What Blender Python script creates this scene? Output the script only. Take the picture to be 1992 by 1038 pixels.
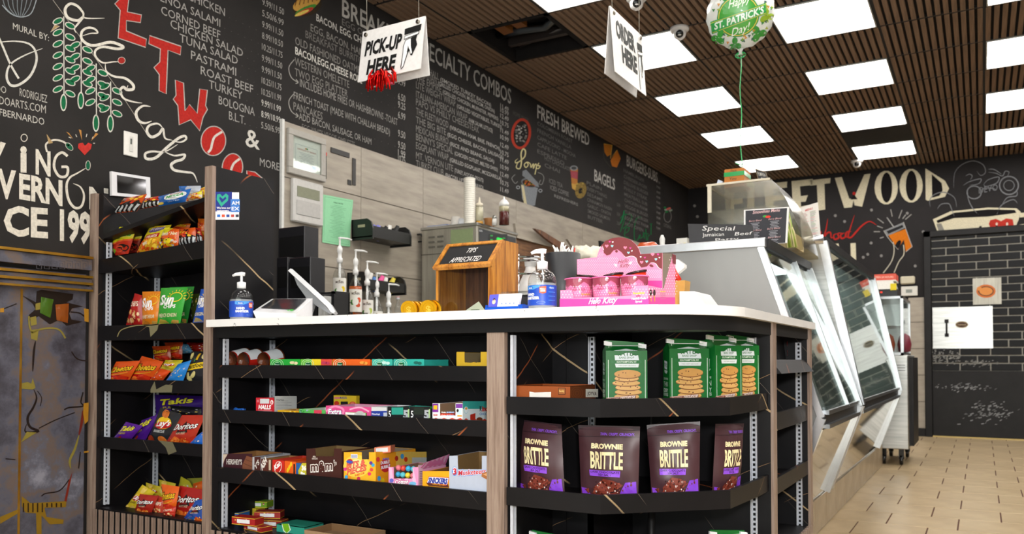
import bpy, math, random
from mathutils import Vector, Matrix, noise
from mathutils.geometry import tessellate_polygon
random.seed(7)
for o in list(bpy.data.objects): bpy.data.objects.remove(o)
SC = bpy.context.scene; COL = SC.collection
CAMZ = 0.86; YAW = math.radians(29.9); PITCH = math.radians(1.29)
FPX, CX, CY = 1591.0, 996.0, 664.0
# ---------------------------------------------------------------- camera
cd = bpy.data.cameras.new('camera'); cam = bpy.data.objects.new('camera', cd); COL.objects.link(cam)
cam.location = (0, 0, CAMZ)
FW = Vector((-math.sin(YAW)*math.cos(PITCH), math.cos(YAW)*math.cos(PITCH), math.sin(PITCH)))
RT = Vector((math.cos(YAW), math.sin(YAW), 0)); UP = RT.cross(FW)
cam.rotation_euler = Matrix((RT, UP, -FW)).transposed().to_euler()
cd.sensor_width = 36; cd.lens = FPX/1992*36; cd.shift_y = (CY-519)/1992; cd.clip_start = .02
cd.dof.use_dof = True; cd.dof.focus_distance = 2.45; cd.dof.aperture_fstop = 5.0
SC.camera = cam
SC.view_settings.view_transform = 'Standard'; SC.view_settings.look = 'None'
SC.view_settings.gamma = 1; SC.view_settings.use_curve_mapping = False
SC.view_settings.exposure = 0.0
# ---------------------------------------------------------------- light
CEIL = 3.085; X0, TX, Y0, TY = -1.184, .6096, 6.571, .6466
wd = bpy.data.worlds.new('world'); SC.world = wd; wd.use_nodes = True
wd.node_tree.nodes['Background'].inputs[0].default_value = (.80, .88, 1, 1)
wd.node_tree.nodes['Background'].inputs[1].default_value = .75
def area(name, loc, rot, sx, sy, power, col=(1, 1, 1)):
    l = bpy.data.lights.new(name, 'AREA'); l.shape = 'RECTANGLE'; l.size = sx; l.size_y = sy
    l.energy = power; l.color = col
    o = bpy.data.objects.new(name, l); COL.objects.link(o); o.location = loc; o.rotation_euler = rot; return o
area('shopfront_daylight', (-.4, -2.9, 1.55), (math.radians(90), 0, 0), 5.2, 2.4, 150, (1, .97, .94))
area('camera_flash', (.16, -.12, 1.12), (math.radians(88), 0, math.radians(24)), .16, .12, 40, (1, .98, .96))
LAMP = 11
# ---------------------------------------------------------------- measuring helper: a point seen in the photograph, on a real plane
def P(u, v, X=None, Y=None, Z=None, D=None):
    d = FW + RT*((u-CX)/FPX) + UP*((CY-v)/FPX)
    if X is not None: t = X/d.x
    elif Y is not None: t = Y/d.y
    elif Z is not None: t = (Z-CAMZ)/d.z
    else: t = D
    return Vector((0, 0, CAMZ)) + d*t
def px(u, Y, v=650): return P(u, v, Y=Y).x
def pz(u, v, Y): return P(u, v, Y=Y).z
def scale(p): return (Vector(p)-Vector((0, 0, CAMZ))).dot(FW)/FPX   # metres per pixel there
# ---------------------------------------------------------------- materials
def lin(c):
    if isinstance(c, str):
        c = c.lstrip('#'); c = [int(c[i:i+2], 16)/255 for i in (0, 2, 4)]
    return tuple(x/12.92 if x <= .04045 else ((x+.055)/1.055)**2.4 for x in c[:3]) + (1,)
MATS = {}
class NT:
    def __init__(s, name):
        m = bpy.data.materials.new(name); m.use_nodes = True; s.m = m; s.t = m.node_tree
        s.b = s.t.nodes['Principled BSDF']; MATS[name] = m
    def n(s, typ, **k):
        nd = s.t.nodes.new(typ)
        for a, b in k.items():
            if hasattr(nd, a): setattr(nd, a, b)
            else: nd.inputs[a].default_value = b
        return nd
    def l(s, a, b): s.t.links.new(a, b)
    def noise(s, scale, detail=3, rough=.5, stretch=None, src=None):
        tc = s.n('ShaderNodeTexCoord') ; mp = s.n('ShaderNodeMapping')
        s.l(tc.outputs['Object'], mp.inputs[0])
        if stretch: mp.inputs['Scale'].default_value = stretch
        nz = s.n('ShaderNodeTexNoise'); nz.inputs['Scale'].default_value = scale; nz.inputs['Detail'].default_value = detail
        nz.inputs['Roughness'].default_value = rough; s.l(mp.outputs[0], nz.inputs['Vector']); return nz
    def ramp(s, fac, stops):
        r = s.n('ShaderNodeValToRGB'); e = r.color_ramp.elements
        e[0].position, e[0].color = stops[0][0], lin(stops[0][1]); e[1].position, e[1].color = stops[-1][0], lin(stops[-1][1])
        for p, c in stops[1:-1]:
            q = e.new(p); q.color = lin(c)
        s.l(fac, r.inputs[0]); return r
    def bump(s, h, st, d=.001):
        b = s.n('ShaderNodeBump'); b.inputs['Strength'].default_value = st; b.inputs['Distance'].default_value = d
        s.l(h, b.inputs['Height']); s.l(b.outputs[0], s.b.inputs['Normal']); return b
def finish(name, rough, metal=0, coat=0, bump=0, bscale=60, var=.12, spec=.5):
    k = NT(name); at = k.n('ShaderNodeVertexColor', layer_name='Col'); nz = k.noise(bscale, 3)
    mx = k.n('ShaderNodeMix', data_type='RGBA', blend_type='MULTIPLY'); mx.inputs[0].default_value = var
    k.l(at.outputs[0], mx.inputs[6]); r = k.ramp(nz.outputs[0], [(.3, '#8a8a8a'), (.7, '#ffffff')]); k.l(r.outputs[0], mx.inputs[7])
    k.l(mx.outputs[2], k.b.inputs['Base Color']); k.b.inputs['Roughness'].default_value = rough
    k.b.inputs['Metallic'].default_value = metal; k.b.inputs['Coat Weight'].default_value = coat
    k.b.inputs['Specular IOR Level'].default_value = spec
    if bump: k.bump(nz.outputs[0], bump, .002)
finish('matte', .75, var=.1, spec=.3); finish('satin', .42); finish('gloss', .16, var=.05)
finish('card', .5, var=.06, spec=.35); finish('foil', .27, coat=.35, bump=.55, bscale=38, var=.1)
finish('metal', .28, 1, bump=.08, bscale=30); finish('chrome', .1, 1, var=.05)
finish('mirror', .05, 1, bump=.05, bscale=3, var=.04); finish('chalk', .9, var=.35, bscale=90, spec=.1)
def clear(name, tint, gl=.06, rough=.03, tr=1.0, ior=1.45):
    k = NT(name); nz = k.noise(14)
    t = k.n('ShaderNodeBsdfTransparent'); t.inputs[0].default_value = lin(tint)
    g = k.n('ShaderNodeBsdfGlossy'); g.inputs['Roughness'].default_value = rough
    ge = k.n('ShaderNodeNewGeometry'); dt = k.n('ShaderNodeVectorMath', operation='DOT_PRODUCT'); k.l(ge.outputs['Normal'], dt.inputs[0]); k.l(ge.outputs['Incoming'], dt.inputs[1])
    ab = k.n('ShaderNodeMath', operation='ABSOLUTE'); k.l(dt.outputs['Value'], ab.inputs[0]); om = k.n('ShaderNodeMath', operation='SUBTRACT'); om.inputs[0].default_value = 1; k.l(ab.outputs[0], om.inputs[1])
    pw = k.n('ShaderNodeMath', operation='POWER'); pw.inputs[1].default_value = 4.5; k.l(om.outputs[0], pw.inputs[0])
    a = k.n('ShaderNodeMath', operation='MULTIPLY_ADD'); a.inputs[1].default_value = .9-gl; a.inputs[2].default_value = gl
    k.l(pw.outputs[0], a.inputs[0]); x = k.n('ShaderNodeMixShader'); k.l(a.outputs[0], x.inputs[0])
    bp = k.n('ShaderNodeBump'); bp.inputs['Strength'].default_value = .08; bp.inputs['Distance'].default_value = .002
    k.l(nz.outputs[0], bp.inputs['Height']); k.l(bp.outputs[0], g.inputs['Normal'])
    k.l(t.outputs[0], x.inputs[1]); k.l(g.outputs[0], x.inputs[2]); k.l(x.outputs[0], k.t.nodes['Material Output'].inputs[0])
clear('glass', '#f2f6f4', .05); clear('clear', '#f4f6f6', .06, .08); clear('acrylic', '#ece9e0', .09, .14); clear('case_glass', '#e6efea', .16, .02)
def frost(name, col, mixf, rough=.2):
    k = NT(name); nz = k.noise(20); r = k.ramp(nz.outputs[0], [(.3, col), (.7, '#ffffff')]); k.l(r.outputs[0], k.b.inputs['Base Color']); k.b.inputs['Roughness'].default_value = rough
    t = k.n('ShaderNodeBsdfTransparent'); x = k.n('ShaderNodeMixShader'); x.inputs[0].default_value = mixf
    k.l(t.outputs[0], x.inputs[1]); k.l(k.b.outputs[0], x.inputs[2]); k.l(x.outputs[0], k.t.nodes['Material Output'].inputs[0])
frost('frosted', '#dfe4e6', .35); frost('milky', '#e8e6de', .55)
def emit(name, col, st):
    k = NT(name); k.b.inputs['Base Color'].default_value = (0, 0, 0, 1)
    k.b.inputs['Emission Color'].default_value = lin(col); k.b.inputs['Emission Strength'].default_value = st
emit('lamp', '#fffaf4', LAMP); emit('led_green', '#18c848', 1.6); emit('led_red', '#ff3018', 1.5); emit('case_lamp', '#f2fbff', 14)
# black stone laminate with straight thin veins
def marble(name, base, base2, sc=1.0):
    k = NT(name); tc = k.n('ShaderNodeTexCoord'); fin = None; nz0 = k.noise(2.2, 2)
    big = k.noise(6, 4, .6); br = k.ramp(big.outputs[0], [(.35, base), (.75, base2)])
    cur = br.outputs[0]
    for i, (ang, s, off, wid, col, lo, hi) in enumerate([(58, 1.3, .3, .0085, '#a8906c', .52, .57), (-52, 1.1, .1, .006, '#8e4c2a', .555, .60), (41, 2.0, .7, .0028, '#6c6258', .49, .56), (-66, 1.7, .45, .0035, '#84694c', .53, .58)]):
        mp = k.n('ShaderNodeMapping'); k.l(tc.outputs['Object'], mp.inputs[0])
        mp.inputs['Rotation'].default_value = (0, math.radians(ang), 0); mp.inputs['Location'].default_value = (off, off, off)
        # x' varies across the vein; the whole is wobbled by noise
        wv = k.n('ShaderNodeSeparateXYZ'); nn = k.n('ShaderNodeTexNoise'); nn.inputs['Scale'].default_value = 5; nn.inputs['Detail'].default_value = 2
        k.l(mp.outputs[0], nn.inputs['Vector']); k.l(mp.outputs[0], wv.inputs[0])
        m1 = k.n('ShaderNodeMath', operation='MULTIPLY_ADD'); m1.inputs[1].default_value = .035; k.l(nn.outputs[0], m1.inputs[0]); k.l(wv.outputs[0], m1.inputs[2])
        my = k.n('ShaderNodeMath', operation='MULTIPLY_ADD'); my.inputs[1].default_value = .55; k.l(wv.outputs[1], my.inputs[0]); k.l(m1.outputs[0], my.inputs[2])
        m2 = k.n('ShaderNodeMath', operation='MULTIPLY'); m2.inputs[1].default_value = s*2.2*sc; k.l(my.outputs[0], m2.inputs[0])
        fl = k.n('ShaderNodeMath', operation='PINGPONG'); fl.inputs[1].default_value = .5; k.l(m2.outputs[0], fl.inputs[0])
        lt = k.n('ShaderNodeMath', operation='LESS_THAN'); lt.inputs[1].default_value = wid; k.l(fl.outputs[0], lt.inputs[0])
        mk = k.n('ShaderNodeTexNoise'); mk.inputs['Scale'].default_value = 2.6+.5*i; mk.inputs['Detail'].default_value = 1.5; k.l(mp.outputs[0], mk.inputs['Vector'])
        rr = k.n('ShaderNodeMapRange'); rr.inputs[1].default_value = lo; rr.inputs[2].default_value = hi; k.l(mk.outputs[0], rr.inputs[0])
        mm = k.n('ShaderNodeMath', operation='MULTIPLY'); k.l(lt.outputs[0], mm.inputs[0]); k.l(rr.outputs[0], mm.inputs[1])
        mx = k.n('ShaderNodeMix', data_type='RGBA'); k.l(mm.outputs[0], mx.inputs[0]); k.l(cur, mx.inputs[6]); mx.inputs[7].default_value = lin(col); cur = mx.outputs[2]
    k.l(cur, k.b.inputs['Base Color']); k.b.inputs['Roughness'].default_value = .45; k.b.inputs['Specular IOR Level'].default_value = .25
marble('black_marble', '#0c0b0e', '#161416')
def wood(name, stops, stretch, sc=3, rough=.5, knots=0, bump=.15):
    k = NT(name); nz = k.noise(sc, 6, .62, stretch); r = k.ramp(nz.outputs[0], stops)
    k.l(r.outputs[0], k.b.inputs['Base Color']); k.b.inputs['Roughness'].default_value = rough; k.bump(nz.outputs[0], bump, .001)
wood('oak', [(.32, '#6d5a4e'), (.48, '#8c776a'), (.6, '#9b887a'), (.72, '#7b675a')], (26, 26, 1.3), 3)
wood('slat_wood', [(.3, '#584638'), (.5, '#785f4a'), (.7, '#8a705a')], (22, 1.0, 22), 2.5, .6)
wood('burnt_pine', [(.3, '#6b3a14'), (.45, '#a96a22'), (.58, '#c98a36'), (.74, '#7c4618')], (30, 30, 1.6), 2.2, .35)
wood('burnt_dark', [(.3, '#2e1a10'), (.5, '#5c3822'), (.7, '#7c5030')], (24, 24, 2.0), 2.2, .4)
wood('rustic', [(.3, '#3b2413'), (.5, '#6a4526'), (.7, '#8a6238')], (2.0, 2.0, 16), 3, .5)
def simple(name, stops, sc, rough, stretch=None, bump=0, detail=4, metal=0, spec=.5):
    k = NT(name); nz = k.noise(sc, detail, .68 if name == 'stone' else .55, stretch); r = k.ramp(nz.outputs[0], stops)
    k.l(r.outputs[0], k.b.inputs['Base Color']); k.b.inputs['Roughness'].default_value = rough; k.b.inputs['Metallic'].default_value = metal
    k.b.inputs['Specular IOR Level'].default_value = spec
    if bump: k.bump(nz.outputs[0], bump, .002)
simple('chalkboard', [(.3, '#201e1d'), (.7, '#2a2726')], 3, .75, spec=.25)
simple('chalkboard_far', [(.3, '#1c1a1b'), (.7, '#242122')], 3, .7, spec=.25)
simple('grey_tile', [(.28, '#8c8478'), (.5, '#a09789'), (.72, '#aea597')], 3, .42, (1.2, 1.0, 7), .05, 5)
simple('grout', [(.3, '#6e675e'), (.7, '#7a736a')], 30, .9)
simple('floor_tile', [(.3, '#a38e6c'), (.5, '#b39e7c'), (.72, '#bdaa88')], 5, .3, None, .03, 6)
simple('floor_grout', [(.3, '#4a2c22'), (.7, '#5a382a')], 30, .9)
simple('tile_base', [(.3, '#98866e'), (.7, '#ab9b82')], 6, .25)
simple('ceil_black', [(.3, '#121011'), (.7, '#1a1716')], 10, .8, spec=.2)
simple('black_paint', [(.3, '#111011'), (.7, '#1a191a')], 8, .5, spec=.3)
simple('door_brick', [(.3, '#0a0b0d'), (.7, '#131417')], 6, .5, spec=.25)
simple('brick_joint', [(.3, '#96948b'), (.7, '#aeaba2')], 30, .9)
simple('steel', [(.3, '#a9a9a6'), (.7, '#c6c6c2')], 4, .3, (1, 1, 18), .05, 4, 1)
simple('steel_dull', [(.3, '#9c998e'), (.7, '#b4b0a4')], 4, .42, (12, 12, 1), .04, 4, .7)
simple('steel_warm', [(.3, '#8b8a88'), (.7, '#959492')], 2, .38, (3, 3, 1), .02, 2, .6)
simple('counter_white', [(.3, '#e8e7e6'), (.7, '#f2f1f0')], 5, .28)
simple('gold', [(.3, '#a06f1e'), (.7, '#c99a3a')], 9, .3, None, .1, 3, .7)
simple('stone', [(.3, '#26232a'), (.4, '#413f48'), (.48, '#565662'), (.54, '#66574f'), (.6, '#5c5c68'), (.7, '#8a8a96')], 3.6, .5, None, .8, 14)
simple('plaster', [(.3, '#5a5856'), (.7, '#6a6866')], 4, .8)
# ---------------------------------------------------------------- mesh builder
class MB:
    def __init__(s, mat='satin', col='#808080'):
        s.v = []; s.f = []; s.mi = []; s.c = []; s.mats = []; s.smooth = []; s.use(mat, col)
    def use(s, mat=None, col=None, smooth=None):
        if mat: s.mat = mat
        if mat and mat not in s.mats: s.mats.append(mat)
        if col is not None: s.col = lin(col)
        s.sm = bool(smooth) if smooth is not None else getattr(s, 'sm', False); return s
    def add(s, vs, fs, col=None, sm=None):
        b = len(s.v); s.v += [tuple(x) for x in vs]; c = lin(col) if col else s.col; m = s.mats.index(s.mat)
        for f in fs:
            s.f.append(tuple(b+i for i in f)); s.mi.append(m); s.c.append(c); s.smooth.append(s.sm if sm is None else sm)
        return s
    def box(s, x0, x1, y0, y1, z0, z1, col=None, b=0):
        if x1 < x0: x0, x1 = x1, x0
        if y1 < y0: y0, y1 = y1, y0
        if z1 < z0: z0, z1 = z1, z0
        if not b:
            v = [(x, y, z) for z in (z0, z1) for y in (y0, y1) for x in (x0, x1)]
            return s.add(v, [(0, 2, 3, 1), (4, 5, 7, 6), (0, 1, 5, 4), (2, 6, 7, 3), (0, 4, 6, 2), (1, 3, 7, 5)], col, False)
        b = min(b, (x1-x0)/2.01, (y1-y0)/2.01, (z1-z0)/2.01); V = []
        for (sx, xa) in ((-1, x0), (1, x1)):
            for (sy, ya) in ((-1, y0), (1, y1)):
                for (sz, za) in ((-1, z0), (1, z1)):
                    V += [(xa, ya-sy*b, za-sz*b), (xa-sx*b, ya, za-sz*b), (xa-sx*b, ya-sy*b, za)]
        I = lambda i, j, k, a: (i*4+j*2+k)*3+a
        F = [(I(0,0,0,0), I(0,0,1,0), I(0,1,1,0), I(0,1,0,0)), (I(1,0,0,0), I(1,1,0,0), I(1,1,1,0), I(1,0,1,0)),
             (I(0,0,0,1), I(1,0,0,1), I(1,0,1,1), I(0,0,1,1)), (I(0,1,0,1), I(0,1,1,1), I(1,1,1,1), I(1,1,0,1)),
             (I(0,0,0,2), I(0,1,0,2), I(1,1,0,2), I(1,0,0,2)), (I(0,0,1,2), I(1,0,1,2), I(1,1,1,2), I(0,1,1,2))]
        for j in (0, 1):
            for k in (0, 1):
                q = (I(0,j,k,1), I(1,j,k,1), I(1,j,k,2), I(0,j,k,2)); F.append(q if j != k else q[::-1])
        for i in (0, 1):
            for k in (0, 1):
                q = (I(i,0,k,0), I(i,1,k,0), I(i,1,k,2), I(i,0,k,2)); F.append(q[::-1] if i != k else q)
            for j in (0, 1):
                q = (I(i,j,0,0), I(i,j,1,0), I(i,j,1,1), I(i,j,0,1)); F.append(q if i != j else q[::-1])
        for i in (0, 1):
            for j in (0, 1):
                for k in (0, 1):
                    q = (I(i,j,k,0), I(i,j,k,1), I(i,j,k,2)); F.append(q if (i+j+k) % 2 else q[::-1])
        return s.add(V, F, col, False)
    def obox(s, c, ax, ay, az, col=None):      # oriented box: centre and three half axes
        c, ax, ay, az = map(Vector, (c, ax, ay, az))
        v = [c+ax*i+ay*j+az*k for k in (-1, 1) for j in (-1, 1) for i in (-1, 1)]
        return s.add(v, [(0, 2, 3, 1), (4, 5, 7, 6), (0, 1, 5, 4), (2, 6, 7, 3), (0, 4, 6, 2), (1, 3, 7, 5)], col, False)
    def hexa(s, a, b, col=None):               # a, b: two quads (lists of 4 points) joined
        return s.add(list(a)+list(b), [(3, 2, 1, 0), (4, 5, 6, 7), (0, 1, 5, 4), (1, 2, 6, 5), (2, 3, 7, 6), (3, 0, 4, 7)], col, False)
    def prism(s, pts, off, col=None):          # polygon (3D points) extruded by off
        off = Vector(off); n = len(pts); a = [Vector(p) for p in pts]; b = [p+off for p in a]
        tri = tessellate_polygon([a]); F = [t for t in tri] + [tuple(n+i for i in t[::-1]) for t in tri]
        F += [(i, (i+1) % n, n+(i+1) % n, n+i) for i in range(n)]
        return s.add(a+b, F, col, False)
    def tube(s, pts, r, col=None, n=8, cap=True, sm=True):
        pts = [Vector(p) for p in pts]; V = []; F = []; rs = r if isinstance(r, (list, tuple)) else [r]*len(pts)
        t0 = (pts[1]-pts[0]).normalized(); a = t0.orthogonal().normalized()
        for i, p in enumerate(pts):
            t = (pts[min(i+1, len(pts)-1)]-pts[max(i-1, 0)])
            if t.length < 1e-9: t = t0
            t.normalize(); a = (a-t*a.dot(t)).normalized(); b = t.cross(a)
            for j in range(n):
                q = 2*math.pi*j/n; V.append(p+(a*math.cos(q)+b*math.sin(q))*rs[i])
        for i in range(len(pts)-1):
            for j in range(n): F.append((i*n+j, i*n+(j+1) % n, (i+1)*n+(j+1) % n, (i+1)*n+j))
        if cap: F += [tuple(range(n))[::-1], tuple((len(pts)-1)*n+j for j in range(n))]
        return s.add(V, F, col, sm)
    def lathe(s, prof, c, n=20, col=None, axis='Z', sm=True, cap=True):
        c = Vector(c); V = []; F = []
        for r, h in prof:
            for j in range(n):
                q = 2*math.pi*j/n; x, y = r*math.cos(q), r*math.sin(q)
                V.append(c+(Vector((x, y, h)) if axis == 'Z' else Vector((x, h, y)) if axis == 'Y' else Vector((h, x, y))))
        m = len(prof)
        for i in range(m-1):
            for j in range(n): F.append((i*n+j, i*n+(j+1) % n, (i+1)*n+(j+1) % n, (i+1)*n+j))
        if cap: F += [tuple(range(n))[::-1], tuple((m-1)*n+j for j in range(n))]
        return s.add(V, F, col, sm)
    def grid(s, fn, nu, nv, col=None, sm=True, flip=False):
        V = [fn(i/nu, j/nv) for j in range(nv+1) for i in range(nu+1)]; w = nu+1
        F = [(j*w+i, j*w+i+1, (j+1)*w+i+1, (j+1)*w+i) for j in range(nv) for i in range(nu)]
        if flip: F = [f[::-1] for f in F]
        return s.add(V, F, col, sm)
    def art(s, a, fn, eps=.0004, mat=None, maxedge=None):
        if mat: s.use(mat)
        for (vs, fs, col, L) in a.items:
            if maxedge: vs, fs = subdiv(vs, fs, maxedge)
            s.add([fn(x, y, L*eps) for x, y in vs], fs, None, False)
            for i in range(1, len(fs)+1): s.c[-i] = col
        return s
    def build(s, name, parent=None, origin=None, recalc=False):
        o0 = Vector(origin) if origin is not None else Vector((0, 0, 0))
        me = bpy.data.meshes.new(name); me.from_pydata([Vector(v)-o0 for v in s.v], [], s.f)
        for m in s.mats: me.materials.append(MATS[m])
        me.polygons.foreach_set('material_index', s.mi); me.polygons.foreach_set('use_smooth', s.smooth)
        ca = me.color_attributes.new('Col', 'FLOAT_COLOR', 'CORNER'); arr = []
        for f, c in zip(s.f, s.c): arr += list(c)*len(f)
        ca.data.foreach_set('color', arr); me.update()
        o = bpy.data.objects.new(name, me); COL.objects.link(o)
        if parent is not None:
            o.parent = parent; o.location = o0-wloc(parent)
        else: o.location = o0
        return o
def wloc(o):
    p = Vector(o.location)
    while o.parent: o = o.parent; p += Vector(o.location)
    return p
def tag(o, label=None, cat=None, group=None, kind=None):
    if label: o['label'] = label
    if cat: o['category'] = cat
    if group: o['group'] = group
    if kind: o['kind'] = kind
    return o
def thing(name, label, cat, loc=(0, 0, 0), group=None):
    o = bpy.data.objects.new(name, None); COL.objects.link(o); o.location = loc; o.empty_display_size = .05
    return tag(o, label, cat, group)
def part(mb, name, parent, label=None, origin=None, kind=None):
    return tag(mb.build(name, parent, wloc(parent) if origin is None else origin), label, kind=kind)
def solo(mb, name, label, cat, group=None, origin=None):
    if origin is None:
        xs, ys, zs = zip(*mb.v); origin = ((min(xs)+max(xs))/2, (min(ys)+max(ys))/2, min(zs))
    return tag(mb.build(name, None, origin), label, cat, group)
def copy_tree(o, parent=None):
    c = o.copy(); COL.objects.link(c)
    if parent is not None: c.parent = parent
    for ch in list(o.children): copy_tree(ch, c)
    return c
def struct(mb, name, parent=None, origin=None):
    o = mb.build(name, parent, origin)
    if parent is None: o['kind'] = 'structure'
    return o
# ---------------------------------------------------------------- flat print
def cut(a, test, m):
    out = []
    for vs, fs, c, L in a.items:
        vs, fs = subdiv(vs, fs, m); fs = [f for f in fs if not test(sum(vs[i][0] for i in f)/len(f), sum(vs[i][1] for i in f)/len(f))]
        if fs: out.append((vs, fs, c, L))
    a.items = out; return a
def subdiv(vs, fs, m):
    vs = list(vs); out = []
    st = []
    for f in fs:
        for i in range(1, len(f)-1): st.append((f[0], f[i], f[i+1]))
    while st:
        a, b, c = st.pop(); A, B, C = vs[a], vs[b], vs[c]
        d = [math.dist(A, B), math.dist(B, C), math.dist(C, A)]; k = max(d)
        if k <= m or len(vs) > 9000: out.append((a, b, c)); continue
        i = d.index(k)
        if i == 1: a, b, c = b, c, a
        elif i == 2: a, b, c = c, a, b
        vs.append(((vs[a][0]+vs[b][0])/2, (vs[a][1]+vs[b][1])/2)); q = len(vs)-1; st += [(a, q, c), (q, b, c)]
    return vs, out
TCACHE = {}
def glyphs(s, bold):
    k = (s, bold)
    if k in TCACHE: return TCACHE[k]
    c = bpy.data.curves.new('t', 'FONT'); c.body = s; c.size = 1; c.resolution_u = 2; c.offset = bold; c.fill_mode = 'FRONT'
    o = bpy.data.objects.new('t', c); me = bpy.data.meshes.new_from_object(o)
    vs = [(v.co.x, v.co.y) for v in me.vertices]; fs = [tuple(p.vertices) for p in me.polygons]
    bpy.data.objects.remove(o); bpy.data.curves.remove(c); bpy.data.meshes.remove(me)
    if not vs: vs, fs = [(0, 0), (1, 0), (1, 1)], []
    TCACHE[k] = (vs, fs); return vs, fs
def smooth(pts, n=5, closed=False):
    P_ = list(pts); out = []; m = len(P_)
    if m < 3: return P_
    rng = range(m if closed else m-1)
    for i in rng:
        g = lambda k: P_[k % m] if closed else P_[max(0, min(m-1, k))]
        a, b, c, d = g(i-1), g(i), g(i+1), g(i+2)
        for j in range(n):
            t = j/n
            out.append(tuple(.5*((2*b[q])+(-a[q]+c[q])*t+(2*a[q]-5*b[q]+4*c[q]-d[q])*t*t+(-a[q]+3*b[q]-3*c[q]+d[q])*t**3) for q in (0, 1)))
    if not closed: out.append(tuple(P_[-1]))
    return out
class Art:
    def __init__(s, sc=1, ox=0, oy=0): s.items = []; s.tr(sc, ox, oy)
    def tr(s, sc, ox=0, oy=0): s.k = (sc, ox, oy); return s
    def _p(s, pts):
        k, ox, oy = s.k
        return [(ox+p[0]/k, oy+p[1]/k) for p in pts]
    def raw(s, vs, fs, col, L=1): s.items.append((vs, fs, lin(col), L)); return s
    def poly(s, pts, col, L=1):
        q = s._p(pts); t = tessellate_polygon([[Vector((x, y, 0)) for x, y in q]])
        return s.raw(q, [tuple(i) for i in t], col, L)
    def rect(s, x0, y0, x1, y1, col, L=1):
        return s.raw(s._p([(x0, y0), (x1, y0), (x1, y1), (x0, y1)]), [(0, 1, 2, 3)], col, L)
    def ell(s, cx, cy, rx, ry, col, L=1, rot=0, n=18):
        c, d = math.cos(rot), math.sin(rot); q = []
        for i in range(n):
            t = 2*math.pi*i/n; x, y = rx*math.cos(t), ry*math.sin(t); q.append((cx+x*c-y*d, cy+x*d+y*c))
        return s.raw(s._p(q), [tuple(range(n))], col, L)
    def ring(s, cx, cy, rx, ry, w, col, L=1, rot=0, n=28):
        c, d = math.cos(rot), math.sin(rot); q = []
        for i in range(n):
            t = 2*math.pi*i/n; x, y = rx*math.cos(t), ry*math.sin(t); q.append((cx+x*c-y*d, cy+x*d+y*c))
        return s.stroke(q, w, col, L, closed=True, sm=False)
    def stroke(s, pts, w, col, L=1, closed=False, sm=True, taper=False, n=5):
        p = smooth(pts, n, closed) if sm else list(pts)
        m = len(p); V = []
        for i in range(m):
            if closed: a, b = p[(i-1) % m], p[(i+1) % m]
            else: a, b = p[max(0, i-1)], p[min(m-1, i+1)]
            dx, dy = b[0]-a[0], b[1]-a[1]; d = math.hypot(dx, dy) or 1
            ww = w/2*((math.sin(math.pi*(i+.4)/(m-.2))**.6 if taper else 1))
            V += [(p[i][0]-dy/d*ww, p[i][1]+dx/d*ww), (p[i][0]+dy/d*ww, p[i][1]-dx/d*ww)]
        F = [(2*i, 2*i+1, 2*i+3, 2*i+2) for i in range(m-1)]
        if closed: F.append((2*m-2, 2*m-1, 1, 0))
        return s.raw(s._p(V), F, col, L)
    def text(s, t, x0, y0, x1, y1, h, col, L=1, bold=0, slant=0):
        vs, fs = glyphs(t, bold)
        if not fs: return s
        a = min(v[0] for v in vs); b = max(v[0] for v in vs); H = .72
        out = [(x0+(x1-x0)*(x-a)/(b-a)+slant*h*y/H, y0+(y1-y0)*(x-a)/(b-a)-h*y/H) for x, y in vs]
        return s.raw(s._p(out), fs, col, L)
    def speck(s, x0, y0, x1, y1, n, cols, r, L=2, inside=None, rnd=None):
        rnd = rnd or random
        for _ in range(n):
            x, y = rnd.uniform(x0, x1), rnd.uniform(y0, y1)
            if inside and not inside(x, y): continue
            q = rnd.uniform(.5, 1)*r; m = rnd.choice((3, 4, 5)); a = rnd.random()*6
            s.poly([(x+q*math.cos(a+6.28*i/m), y+q*math.sin(a+6.28*i/m)) for i in range(m)], rnd.choice(cols), L)
        return s
def onX(X, sgn=1):   # print on a plane X = const (photo coordinates), lifted towards +X
    return lambda u, v, e: P(u, v, X=X)+Vector((e*sgn, 0, 0))
def onY(Y): return lambda u, v, e: P(u, v, Y=Y)+Vector((0, -e, 0))
# ================================================================ the room
WX, BY, RX, FY = -3.3, 10.35, 2.9, -2.6
m = MB('chalkboard').box(WX-.12, WX, FY, BY+.12, 0, 3.3); wall_left = struct(m, 'wall_left')
m = MB('chalkboard_far').box(WX, RX, BY, BY+.12, 0, 3.3); wall_back = struct(m, 'wall_back')
m = MB('plaster').box(RX, RX+.12, FY, BY+.12, 0, 3.3); struct(m, 'wall_right')
m = MB('plaster').box(WX, RX, FY-.1, FY, 0, .35).box(WX, RX, FY-.1, FY, 2.75, 3.3).box(WX, -3.05, FY-.1, FY, .35, 2.75).box(2.5, RX, FY-.1, FY, .35, 2.75)
struct(m, 'wall_front')
wf = struct(MB('black_paint').box(-3.05, 2.5, FY-.08, FY-.02, .35, .42).box(-3.05, 2.5, FY-.08, FY-.02, 2.68, 2.75).box(-3.05, -2.98, FY-.08, FY-.02, .42, 2.68)
    .box(-1.25, -1.18, FY-.08, FY-.02, .42, 2.68).box(.6, .67, FY-.08, FY-.02, .42, 2.68).box(2.43, 2.5, FY-.08, FY-.02, .42, 2.68), 'window_1')
struct(MB('glass').box(-2.98, 2.43, FY-.055, FY-.045, .42, 2.68), 'pane', wf)
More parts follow.
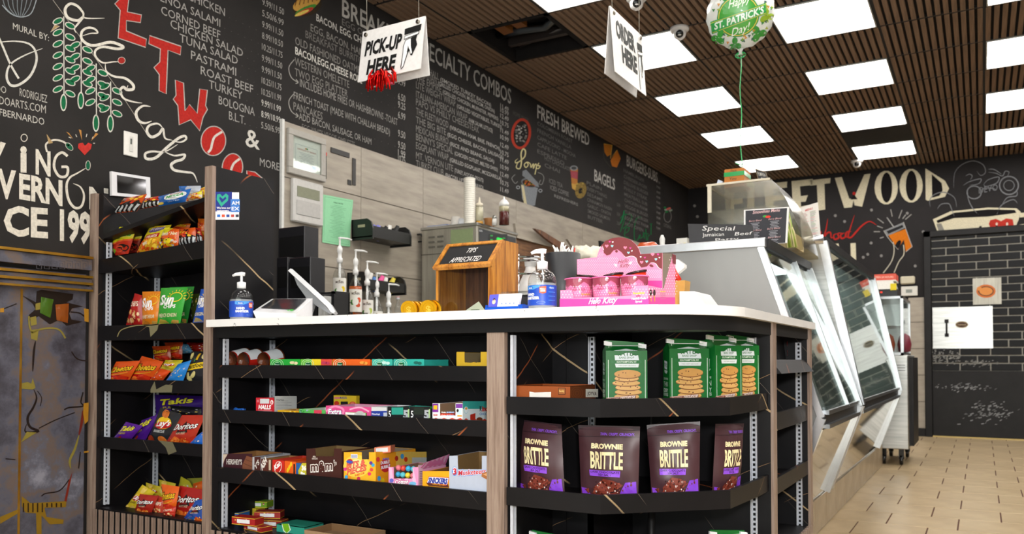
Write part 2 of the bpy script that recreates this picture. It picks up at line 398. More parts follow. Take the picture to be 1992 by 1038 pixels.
# floor, tiles in running bond
m = MB('floor_grout').box(WX, RX, FY, BY, -.1, -.004); floor = struct(m, 'floor')
m = MB('floor_tile').box(WX, RX, FY, 3.03, -.004, 0); tag(struct(m, 'tiles', floor), kind='stuff')
T = .331; first = None; k = 0
for r in range(0, 22):
    y0 = 3.031+r*.3393; off = -.45 if r % 2 == 1 else -.253
    for c in range(-3, 9):
        x0 = off+c*T
        if first is None:
            g = .0035; first = struct(MB('floor_tile').box(0, T-2*g, 0, .3393-2*g, -.004, 0, b=.0012), 'tile', floor); o = first
        else: o = first.copy(); COL.objects.link(o)
        o.location = (x0+.0035, y0+.0035, random.uniform(-.0006, .0006)); o.rotation_euler = (0, 0, 0)
        if y0+.34 > BY: o.scale = (1, (BY-y0-.01)/.3393, 1)
m = MB('floor_tile').box(WX, -1.12, 3.03, BY, -.004, 0).box(2.54, RX, 3.03, BY, -.004, 0); tag(struct(m, 'tiles', floor), kind='stuff')
# ---------------------------------------------------------------- ceiling: T-grid, slatted panels, light panels
m = MB('ceil_black').box(WX-.1, RX+.1, FY-.1, BY+.1, CEIL+.16, CEIL+.24); ceiling = struct(m, 'ceiling')
lights = {(i, j) for i in (-4+2, 0, 2, 4, 6) for j in (-14, -12, -10, -8, -6, -4, -2, 0, 2, 4)}
hole = (-3, -3); blank = (0, 3)
def cell(i, j):
    x0, x1 = X0+i*TX, X0+(i+1)*TX; y0, y1 = Y0+j*TY, Y0+(j+1)*TY
    return max(x0, WX), min(x1, RX), max(y0, FY), min(y1, BY)
g = MB('black_paint')
for i in range(-3, 7): g.box(X0+i*TX-.012, X0+i*TX+.012, FY, BY, CEIL+.004, CEIL+.03)
for j in range(-14, 6):
    g.box(WX, RX, Y0+j*TY-.012, Y0+j*TY+.012, CEIL+.006, CEIL+.028)
tag(struct(g, 'ceiling_grid', ceiling))
NS = 13; pitch = TX/NS; sw = pitch*.62
cells = []
back = MB('ceil_black')
for i in range(-4, 7):
    for j in range(-15, 6):
        x0, x1, y0, y1 = cell(i, j)
        if x1-x0 < .03 or y1-y0 < .03 or (i, j) in lights: continue
        if (i, j) == hole: continue
        back.box(x0+.012, x1-.012, y0+.012, y1-.012, CEIL+.022, CEIL+.04)
        if (i, j) != blank: cells.append((i, j, x0, x1, y0, y1))
tag(struct(back, 'panel_backing', ceiling), kind='stuff')
def dist(c):
    p = Vector(((c[2]+c[3])/2, (c[4]+c[5])/2, CEIL)); d = p-Vector((0, 0, CAMZ)); f = d.dot(FW)
    u = CX+FPX*d.dot(RT)/f if f > 0 else -9e9; v = CY-FPX*d.dot(UP)/f if f > 0 else -9e9
    return f if (f > 0 and -60 < u < 2050 and v > -60) else 99+f
cells.sort(key=dist)
sb = MB('slat_wood').box(0, sw, 0, TY-.03, 0, .02); sbase = None; rest = MB('slat_wood'); n = 0
for (i, j, x0, x1, y0, y1) in cells:
    for q in range(NS):
        xa = X0+i*TX+q*pitch+(pitch-sw)/2
        if xa < x0+.004 or xa+sw > x1-.002: continue
        full = (y1-y0) > TY-.01
        if n < 290 and full:
            if sbase is None: sbase = struct(sb, 'slat', ceiling); o = sbase
            else: o = sbase.copy(); COL.objects.link(o)
            o.location = (xa, y0+.015, CEIL+.001+random.uniform(0, .0015)); n += 1
        else: rest.box(xa, xa+sw, y0+.015, y1-.015, CEIL+.001, CEIL+.021)
tag(struct(rest, 'slats', ceiling), kind='stuff')
# light panels
lf = None
order = sorted(lights)
names = {}
for (i, j) in order:
    x0, x1, y0, y1 = cell(i, j)
    if y1-y0 < .5: continue
    if lf is None:
        lf = thing('ceiling_light', 'x', 'ceiling light', (x0, y0, CEIL))
        part(MB('satin', '#c9c9c6').box(x0+.013, x1-.013, y0+.013, y0+.021, CEIL-.002, CEIL+.03).box(x0+.013, x1-.013, y1-.021, y1-.013, CEIL-.002, CEIL+.03)
             .box(x0+.013, x0+.021, y0+.02, y1-.02, CEIL-.002, CEIL+.03).box(x1-.021, x1-.013, y0+.02, y1-.02, CEIL-.002, CEIL+.03).box(x0+.013, x1-.013, y0+.013, y1-.013, CEIL+.022, CEIL+.034), 'frame', lf)
        r = .022; q = [(x0+.021, x1-.021, y0+.021, y1-.021)][0]; pts = []
        for (cx_, cy_, a0) in ((q[1]-r, q[3]-r, 0), (q[0]+r, q[3]-r, 90), (q[0]+r, q[2]+r, 180), (q[1]-r, q[2]+r, 270)):
            for t in range(0, 91, 22): pts.append((cx_+r*math.cos(math.radians(a0+t)), cy_+r*math.sin(math.radians(a0+t)), CEIL+.004))
        dm = MB('lamp'); dm.prism(pts, (0, 0, .012)); part(dm, 'diffuser', lf); o = lf
    else:
        o = copy_tree(lf)
        for z, (a, b) in zip(o.children, [(c.name, c) for c in o.children]): pass
        o.location = (x0, y0, CEIL)
    names[(i, j)] = o
rowsay = {-2: 'in the left row beside the menu wall', 0: 'in the middle row above the deli cases', 2: 'in the row above the aisle, right edge', 4: 'in the far right row', 6: 'beside the right wall'}
place = {-14: 'first from the shopfront', -12: 'second from the shopfront', -10: 'third from the shopfront', -8: 'above the camera', -6: 'just ahead of the camera', -4: 'sixth from the back wall', -2: 'fourth from the back wall', 0: 'third from the back wall', 2: 'second from the back wall', 4: 'nearest the back wall'}
for (i, j), o in names.items():
    o['group'] = 'square ceiling light panels'
    o['label'] = 'square ceiling light '+rowsay[i]+', '+place[j]
# the open bay with pipes and ducts above
x0, x1, y0, y1 = cell(*hole)
t = thing('open_ceiling_bay', 'open ceiling bay without its slatted panel, dark pipes and ducts showing', 'ceiling opening', ((x0+x1)/2, (y0+y1)/2, CEIL))
part(MB('ceil_black').box(x0, x0+.03, y0, y1, CEIL, CEIL+.13).box(x1-.03, x1, y0, y1, CEIL, CEIL+.13).box(x0, x1, y0, y0+.03, CEIL, CEIL+.13).box(x0, x1, y1-.03, y1, CEIL, CEIL+.13), 'frame', t)
d = MB('metal', '#5a6068', ); d.sm = True
d.tube([(x0+.05, y0+.32, CEIL+.09), (x0+.25, y0+.30, CEIL+.08), (x1-.2, y0+.36, CEIL+.09), (x1-.05, y0+.25, CEIL+.1)], .035, n=10); part(d, 'duct', t, 'dull silver flexible duct')
part(MB('satin', '#7a4a1c').box(x0+.12, x0+.2, y0+.05, y0+.3, CEIL+.06, CEIL+.12).box(x0+.24, x0+.32, y0+.1, y0+.26, CEIL+.07, CEIL+.13), 'joist', t, 'orange-brown timber block')
part(MB('satin', '#2a2422').box(x0+.06, x1-.06, y0+.45, y0+.49, CEIL+.05, CEIL+.12).tube([(x0+.1, y1-.1, CEIL+.07), (x1-.1, y1-.22, CEIL+.08)], .012), 'pipe', t)
d = MB('black_paint').box(*[c for c in (cell(*blank)[0]+.012, cell(*blank)[1]-.012, cell(*blank)[2]+.012, cell(*blank)[3]-.012)], CEIL+.002, CEIL+.02)
struct(d, 'blank_panel', ceiling)
# ---------------------------------------------------------------- grey wall tiles on the menu wall
TW = .641; first = None; TZ = [2.166, 1.858, 1.40, .94, .48, .02]
struct(MB('grout').box(WX, WX+.006, 3.222, 9.35, 0, 2.166), 'tile_backing', wall_left)
for r in range(5):
    z1, z0 = TZ[r]-.003, TZ[r+1]+.003
    k = 0; y = 3.222
    while y < 9.3:
        w = TW if y < 4.4 else 1.282
        struct(MB('grey_tile').box(WX+.004, WX+.012, y+.002, min(y+w, 9.35)-.002, z0, z1), 'tile', wall_left, origin=(WX, y, z0)); y += w
struct(MB('satin', '#d8d8d4').box(WX, WX+.018, 3.205, 3.222, 0, 2.17), 'edge_trim', wall_left)
# ---------------------------------------------------------------- lettering and drawings on the menu wall
W1 = WX
def vp(u0, v0, u1): return 700-(700-v0)*(1911-u1)/(1911-u0)
WHT, GRY, CRM, RED, GRN = '#c9c6c0', '#8f8c88', '#e6dcc0', '#b8302a', '#1f6a44'
def row(a, s, u0, v0, u1, h, col=GRY, bold=0, slant=0):
    p0 = P(u0, v0, X=W1); p1 = P(u1, vp(u0, v0, u1), X=W1); H = h*scale(p0)/1.0
    vs, fs = glyphs(s, bold)
    if not fs: return
    lo = min(v[0] for v in vs); hi = max(v[0] for v in vs)
    a.append(([(p0.y+(p1.y-p0.y)*(x-lo)/(hi-lo)+slant*H*y, p0.z+H*y/.72) for x, y in vs], fs, lin(col)))
def wallmesh(rows, name, mat='chalk', lift=.0015):
    m = MB(mat)
    for vs, fs, c in rows:
        m.add([(W1+lift, y, z) for y, z in vs], [tuple(f) for f in fs], None, False)
        for i in range(1, len(fs)+1): m.c[-i] = c
    return struct(m, name, wall_left)
R = []
for s, u, v, e in [('CHICKEN', 365, -2, 437), ('GENOA SALAMI', 296, -6, 428), ('CORNED BEEF', 313, 26, 428), ('CHICKEN SALAD', 331, 52, 472), ('TUNA SALAD', 349, 80, 462), ('PASTRAMI', 371, 113, 459), ('ROAST BEEF', 390, 143, 492), ('TURKEY', 406, 170, 471), ('BOLOGNA', 425, 201, 495), ('B.L.T.', 445, 231, 477)]:
    row(R, s, u, v+1, e, 17, '#a9a6a2', .0)
    x = e+8
    while x < 504:
        row(R, '.', x, vp(u, v, x), x+1.6, 2, GRY); x += 13
row(R, 'MORE', 505, 322, 543, 16, '#a9a6a2'); row(R, '&', 477, 283, 505, 36, '#d6d2ca', .01)
for i, s in enumerate(['9.99/11.50', '5.50/6.99', '9.99/11.50', '8.99/10.50', '10.25/11.75', '9.99/11.50', '9.99/11.50', '10.25/11.75', '10.25/11.99', '9.99/11.99', '8.99/10.99', '5.50/6.99']):
    row(R, s, 510-.2*i, 9+21.8*i, 552-.7*i, 13, '#cfccc6' if i in (9, 10) else '#a9a6a2', 0)
wallmesh(R, 'sandwich_menu')
R = []
row(R, 'BREAKFAST', 665, 31, 806, 36, '#b8b5b0', .012)
for s, u, v, e, h, c, b in [('EGG ON A ROLL', 665, 48, 760, 13, '#7c7976', 0), ('BACON, EGG, CHEESE', 615, 40, 722, 14, '#d0cdc8', .01), ('EGG, BACON, HAM OR', 604, 60, 725, 15, GRY, 0), ('BREAKFAST BURRITO', 594, 73, 705, 15, '#7c7976', 0), ('OLD FASHIONED OATMEAL', 574, 86, 712, 16, GRY, 0), ('BACON,EGG,CHEESE ROLL', 574, 105, 704, 15, '#dcd9d2', .012), ('WESTERN OMELETTE', 573, 126, 679, 16, GRY, 0), ('TWO EGG PLATTER', 573, 147, 676, 16, GRY, 0), ('INCLUDES HOME FRIES OR HASHBROWNS -TOAST', 583, 168, 773, 16, '#a09d99', 0), ('FRENCH TOAST (MADE WITH CHALLAH BREAD)', 571, 192, 758, 15, '#a09d99', 0), ('PANCAKES', 570.5, 213, 627, 16, GRY, 0), ('ADD BACON, SAUSAGE, OR HAM', 581, 232, 722, 14, '#a09d99', 0), ('EGG WHITE VEGGIE OMELETTE', 587, 251, 690, 11, '#7c7976', 0)]:
    row(R, s, u, v, e, h, c, b)
    x = e+10
    while x < 768 and s[0] not in 'IA' and v > 100:
        row(R, '.', x, vp(u, v, x), x+1.6, 2, GRY); x += 13
for s, v in [('9.99', 163), ('6.50', 193), ('9.25', 209), ('6.99', 229), ('9.50', 265), ('9.50', 287), ('1.99', 303), ('10.75', 314)]: row(R, s, 774, v, 788, 14, '#bdbab5')
wallmesh(R, 'breakfast_menu')
R = []
row(R, 'SPECIALTY COMBOS', 812, 104, 994, 36, '#b0ada8', .008)
cs = ['HOBO HALL (SMOKED TURKEY BACON)', 'HUMATIAN (GRILLED CHICKEN, MUSHROOM, ONION)', 'THE EMPIRE (GRILLED CHICKEN, MUENSTER, PEPPERS)', 'LITE WEIGHT WRAP (GRILLED VEGETABLES, TURKEY)', 'ITALIAN-AMERICAN WRAP (HAM, SALAMI, LETTUCE)', 'PAPO VS PHILLY CHEESESTEAK', 'THE FLEETWOOD (VIRGINIA HAM, BRIE, FRENCH)', 'THE BIG BITE (EGG CHEESE, BACON, SAUSAGE)', 'MEXICAN BURRO (RICE AND BEANS, SALSA)', "BENNY'S SPECIAL (CHICKEN CUTLET, MELTED SWISS)", 'EGGPLANT WRAP (GRILLED EGGPLANT, MOZZARELLA)', 'MT. VERNON LITE (TURKEY, AVOCADO, SPROUTS)', 'TURKEY CLUB (BACON, LETTUCE, MAYO)']
cv = [133, 143, 156, 171, 189, 204, 222, 239, 256, 272, 289, 308, 324]
for i, (s, v) in enumerate(zip(cs, cv)):
    hd, _, tl = s.partition(' ('); e1 = 812+len(hd)*4.6
    row(R, hd, 809, v, e1, 14, '#8f8c88'); end = 955+(i*7 % 25)
    if tl: row(R, '('+tl, e1+3, vp(809, v, e1+3), end if i < 11 else 940, 8, '#b3b0ac', .012)
    row(R, ['11.49', '10.99', '12.49', '10.75'][i % 4], 973, vp(809, v-10, 973), 989, 9, '#aaa7a3', .01)
wallmesh(R, 'combo_menu')
R = []
row(R, 'FRESH BREWED', 1045, 229, 1146, 27, '#c4c1bc', .012)
for i, s in enumerate(['COLOMBIAN ROAST', 'FRENCH VANILLA', 'CAPPUCCINO - MOCHA', 'CAFE LATTE', 'ESPRESSO', 'HOT CHOCOLATE', 'CHAI']):
    row(R, s, 1045+(i > 4)*14, 243+i*13.5, 1080+len(s)*2.2, 8, '#6f6d6b', .005)
row(R, 'ICED TEA', 1068, 355, 1094, 9, '#7c7a78'); row(R, 'ICED COFFEE', 1070, 368, 1106, 9, '#8a8886'); row(R, 'REFRESHERS', 1078, 383, 1124, 6, '#8a8886', .01)
row(R, 'BAGELS', 1156, 351, 1196, 23, '#c4c1bc', .012)
for i, s in enumerate(['PLAIN', 'EVERYTHING', 'SESAME', 'CINNAMON RAISIN', 'GARLIC - ONION', 'SMOKED SALMON', 'BUTTER']):
    row(R, s, 1141+i*.4, 358+i*11, 1160+len(s)*2, 7, '#6f6d6b', .005); row(R, '2.50', 1200, 391+i*9, 1206, 6, '#6f6d6b') if i % 2 else None
row(R, 'BURGERS-SUBS', 1219, 322, 1279, 22, '#b8b5b0', .012)
for i, s in enumerate(['HAMBURGER', 'CHEESEBURGER', 'DELUXE BURGER', 'PHILLY STEAK', 'MEATBALL SUB', 'CHICKEN PARM', 'VEGGIE BURGER', 'TURKEY BURGER', 'EGGPLANT PARM', 'HOT OPEN']):
    row(R, s, 1213+i*.3, 334+i*11.5, 1236+len(s)*1.9, 7, '#6a6866', .005); row(R, '9.99', 1277, 355+i*10, 1284, 5, '#8a8886')
wallmesh(R, 'drinks_and_bagels_menu')
f1 = onX(W1)
a = Art(2.595, 1000, 0)                       # pictures on the menu wall
a.ring(35, 675, 44, 72, 13, '#b3402f', 2, .12).ell(35, 675, 40, 66, '#2a2726', 1, .12).speck(10, 630, 62, 720, 46, ['#8a8682', '#5a5a56', '#b0aca6'], 8, 3)
a.text('HOME MADE', -5, 578, 72, 620, 22, '#5a5754')
a.poly([(35, 930), (120, 948), (105, 1037), (62, 1040), (40, 1000)], '#84898e', 2).poly([(35, 932), (48, 936), (66, 1039), (50, 1030)], '#c9bf9a', 3)
a.ell(78, 922, 44, 24, '#6a6e72', 3, .2).ell(78, 924, 37, 18, '#3a2a22', 4, .2).speck(50, 910, 106, 938, 40, ['#c25a28', '#8a8a30', '#d07038'], 5, 5)
a.poly([(42, 862), (60, 856), (122, 925), (124, 945), (110, 940), (40, 885)], '#7c8084', 6).ring(20, 945, 8, 7, 4, '#9a9ea2', 3).ring(132, 962, 8, 7, 4, '#9a9ea2', 3)
a.stroke([(18, 800), (5, 812), (8, 822), (30, 812), (52, 790), (56, 762), (44, 752), (34, 775), (36, 815), (28, 850), (10, 845), (18, 820), (34, 812)], 7, '#d2c894', 7, taper=True)
a.stroke([(62, 818), (50, 830), (58, 845), (70, 832), (64, 818), (80, 826), (84, 845), (96, 826), (96, 850), (106, 828), (112, 838), (104, 880)], 5, '#d2c894', 7)
a.stroke([(124, 822), (118, 835), (130, 838), (122, 850), (112, 850)], 5, '#d2c894', 7)
a.stroke([(120, 870), (142, 880), (150, 900), (140, 930), (126, 925), (134, 908)], 3, '#8a8a88', 3); a.stroke([(5, 880), (-12, 900), (5, 925), (18, 915)], 3, '#8a8a88', 3)
a.poly([(452, 726), (494, 732), (490, 778), (470, 790), (456, 768)], '#c47a28', 3).poly([(520, 757), (538, 800), (518, 845), (494, 838), (486, 810)], '#c8762a', 3).stroke([(452, 726), (494, 732), (486, 800), (520, 757)], 4, '#e0b050', 4, sm=False).stroke([(450, 740), (455, 800), (490, 845)], 5, '#4a4844', 2)
a.poly([(283, 845), (322, 852), (318, 968), (292, 950)], '#b87a40', 3).poly([(284, 862), (321, 866), (320, 905), (287, 895)], '#a8505a', 4).ell(301, 848, 20, 13, '#8c9094', 5).ell(301, 848, 13, 8, '#4a4c4e', 6).poly([(289, 925), (319, 930), (318, 966), (293, 950)], '#c8a050', 4)
a.ell(336, 960, 28, 42, '#8a7440', 5, .2).ell(334, 962, 10, 15, '#2c2a28', 6, .2).speck(312, 925, 360, 995, 26, ['#b09a50', '#6a5a34'], 5, 6)
a.stroke([(556, 1062), (548, 1100), (536, 1128)], 6, '#1f7a4a', 3)
struct(MB('chalk').art(a, f1), 'menu_drawings', wall_left)
a = Art(5.86, 1000, 400)
for st in [[(1275, 90), (1250, 180), (1210, 300)], [(1210, 145), (1260, 100), (1340, 110), (1310, 200), (1240, 260)], [(1250, 320), (1300, 290), (1310, 250), (1270, 260), (1262, 350), (1310, 360)], [(1455, 130), (1400, 140), (1370, 250), (1375, 390), (1410, 385), (1430, 330)], [(1440, 330), (1430, 370), (1470, 350), (1475, 300), (1485, 375)], [(1500, 260), (1510, 395)], [(1470, 310), (1530, 320)], [(1520, 395), (1530, 340), (1545, 335)], [(1562, 200), (1560, 330)], [(1545, 210), (1575, 205)]]:
    a.stroke(st, 9, '#1f6e40', 2)
for i in range(9): a.ell(1720+(i*29) % 75, 20+(i*17) % 55, 14, 11, ['#2a7a44', '#c8645a', '#8a9a8a'][i % 3], 2)
a.ring(1750, 120, 42, 68, 6, '#7a7876', 2); a.text('CATERING', 1703, 235, 1790, 268, 40, '#6a6866')
struct(MB('chalk').art(a, f1), 'catering_sign', wall_left)
# left mural: shop lettering
a = Art(1.9964)
def outl(pts, c=RED):
    a.poly(pts, c, 2); a.stroke(pts, 4, '#b9b3ac', 3, closed=True, sm=False)
outl([(468, -8), (445, 15), (466, 40), (458, 148), (565, 184), (568, 152), (490, 120), (490, 80), (545, 88), (549, 58), (494, 46), (500, -8)])
outl([(580, 138), (703, 180), (700, 213), (652, 195), (648, 290), (645, 365), (617, 352), (618, 290), (597, 262), (620, 240), (622, 190), (577, 170)])
outl([(680, 310), (712, 322), (718, 430), (735, 405), (765, 440), (775, 345), (805, 350), (798, 410), (805, 425), (788, 455), (775, 508), (740, 465), (695, 485), (690, 410), (672, 385), (683, 370)])
for cx_, cy_, rx, ry in ((828, 547, 48, 57), (902, 650, 40, 54)):
    a.ell(cx_, cy_, rx, ry, RED, 2, .08).ring(cx_, cy_, rx, ry, 4, '#b9b3ac', 3, .08)
    a.stroke([(cx_+rx*.7, cy_-ry*.62), (cx_+6, cy_-ry*.3), (cx_-4, cy_+ry*.1), (cx_-10, cy_+ry*.55), (cx_-rx*.45, cy_+ry*.8)], 9, '#d8d2c8', 4)
outl([(958, 662), (990, 668), (1022, 695), (1045, 760), (1030, 800), (960, 780)])
for st in [[(405, 71), (330, 70), (322, 50), (300, 24), (272, 15), (252, 36), (262, 68), (300, 80), (322, 66), (300, 95), (288, 112), (295, 128)],
           [(318, 140), (350, 130), (378, 128), (366, 112), (340, 108), (318, 122), (316, 150), (340, 172), (372, 176), (430, 164), (478, 182), (455, 190), (400, 182), (370, 196), (372, 222), (400, 244), (440, 240), (472, 240)],
           [(408, 246), (412, 276), (440, 296), (485, 304), (515, 328), (516, 346), (492, 348), (478, 338), (466, 352), (480, 382), (520, 396), (552, 400)],
           [(584, 414), (552, 412), (528, 436), (536, 466), (560, 478), (588, 470)],
           [(632, 498), (612, 480), (578, 488), (570, 512), (588, 532), (616, 520), (632, 500), (640, 536), (668, 544)],
           [(668, 546), (700, 552), (722, 540), (716, 528), (690, 538), (646, 574), (604, 612), (568, 616), (564, 596), (590, 588), (640, 588), (690, 560)],
           [(640, 590), (676, 604), (716, 600), (708, 618), (682, 626), (664, 640), (676, 660), (720, 668), (750, 674), (766, 708)]]:
    a.stroke(st, 11, '#e2ddd2', 4, taper=True)
a.ell(471, 235, 14, 13, '#a8302a', 5).ring(471, 235, 14, 13, 2, '#d8d2c8', 6); a.stroke([(205, 0), (345, 190), (460, 350), (578, 532)], 2.2, '#a8a298', 2, sm=False).stroke([(485, 338), (500, 350), (488, 352), (496, 332)], 3, '#d8d2c8', 5, sm=False)
for sx, s0, s1 in ((248, 72, 370), (315, 165, 362), (374, 255, 450), (430, 325, 452)):
    a.stroke([(sx-1, s0-8), (sx, s1)], 4, '#d8d6cc', 3, sm=False); y = s0+10
    while y < s1-12:
        for sd in (-1, 1):
            yy = y+(0 if sd < 0 else 18); a.ell(sx+sd*24, yy, 22, 12, '#d8d6cc', 3, sd*.45).ell(sx+sd*24, yy, 18, 8.5, GRN, 4, sd*.45)
        y += 44
    a.ell(sx-2, s1+28, 13, 34, '#d8d6cc', 3).ell(sx-2, s1+28, 9, 28, GRN, 4)
a.poly([(195, 125), (212, 96), (230, 102)], '#b09468', 3); a.stroke([(195, 125), (212, 96), (230, 102)], 2, '#d8d6cc', 4, closed=True, sm=False)
for k in range(7): a.stroke([(10+k*19, -6), (22+k*15, 30), (55+k*6, 62)], 3, '#7a8288', 2)
a.stroke([(8, 20), (40, 52), (80, 66), (120, 52), (142, -5)], 4, '#9aa2a8', 3)
a.text('MURAL BY:', 50, 113, 190, 160, 26, '#c4c1ba')
a.stroke([(-8, 165), (60, 160), (120, 175), (142, 225), (120, 290), (75, 328), (40, 330), (25, 295), (40, 250), (95, 215), (165, 188)], 10, '#d4d2ca', 3, taper=True).stroke([(-8, 140), (10, 180), (40, 250), (72, 305)], 8, '#d4d2ca', 3)
a.text('BERNARDO', -118, 338, 24, 363, 28, '#b8b5ae').text('RODRIGUEZ', 76, 372, 183, 400, 32, '#b8b5ae').text('BERNARDOARTS.COM', -110, 382, 178, 440, 32, '#b8b5ae').text('@ARTOFBERNARDO', -118, 422, 172, 486, 28, '#c4c1ba')
C2 = '#d9d3c6'
a.text('SERV', -250, 560, 22, 650, 95, C2, 2, .03).text('i', 78, 662, 104, 664, 100, C2, 2, .05).text('N', 138, 672, 196, 682, 95, C2, 2, .03)
a.stroke([(262, 606), (240, 592), (216, 610), (210, 650), (230, 684), (258, 682), (262, 650), (238, 648)], 10, C2, 2); a.ring(93, 535, 12, 14, 3, C2, 3)
a.text('MT.', -160, 700, -60, 715, 110, C2, 2, .03).text('V', -12, 762, 62, 772, 110, C2, 2, .035).text('ERN', 74, 768, 242, 796, 96, C2, 2, .035).text('N', 346, 808, 420, 816, 84, C2, 2, .035)
a.stroke([(334, 652), (300, 672), (270, 690), (258, 722), (266, 775), (290, 806), (316, 800), (326, 760), (312, 726), (284, 712)], 10, C2, 2, taper=True)
a.text('SIN', -190, 850, -20, 880, 112, C2, 2, .035).text('CE', 14, 908, 186, 920, 112, C2, 2, .035).text('1990', 232, 928, 400, 946, 116, C2, 2, .04)
a.stroke([(182, 590), (178, 560), (206, 544), (240, 548), (268, 566)], 7, C2, 3).ell(268, 569, 18, 10, '#1e6044', 3, .8).ring(268, 569, 18, 10, 2, C2, 4, .8).poly([(180, 520), (205, 555), (188, 558)], '#b09468', 4).ell(341, 642, 9, 18, '#1e6044', 3).ring(341, 642, 9, 18, 2, C2, 4)
a.poly([(328, 602), (302, 574), (304, 558), (320, 554), (329, 566), (342, 554), (356, 560), (352, 578)], '#c43a34', 4)
for x0_, y0_, x1_, y1_ in ((262, 512, 284, 540), (310, 502, 318, 545), (376, 516, 352, 548)): a.poly([(x0_-5, y0_), (x0_+5, y0_+4), (x1_, y1_)], '#c08a4a', 3)
for x0_, y0_, x1_, y1_ in ((266, 532, 276, 536), (293, 522, 298, 532), (337, 520, 334, 532), (362, 530, 357, 538), (368, 556, 361, 556)): a.stroke([(x0_, y0_), (x1_, y1_)], 3, C2, 3, sm=False)
a.tr(2.595, 500, 0)                       # sandwich drawing, arrows
a.ell(252, 30, 76, 50, '#3a3024', 2, -.35).ell(250, 15, 74, 36, '#c89a4a', 3, -.4).ell(245, 48, 58, 14, '#4a8a3a', 4, -.42).ell(238, 60, 50, 12, '#b04030', 5, -.42).ell(225, 66, 40, 8, '#d8c060', 6, -.4)
for k in range(6): a.stroke([(190+k*22, 30-k*5), (200+k*20, -8-k*5)], 4, '#5c3a1c', 6, sm=False)
for v in (300, 470): a.stroke([(188, v), (160, v+40), (172, v+90), (205, v+115)], 4, '#a8a5a0', 3).stroke([(196, v+100), (207, v+116), (194, v+122)], 4, '#a8a5a0', 3)
struct(MB('chalk').art(a, f1), 'mural_lettering', wall_left)
# ---------------------------------------------------------------- back wall mural
a = Art(2.7312, 1300, 260); f2 = onY(BY); K = '#dcd4b8'
def L_(pts): a.poly(pts, K, 2)
L_([(300, 290), (400, 268), (402, 300), (350, 308), (350, 345), (395, 340), (396, 370), (350, 374), (350, 470), (310, 475)])
L_([(420, 268), (455, 262), (458, 420), (500, 414), (500, 440), (420, 455)])
L_([(510, 268), (632, 254), (630, 286), (560, 294), (560, 330), (620, 322), (618, 350), (560, 358), (560, 420), (520, 424)])
L_([(655, 252), (768, 240), (766, 272), (700, 280), (704, 332), (742, 326), (730, 360), (704, 362), (706, 386), (752, 378), (752, 406), (664, 418)])
L_([(752, 248), (862, 235), (860, 262), (830, 266), (834, 402), (796, 408), (790, 272), (754, 276)])
L_([(885, 235), (922, 230), (962, 345), (985, 345), (1042, 216), (1075, 212), (1030, 388), (990, 380), (985, 352), (976, 390), (935, 394)])
for cx_ in (1158, 1290): a.ell(cx_, 286-(cx_ > 1200)*10, 62, 90, K, 2).ell(cx_+2, 286-(cx_ > 1200)*10, 30, 80, '#1f1d1e', 3)
L_([(1366, 184), (1470, 250), (1492, 290), (1470, 335), (1380, 356), (1368, 350)]); a.poly([(1400, 215), (1452, 262), (1458, 300), (1440, 330), (1402, 340)], '#1f1d1e', 3)
a.ell(988, 318, 9, 9, '#b8302a', 3).poly([(968, 350), (988, 322), (1006, 348)], '#1f1d1e', 3)
for st in [[(750, 560), (765, 500), (790, 470), (775, 545), (812, 520), (800, 560)], [(848, 452), (838, 510), (822, 562), (842, 530), (862, 525), (866, 552), (878, 548)], [(900, 530), (880, 538), (884, 560), (906, 552), (902, 530), (928, 528)], [(936, 526), (916, 538), (922, 556), (940, 548), (940, 526)], [(990, 432), (968, 500), (956, 545), (972, 550), (1000, 520), (1030, 488), (1070, 466), (1108, 486)], [(972, 520), (950, 522), (944, 545), (960, 550)]]:
    a.stroke(st, 9, '#b8302a', 3, taper=True)
L_([(878, 585), (905, 583), (912, 640), (885, 642)]); L_([(968, 582), (996, 580), (999, 690), (972, 690)])
for st in [[(1195, 575), (1200, 625), (1185, 680), (1142, 740)], [(1250, 590), (1252, 640), (1225, 680), (1200, 738)]]: a.stroke(st, 5, '#c8c2b0', 3)
a.poly([(1170, 540), (1262, 505), (1295, 600), (1262, 625), (1252, 562), (1220, 612)], '#d0741e', 3).poly([(1145, 515), (1250, 470), (1258, 500), (1165, 545)], '#8a8c8e', 3).poly([(1160, 518), (1244, 484), (1250, 496), (1170, 532)], '#2c2c2e', 4)
a.stroke([(1145, 515), (1165, 548), (1215, 610), (1222, 614)], 4, '#aaa8a4', 4, sm=False).stroke([(1250, 470), (1262, 505), (1296, 600), (1262, 628)], 4, '#aaa8a4', 4, sm=False).stroke([(1162, 445), (1200, 498)], 6, '#9a9a98', 5).ell(1220, 590, 12, 28, '#1f1d1e', 4, .5)
for x0_, y0_, x1_, y1_ in ((1112, 450, 1145, 475), (1092, 520, 1125, 520), (1110, 490, 1140, 500), (1182, 402, 1190, 440), (1242, 405, 1225, 450), (1292, 428, 1260, 455), (1125, 555, 1145, 548), (1262, 430, 1245, 452)): a.stroke([(x0_, y0_), (x1_, y1_)], 5, '#9a9894', 3, sm=False)
for x_, y_ in ((888, 435), (1080, 405), (1270, 422), (937, 466), (1036, 656), (1078, 580), (1132, 648), (1355, 520), (1312, 702), (155, 440), (140, 383), (1060, 640)): a.ell(x_, y_, 8, 8, '#8a8886', 2, n=8)
a.poly([(1406, 455), (1500, 412), (1700, 392), (1850, 396), (1872, 415), (1860, 460), (1832, 522), (1440, 547)], K, 3).poly([(1425, 462), (1520, 420), (1700, 402), (1840, 405), (1850, 420), (1700, 440), (1520, 448), (1432, 475)], '#1f1d1e', 4)
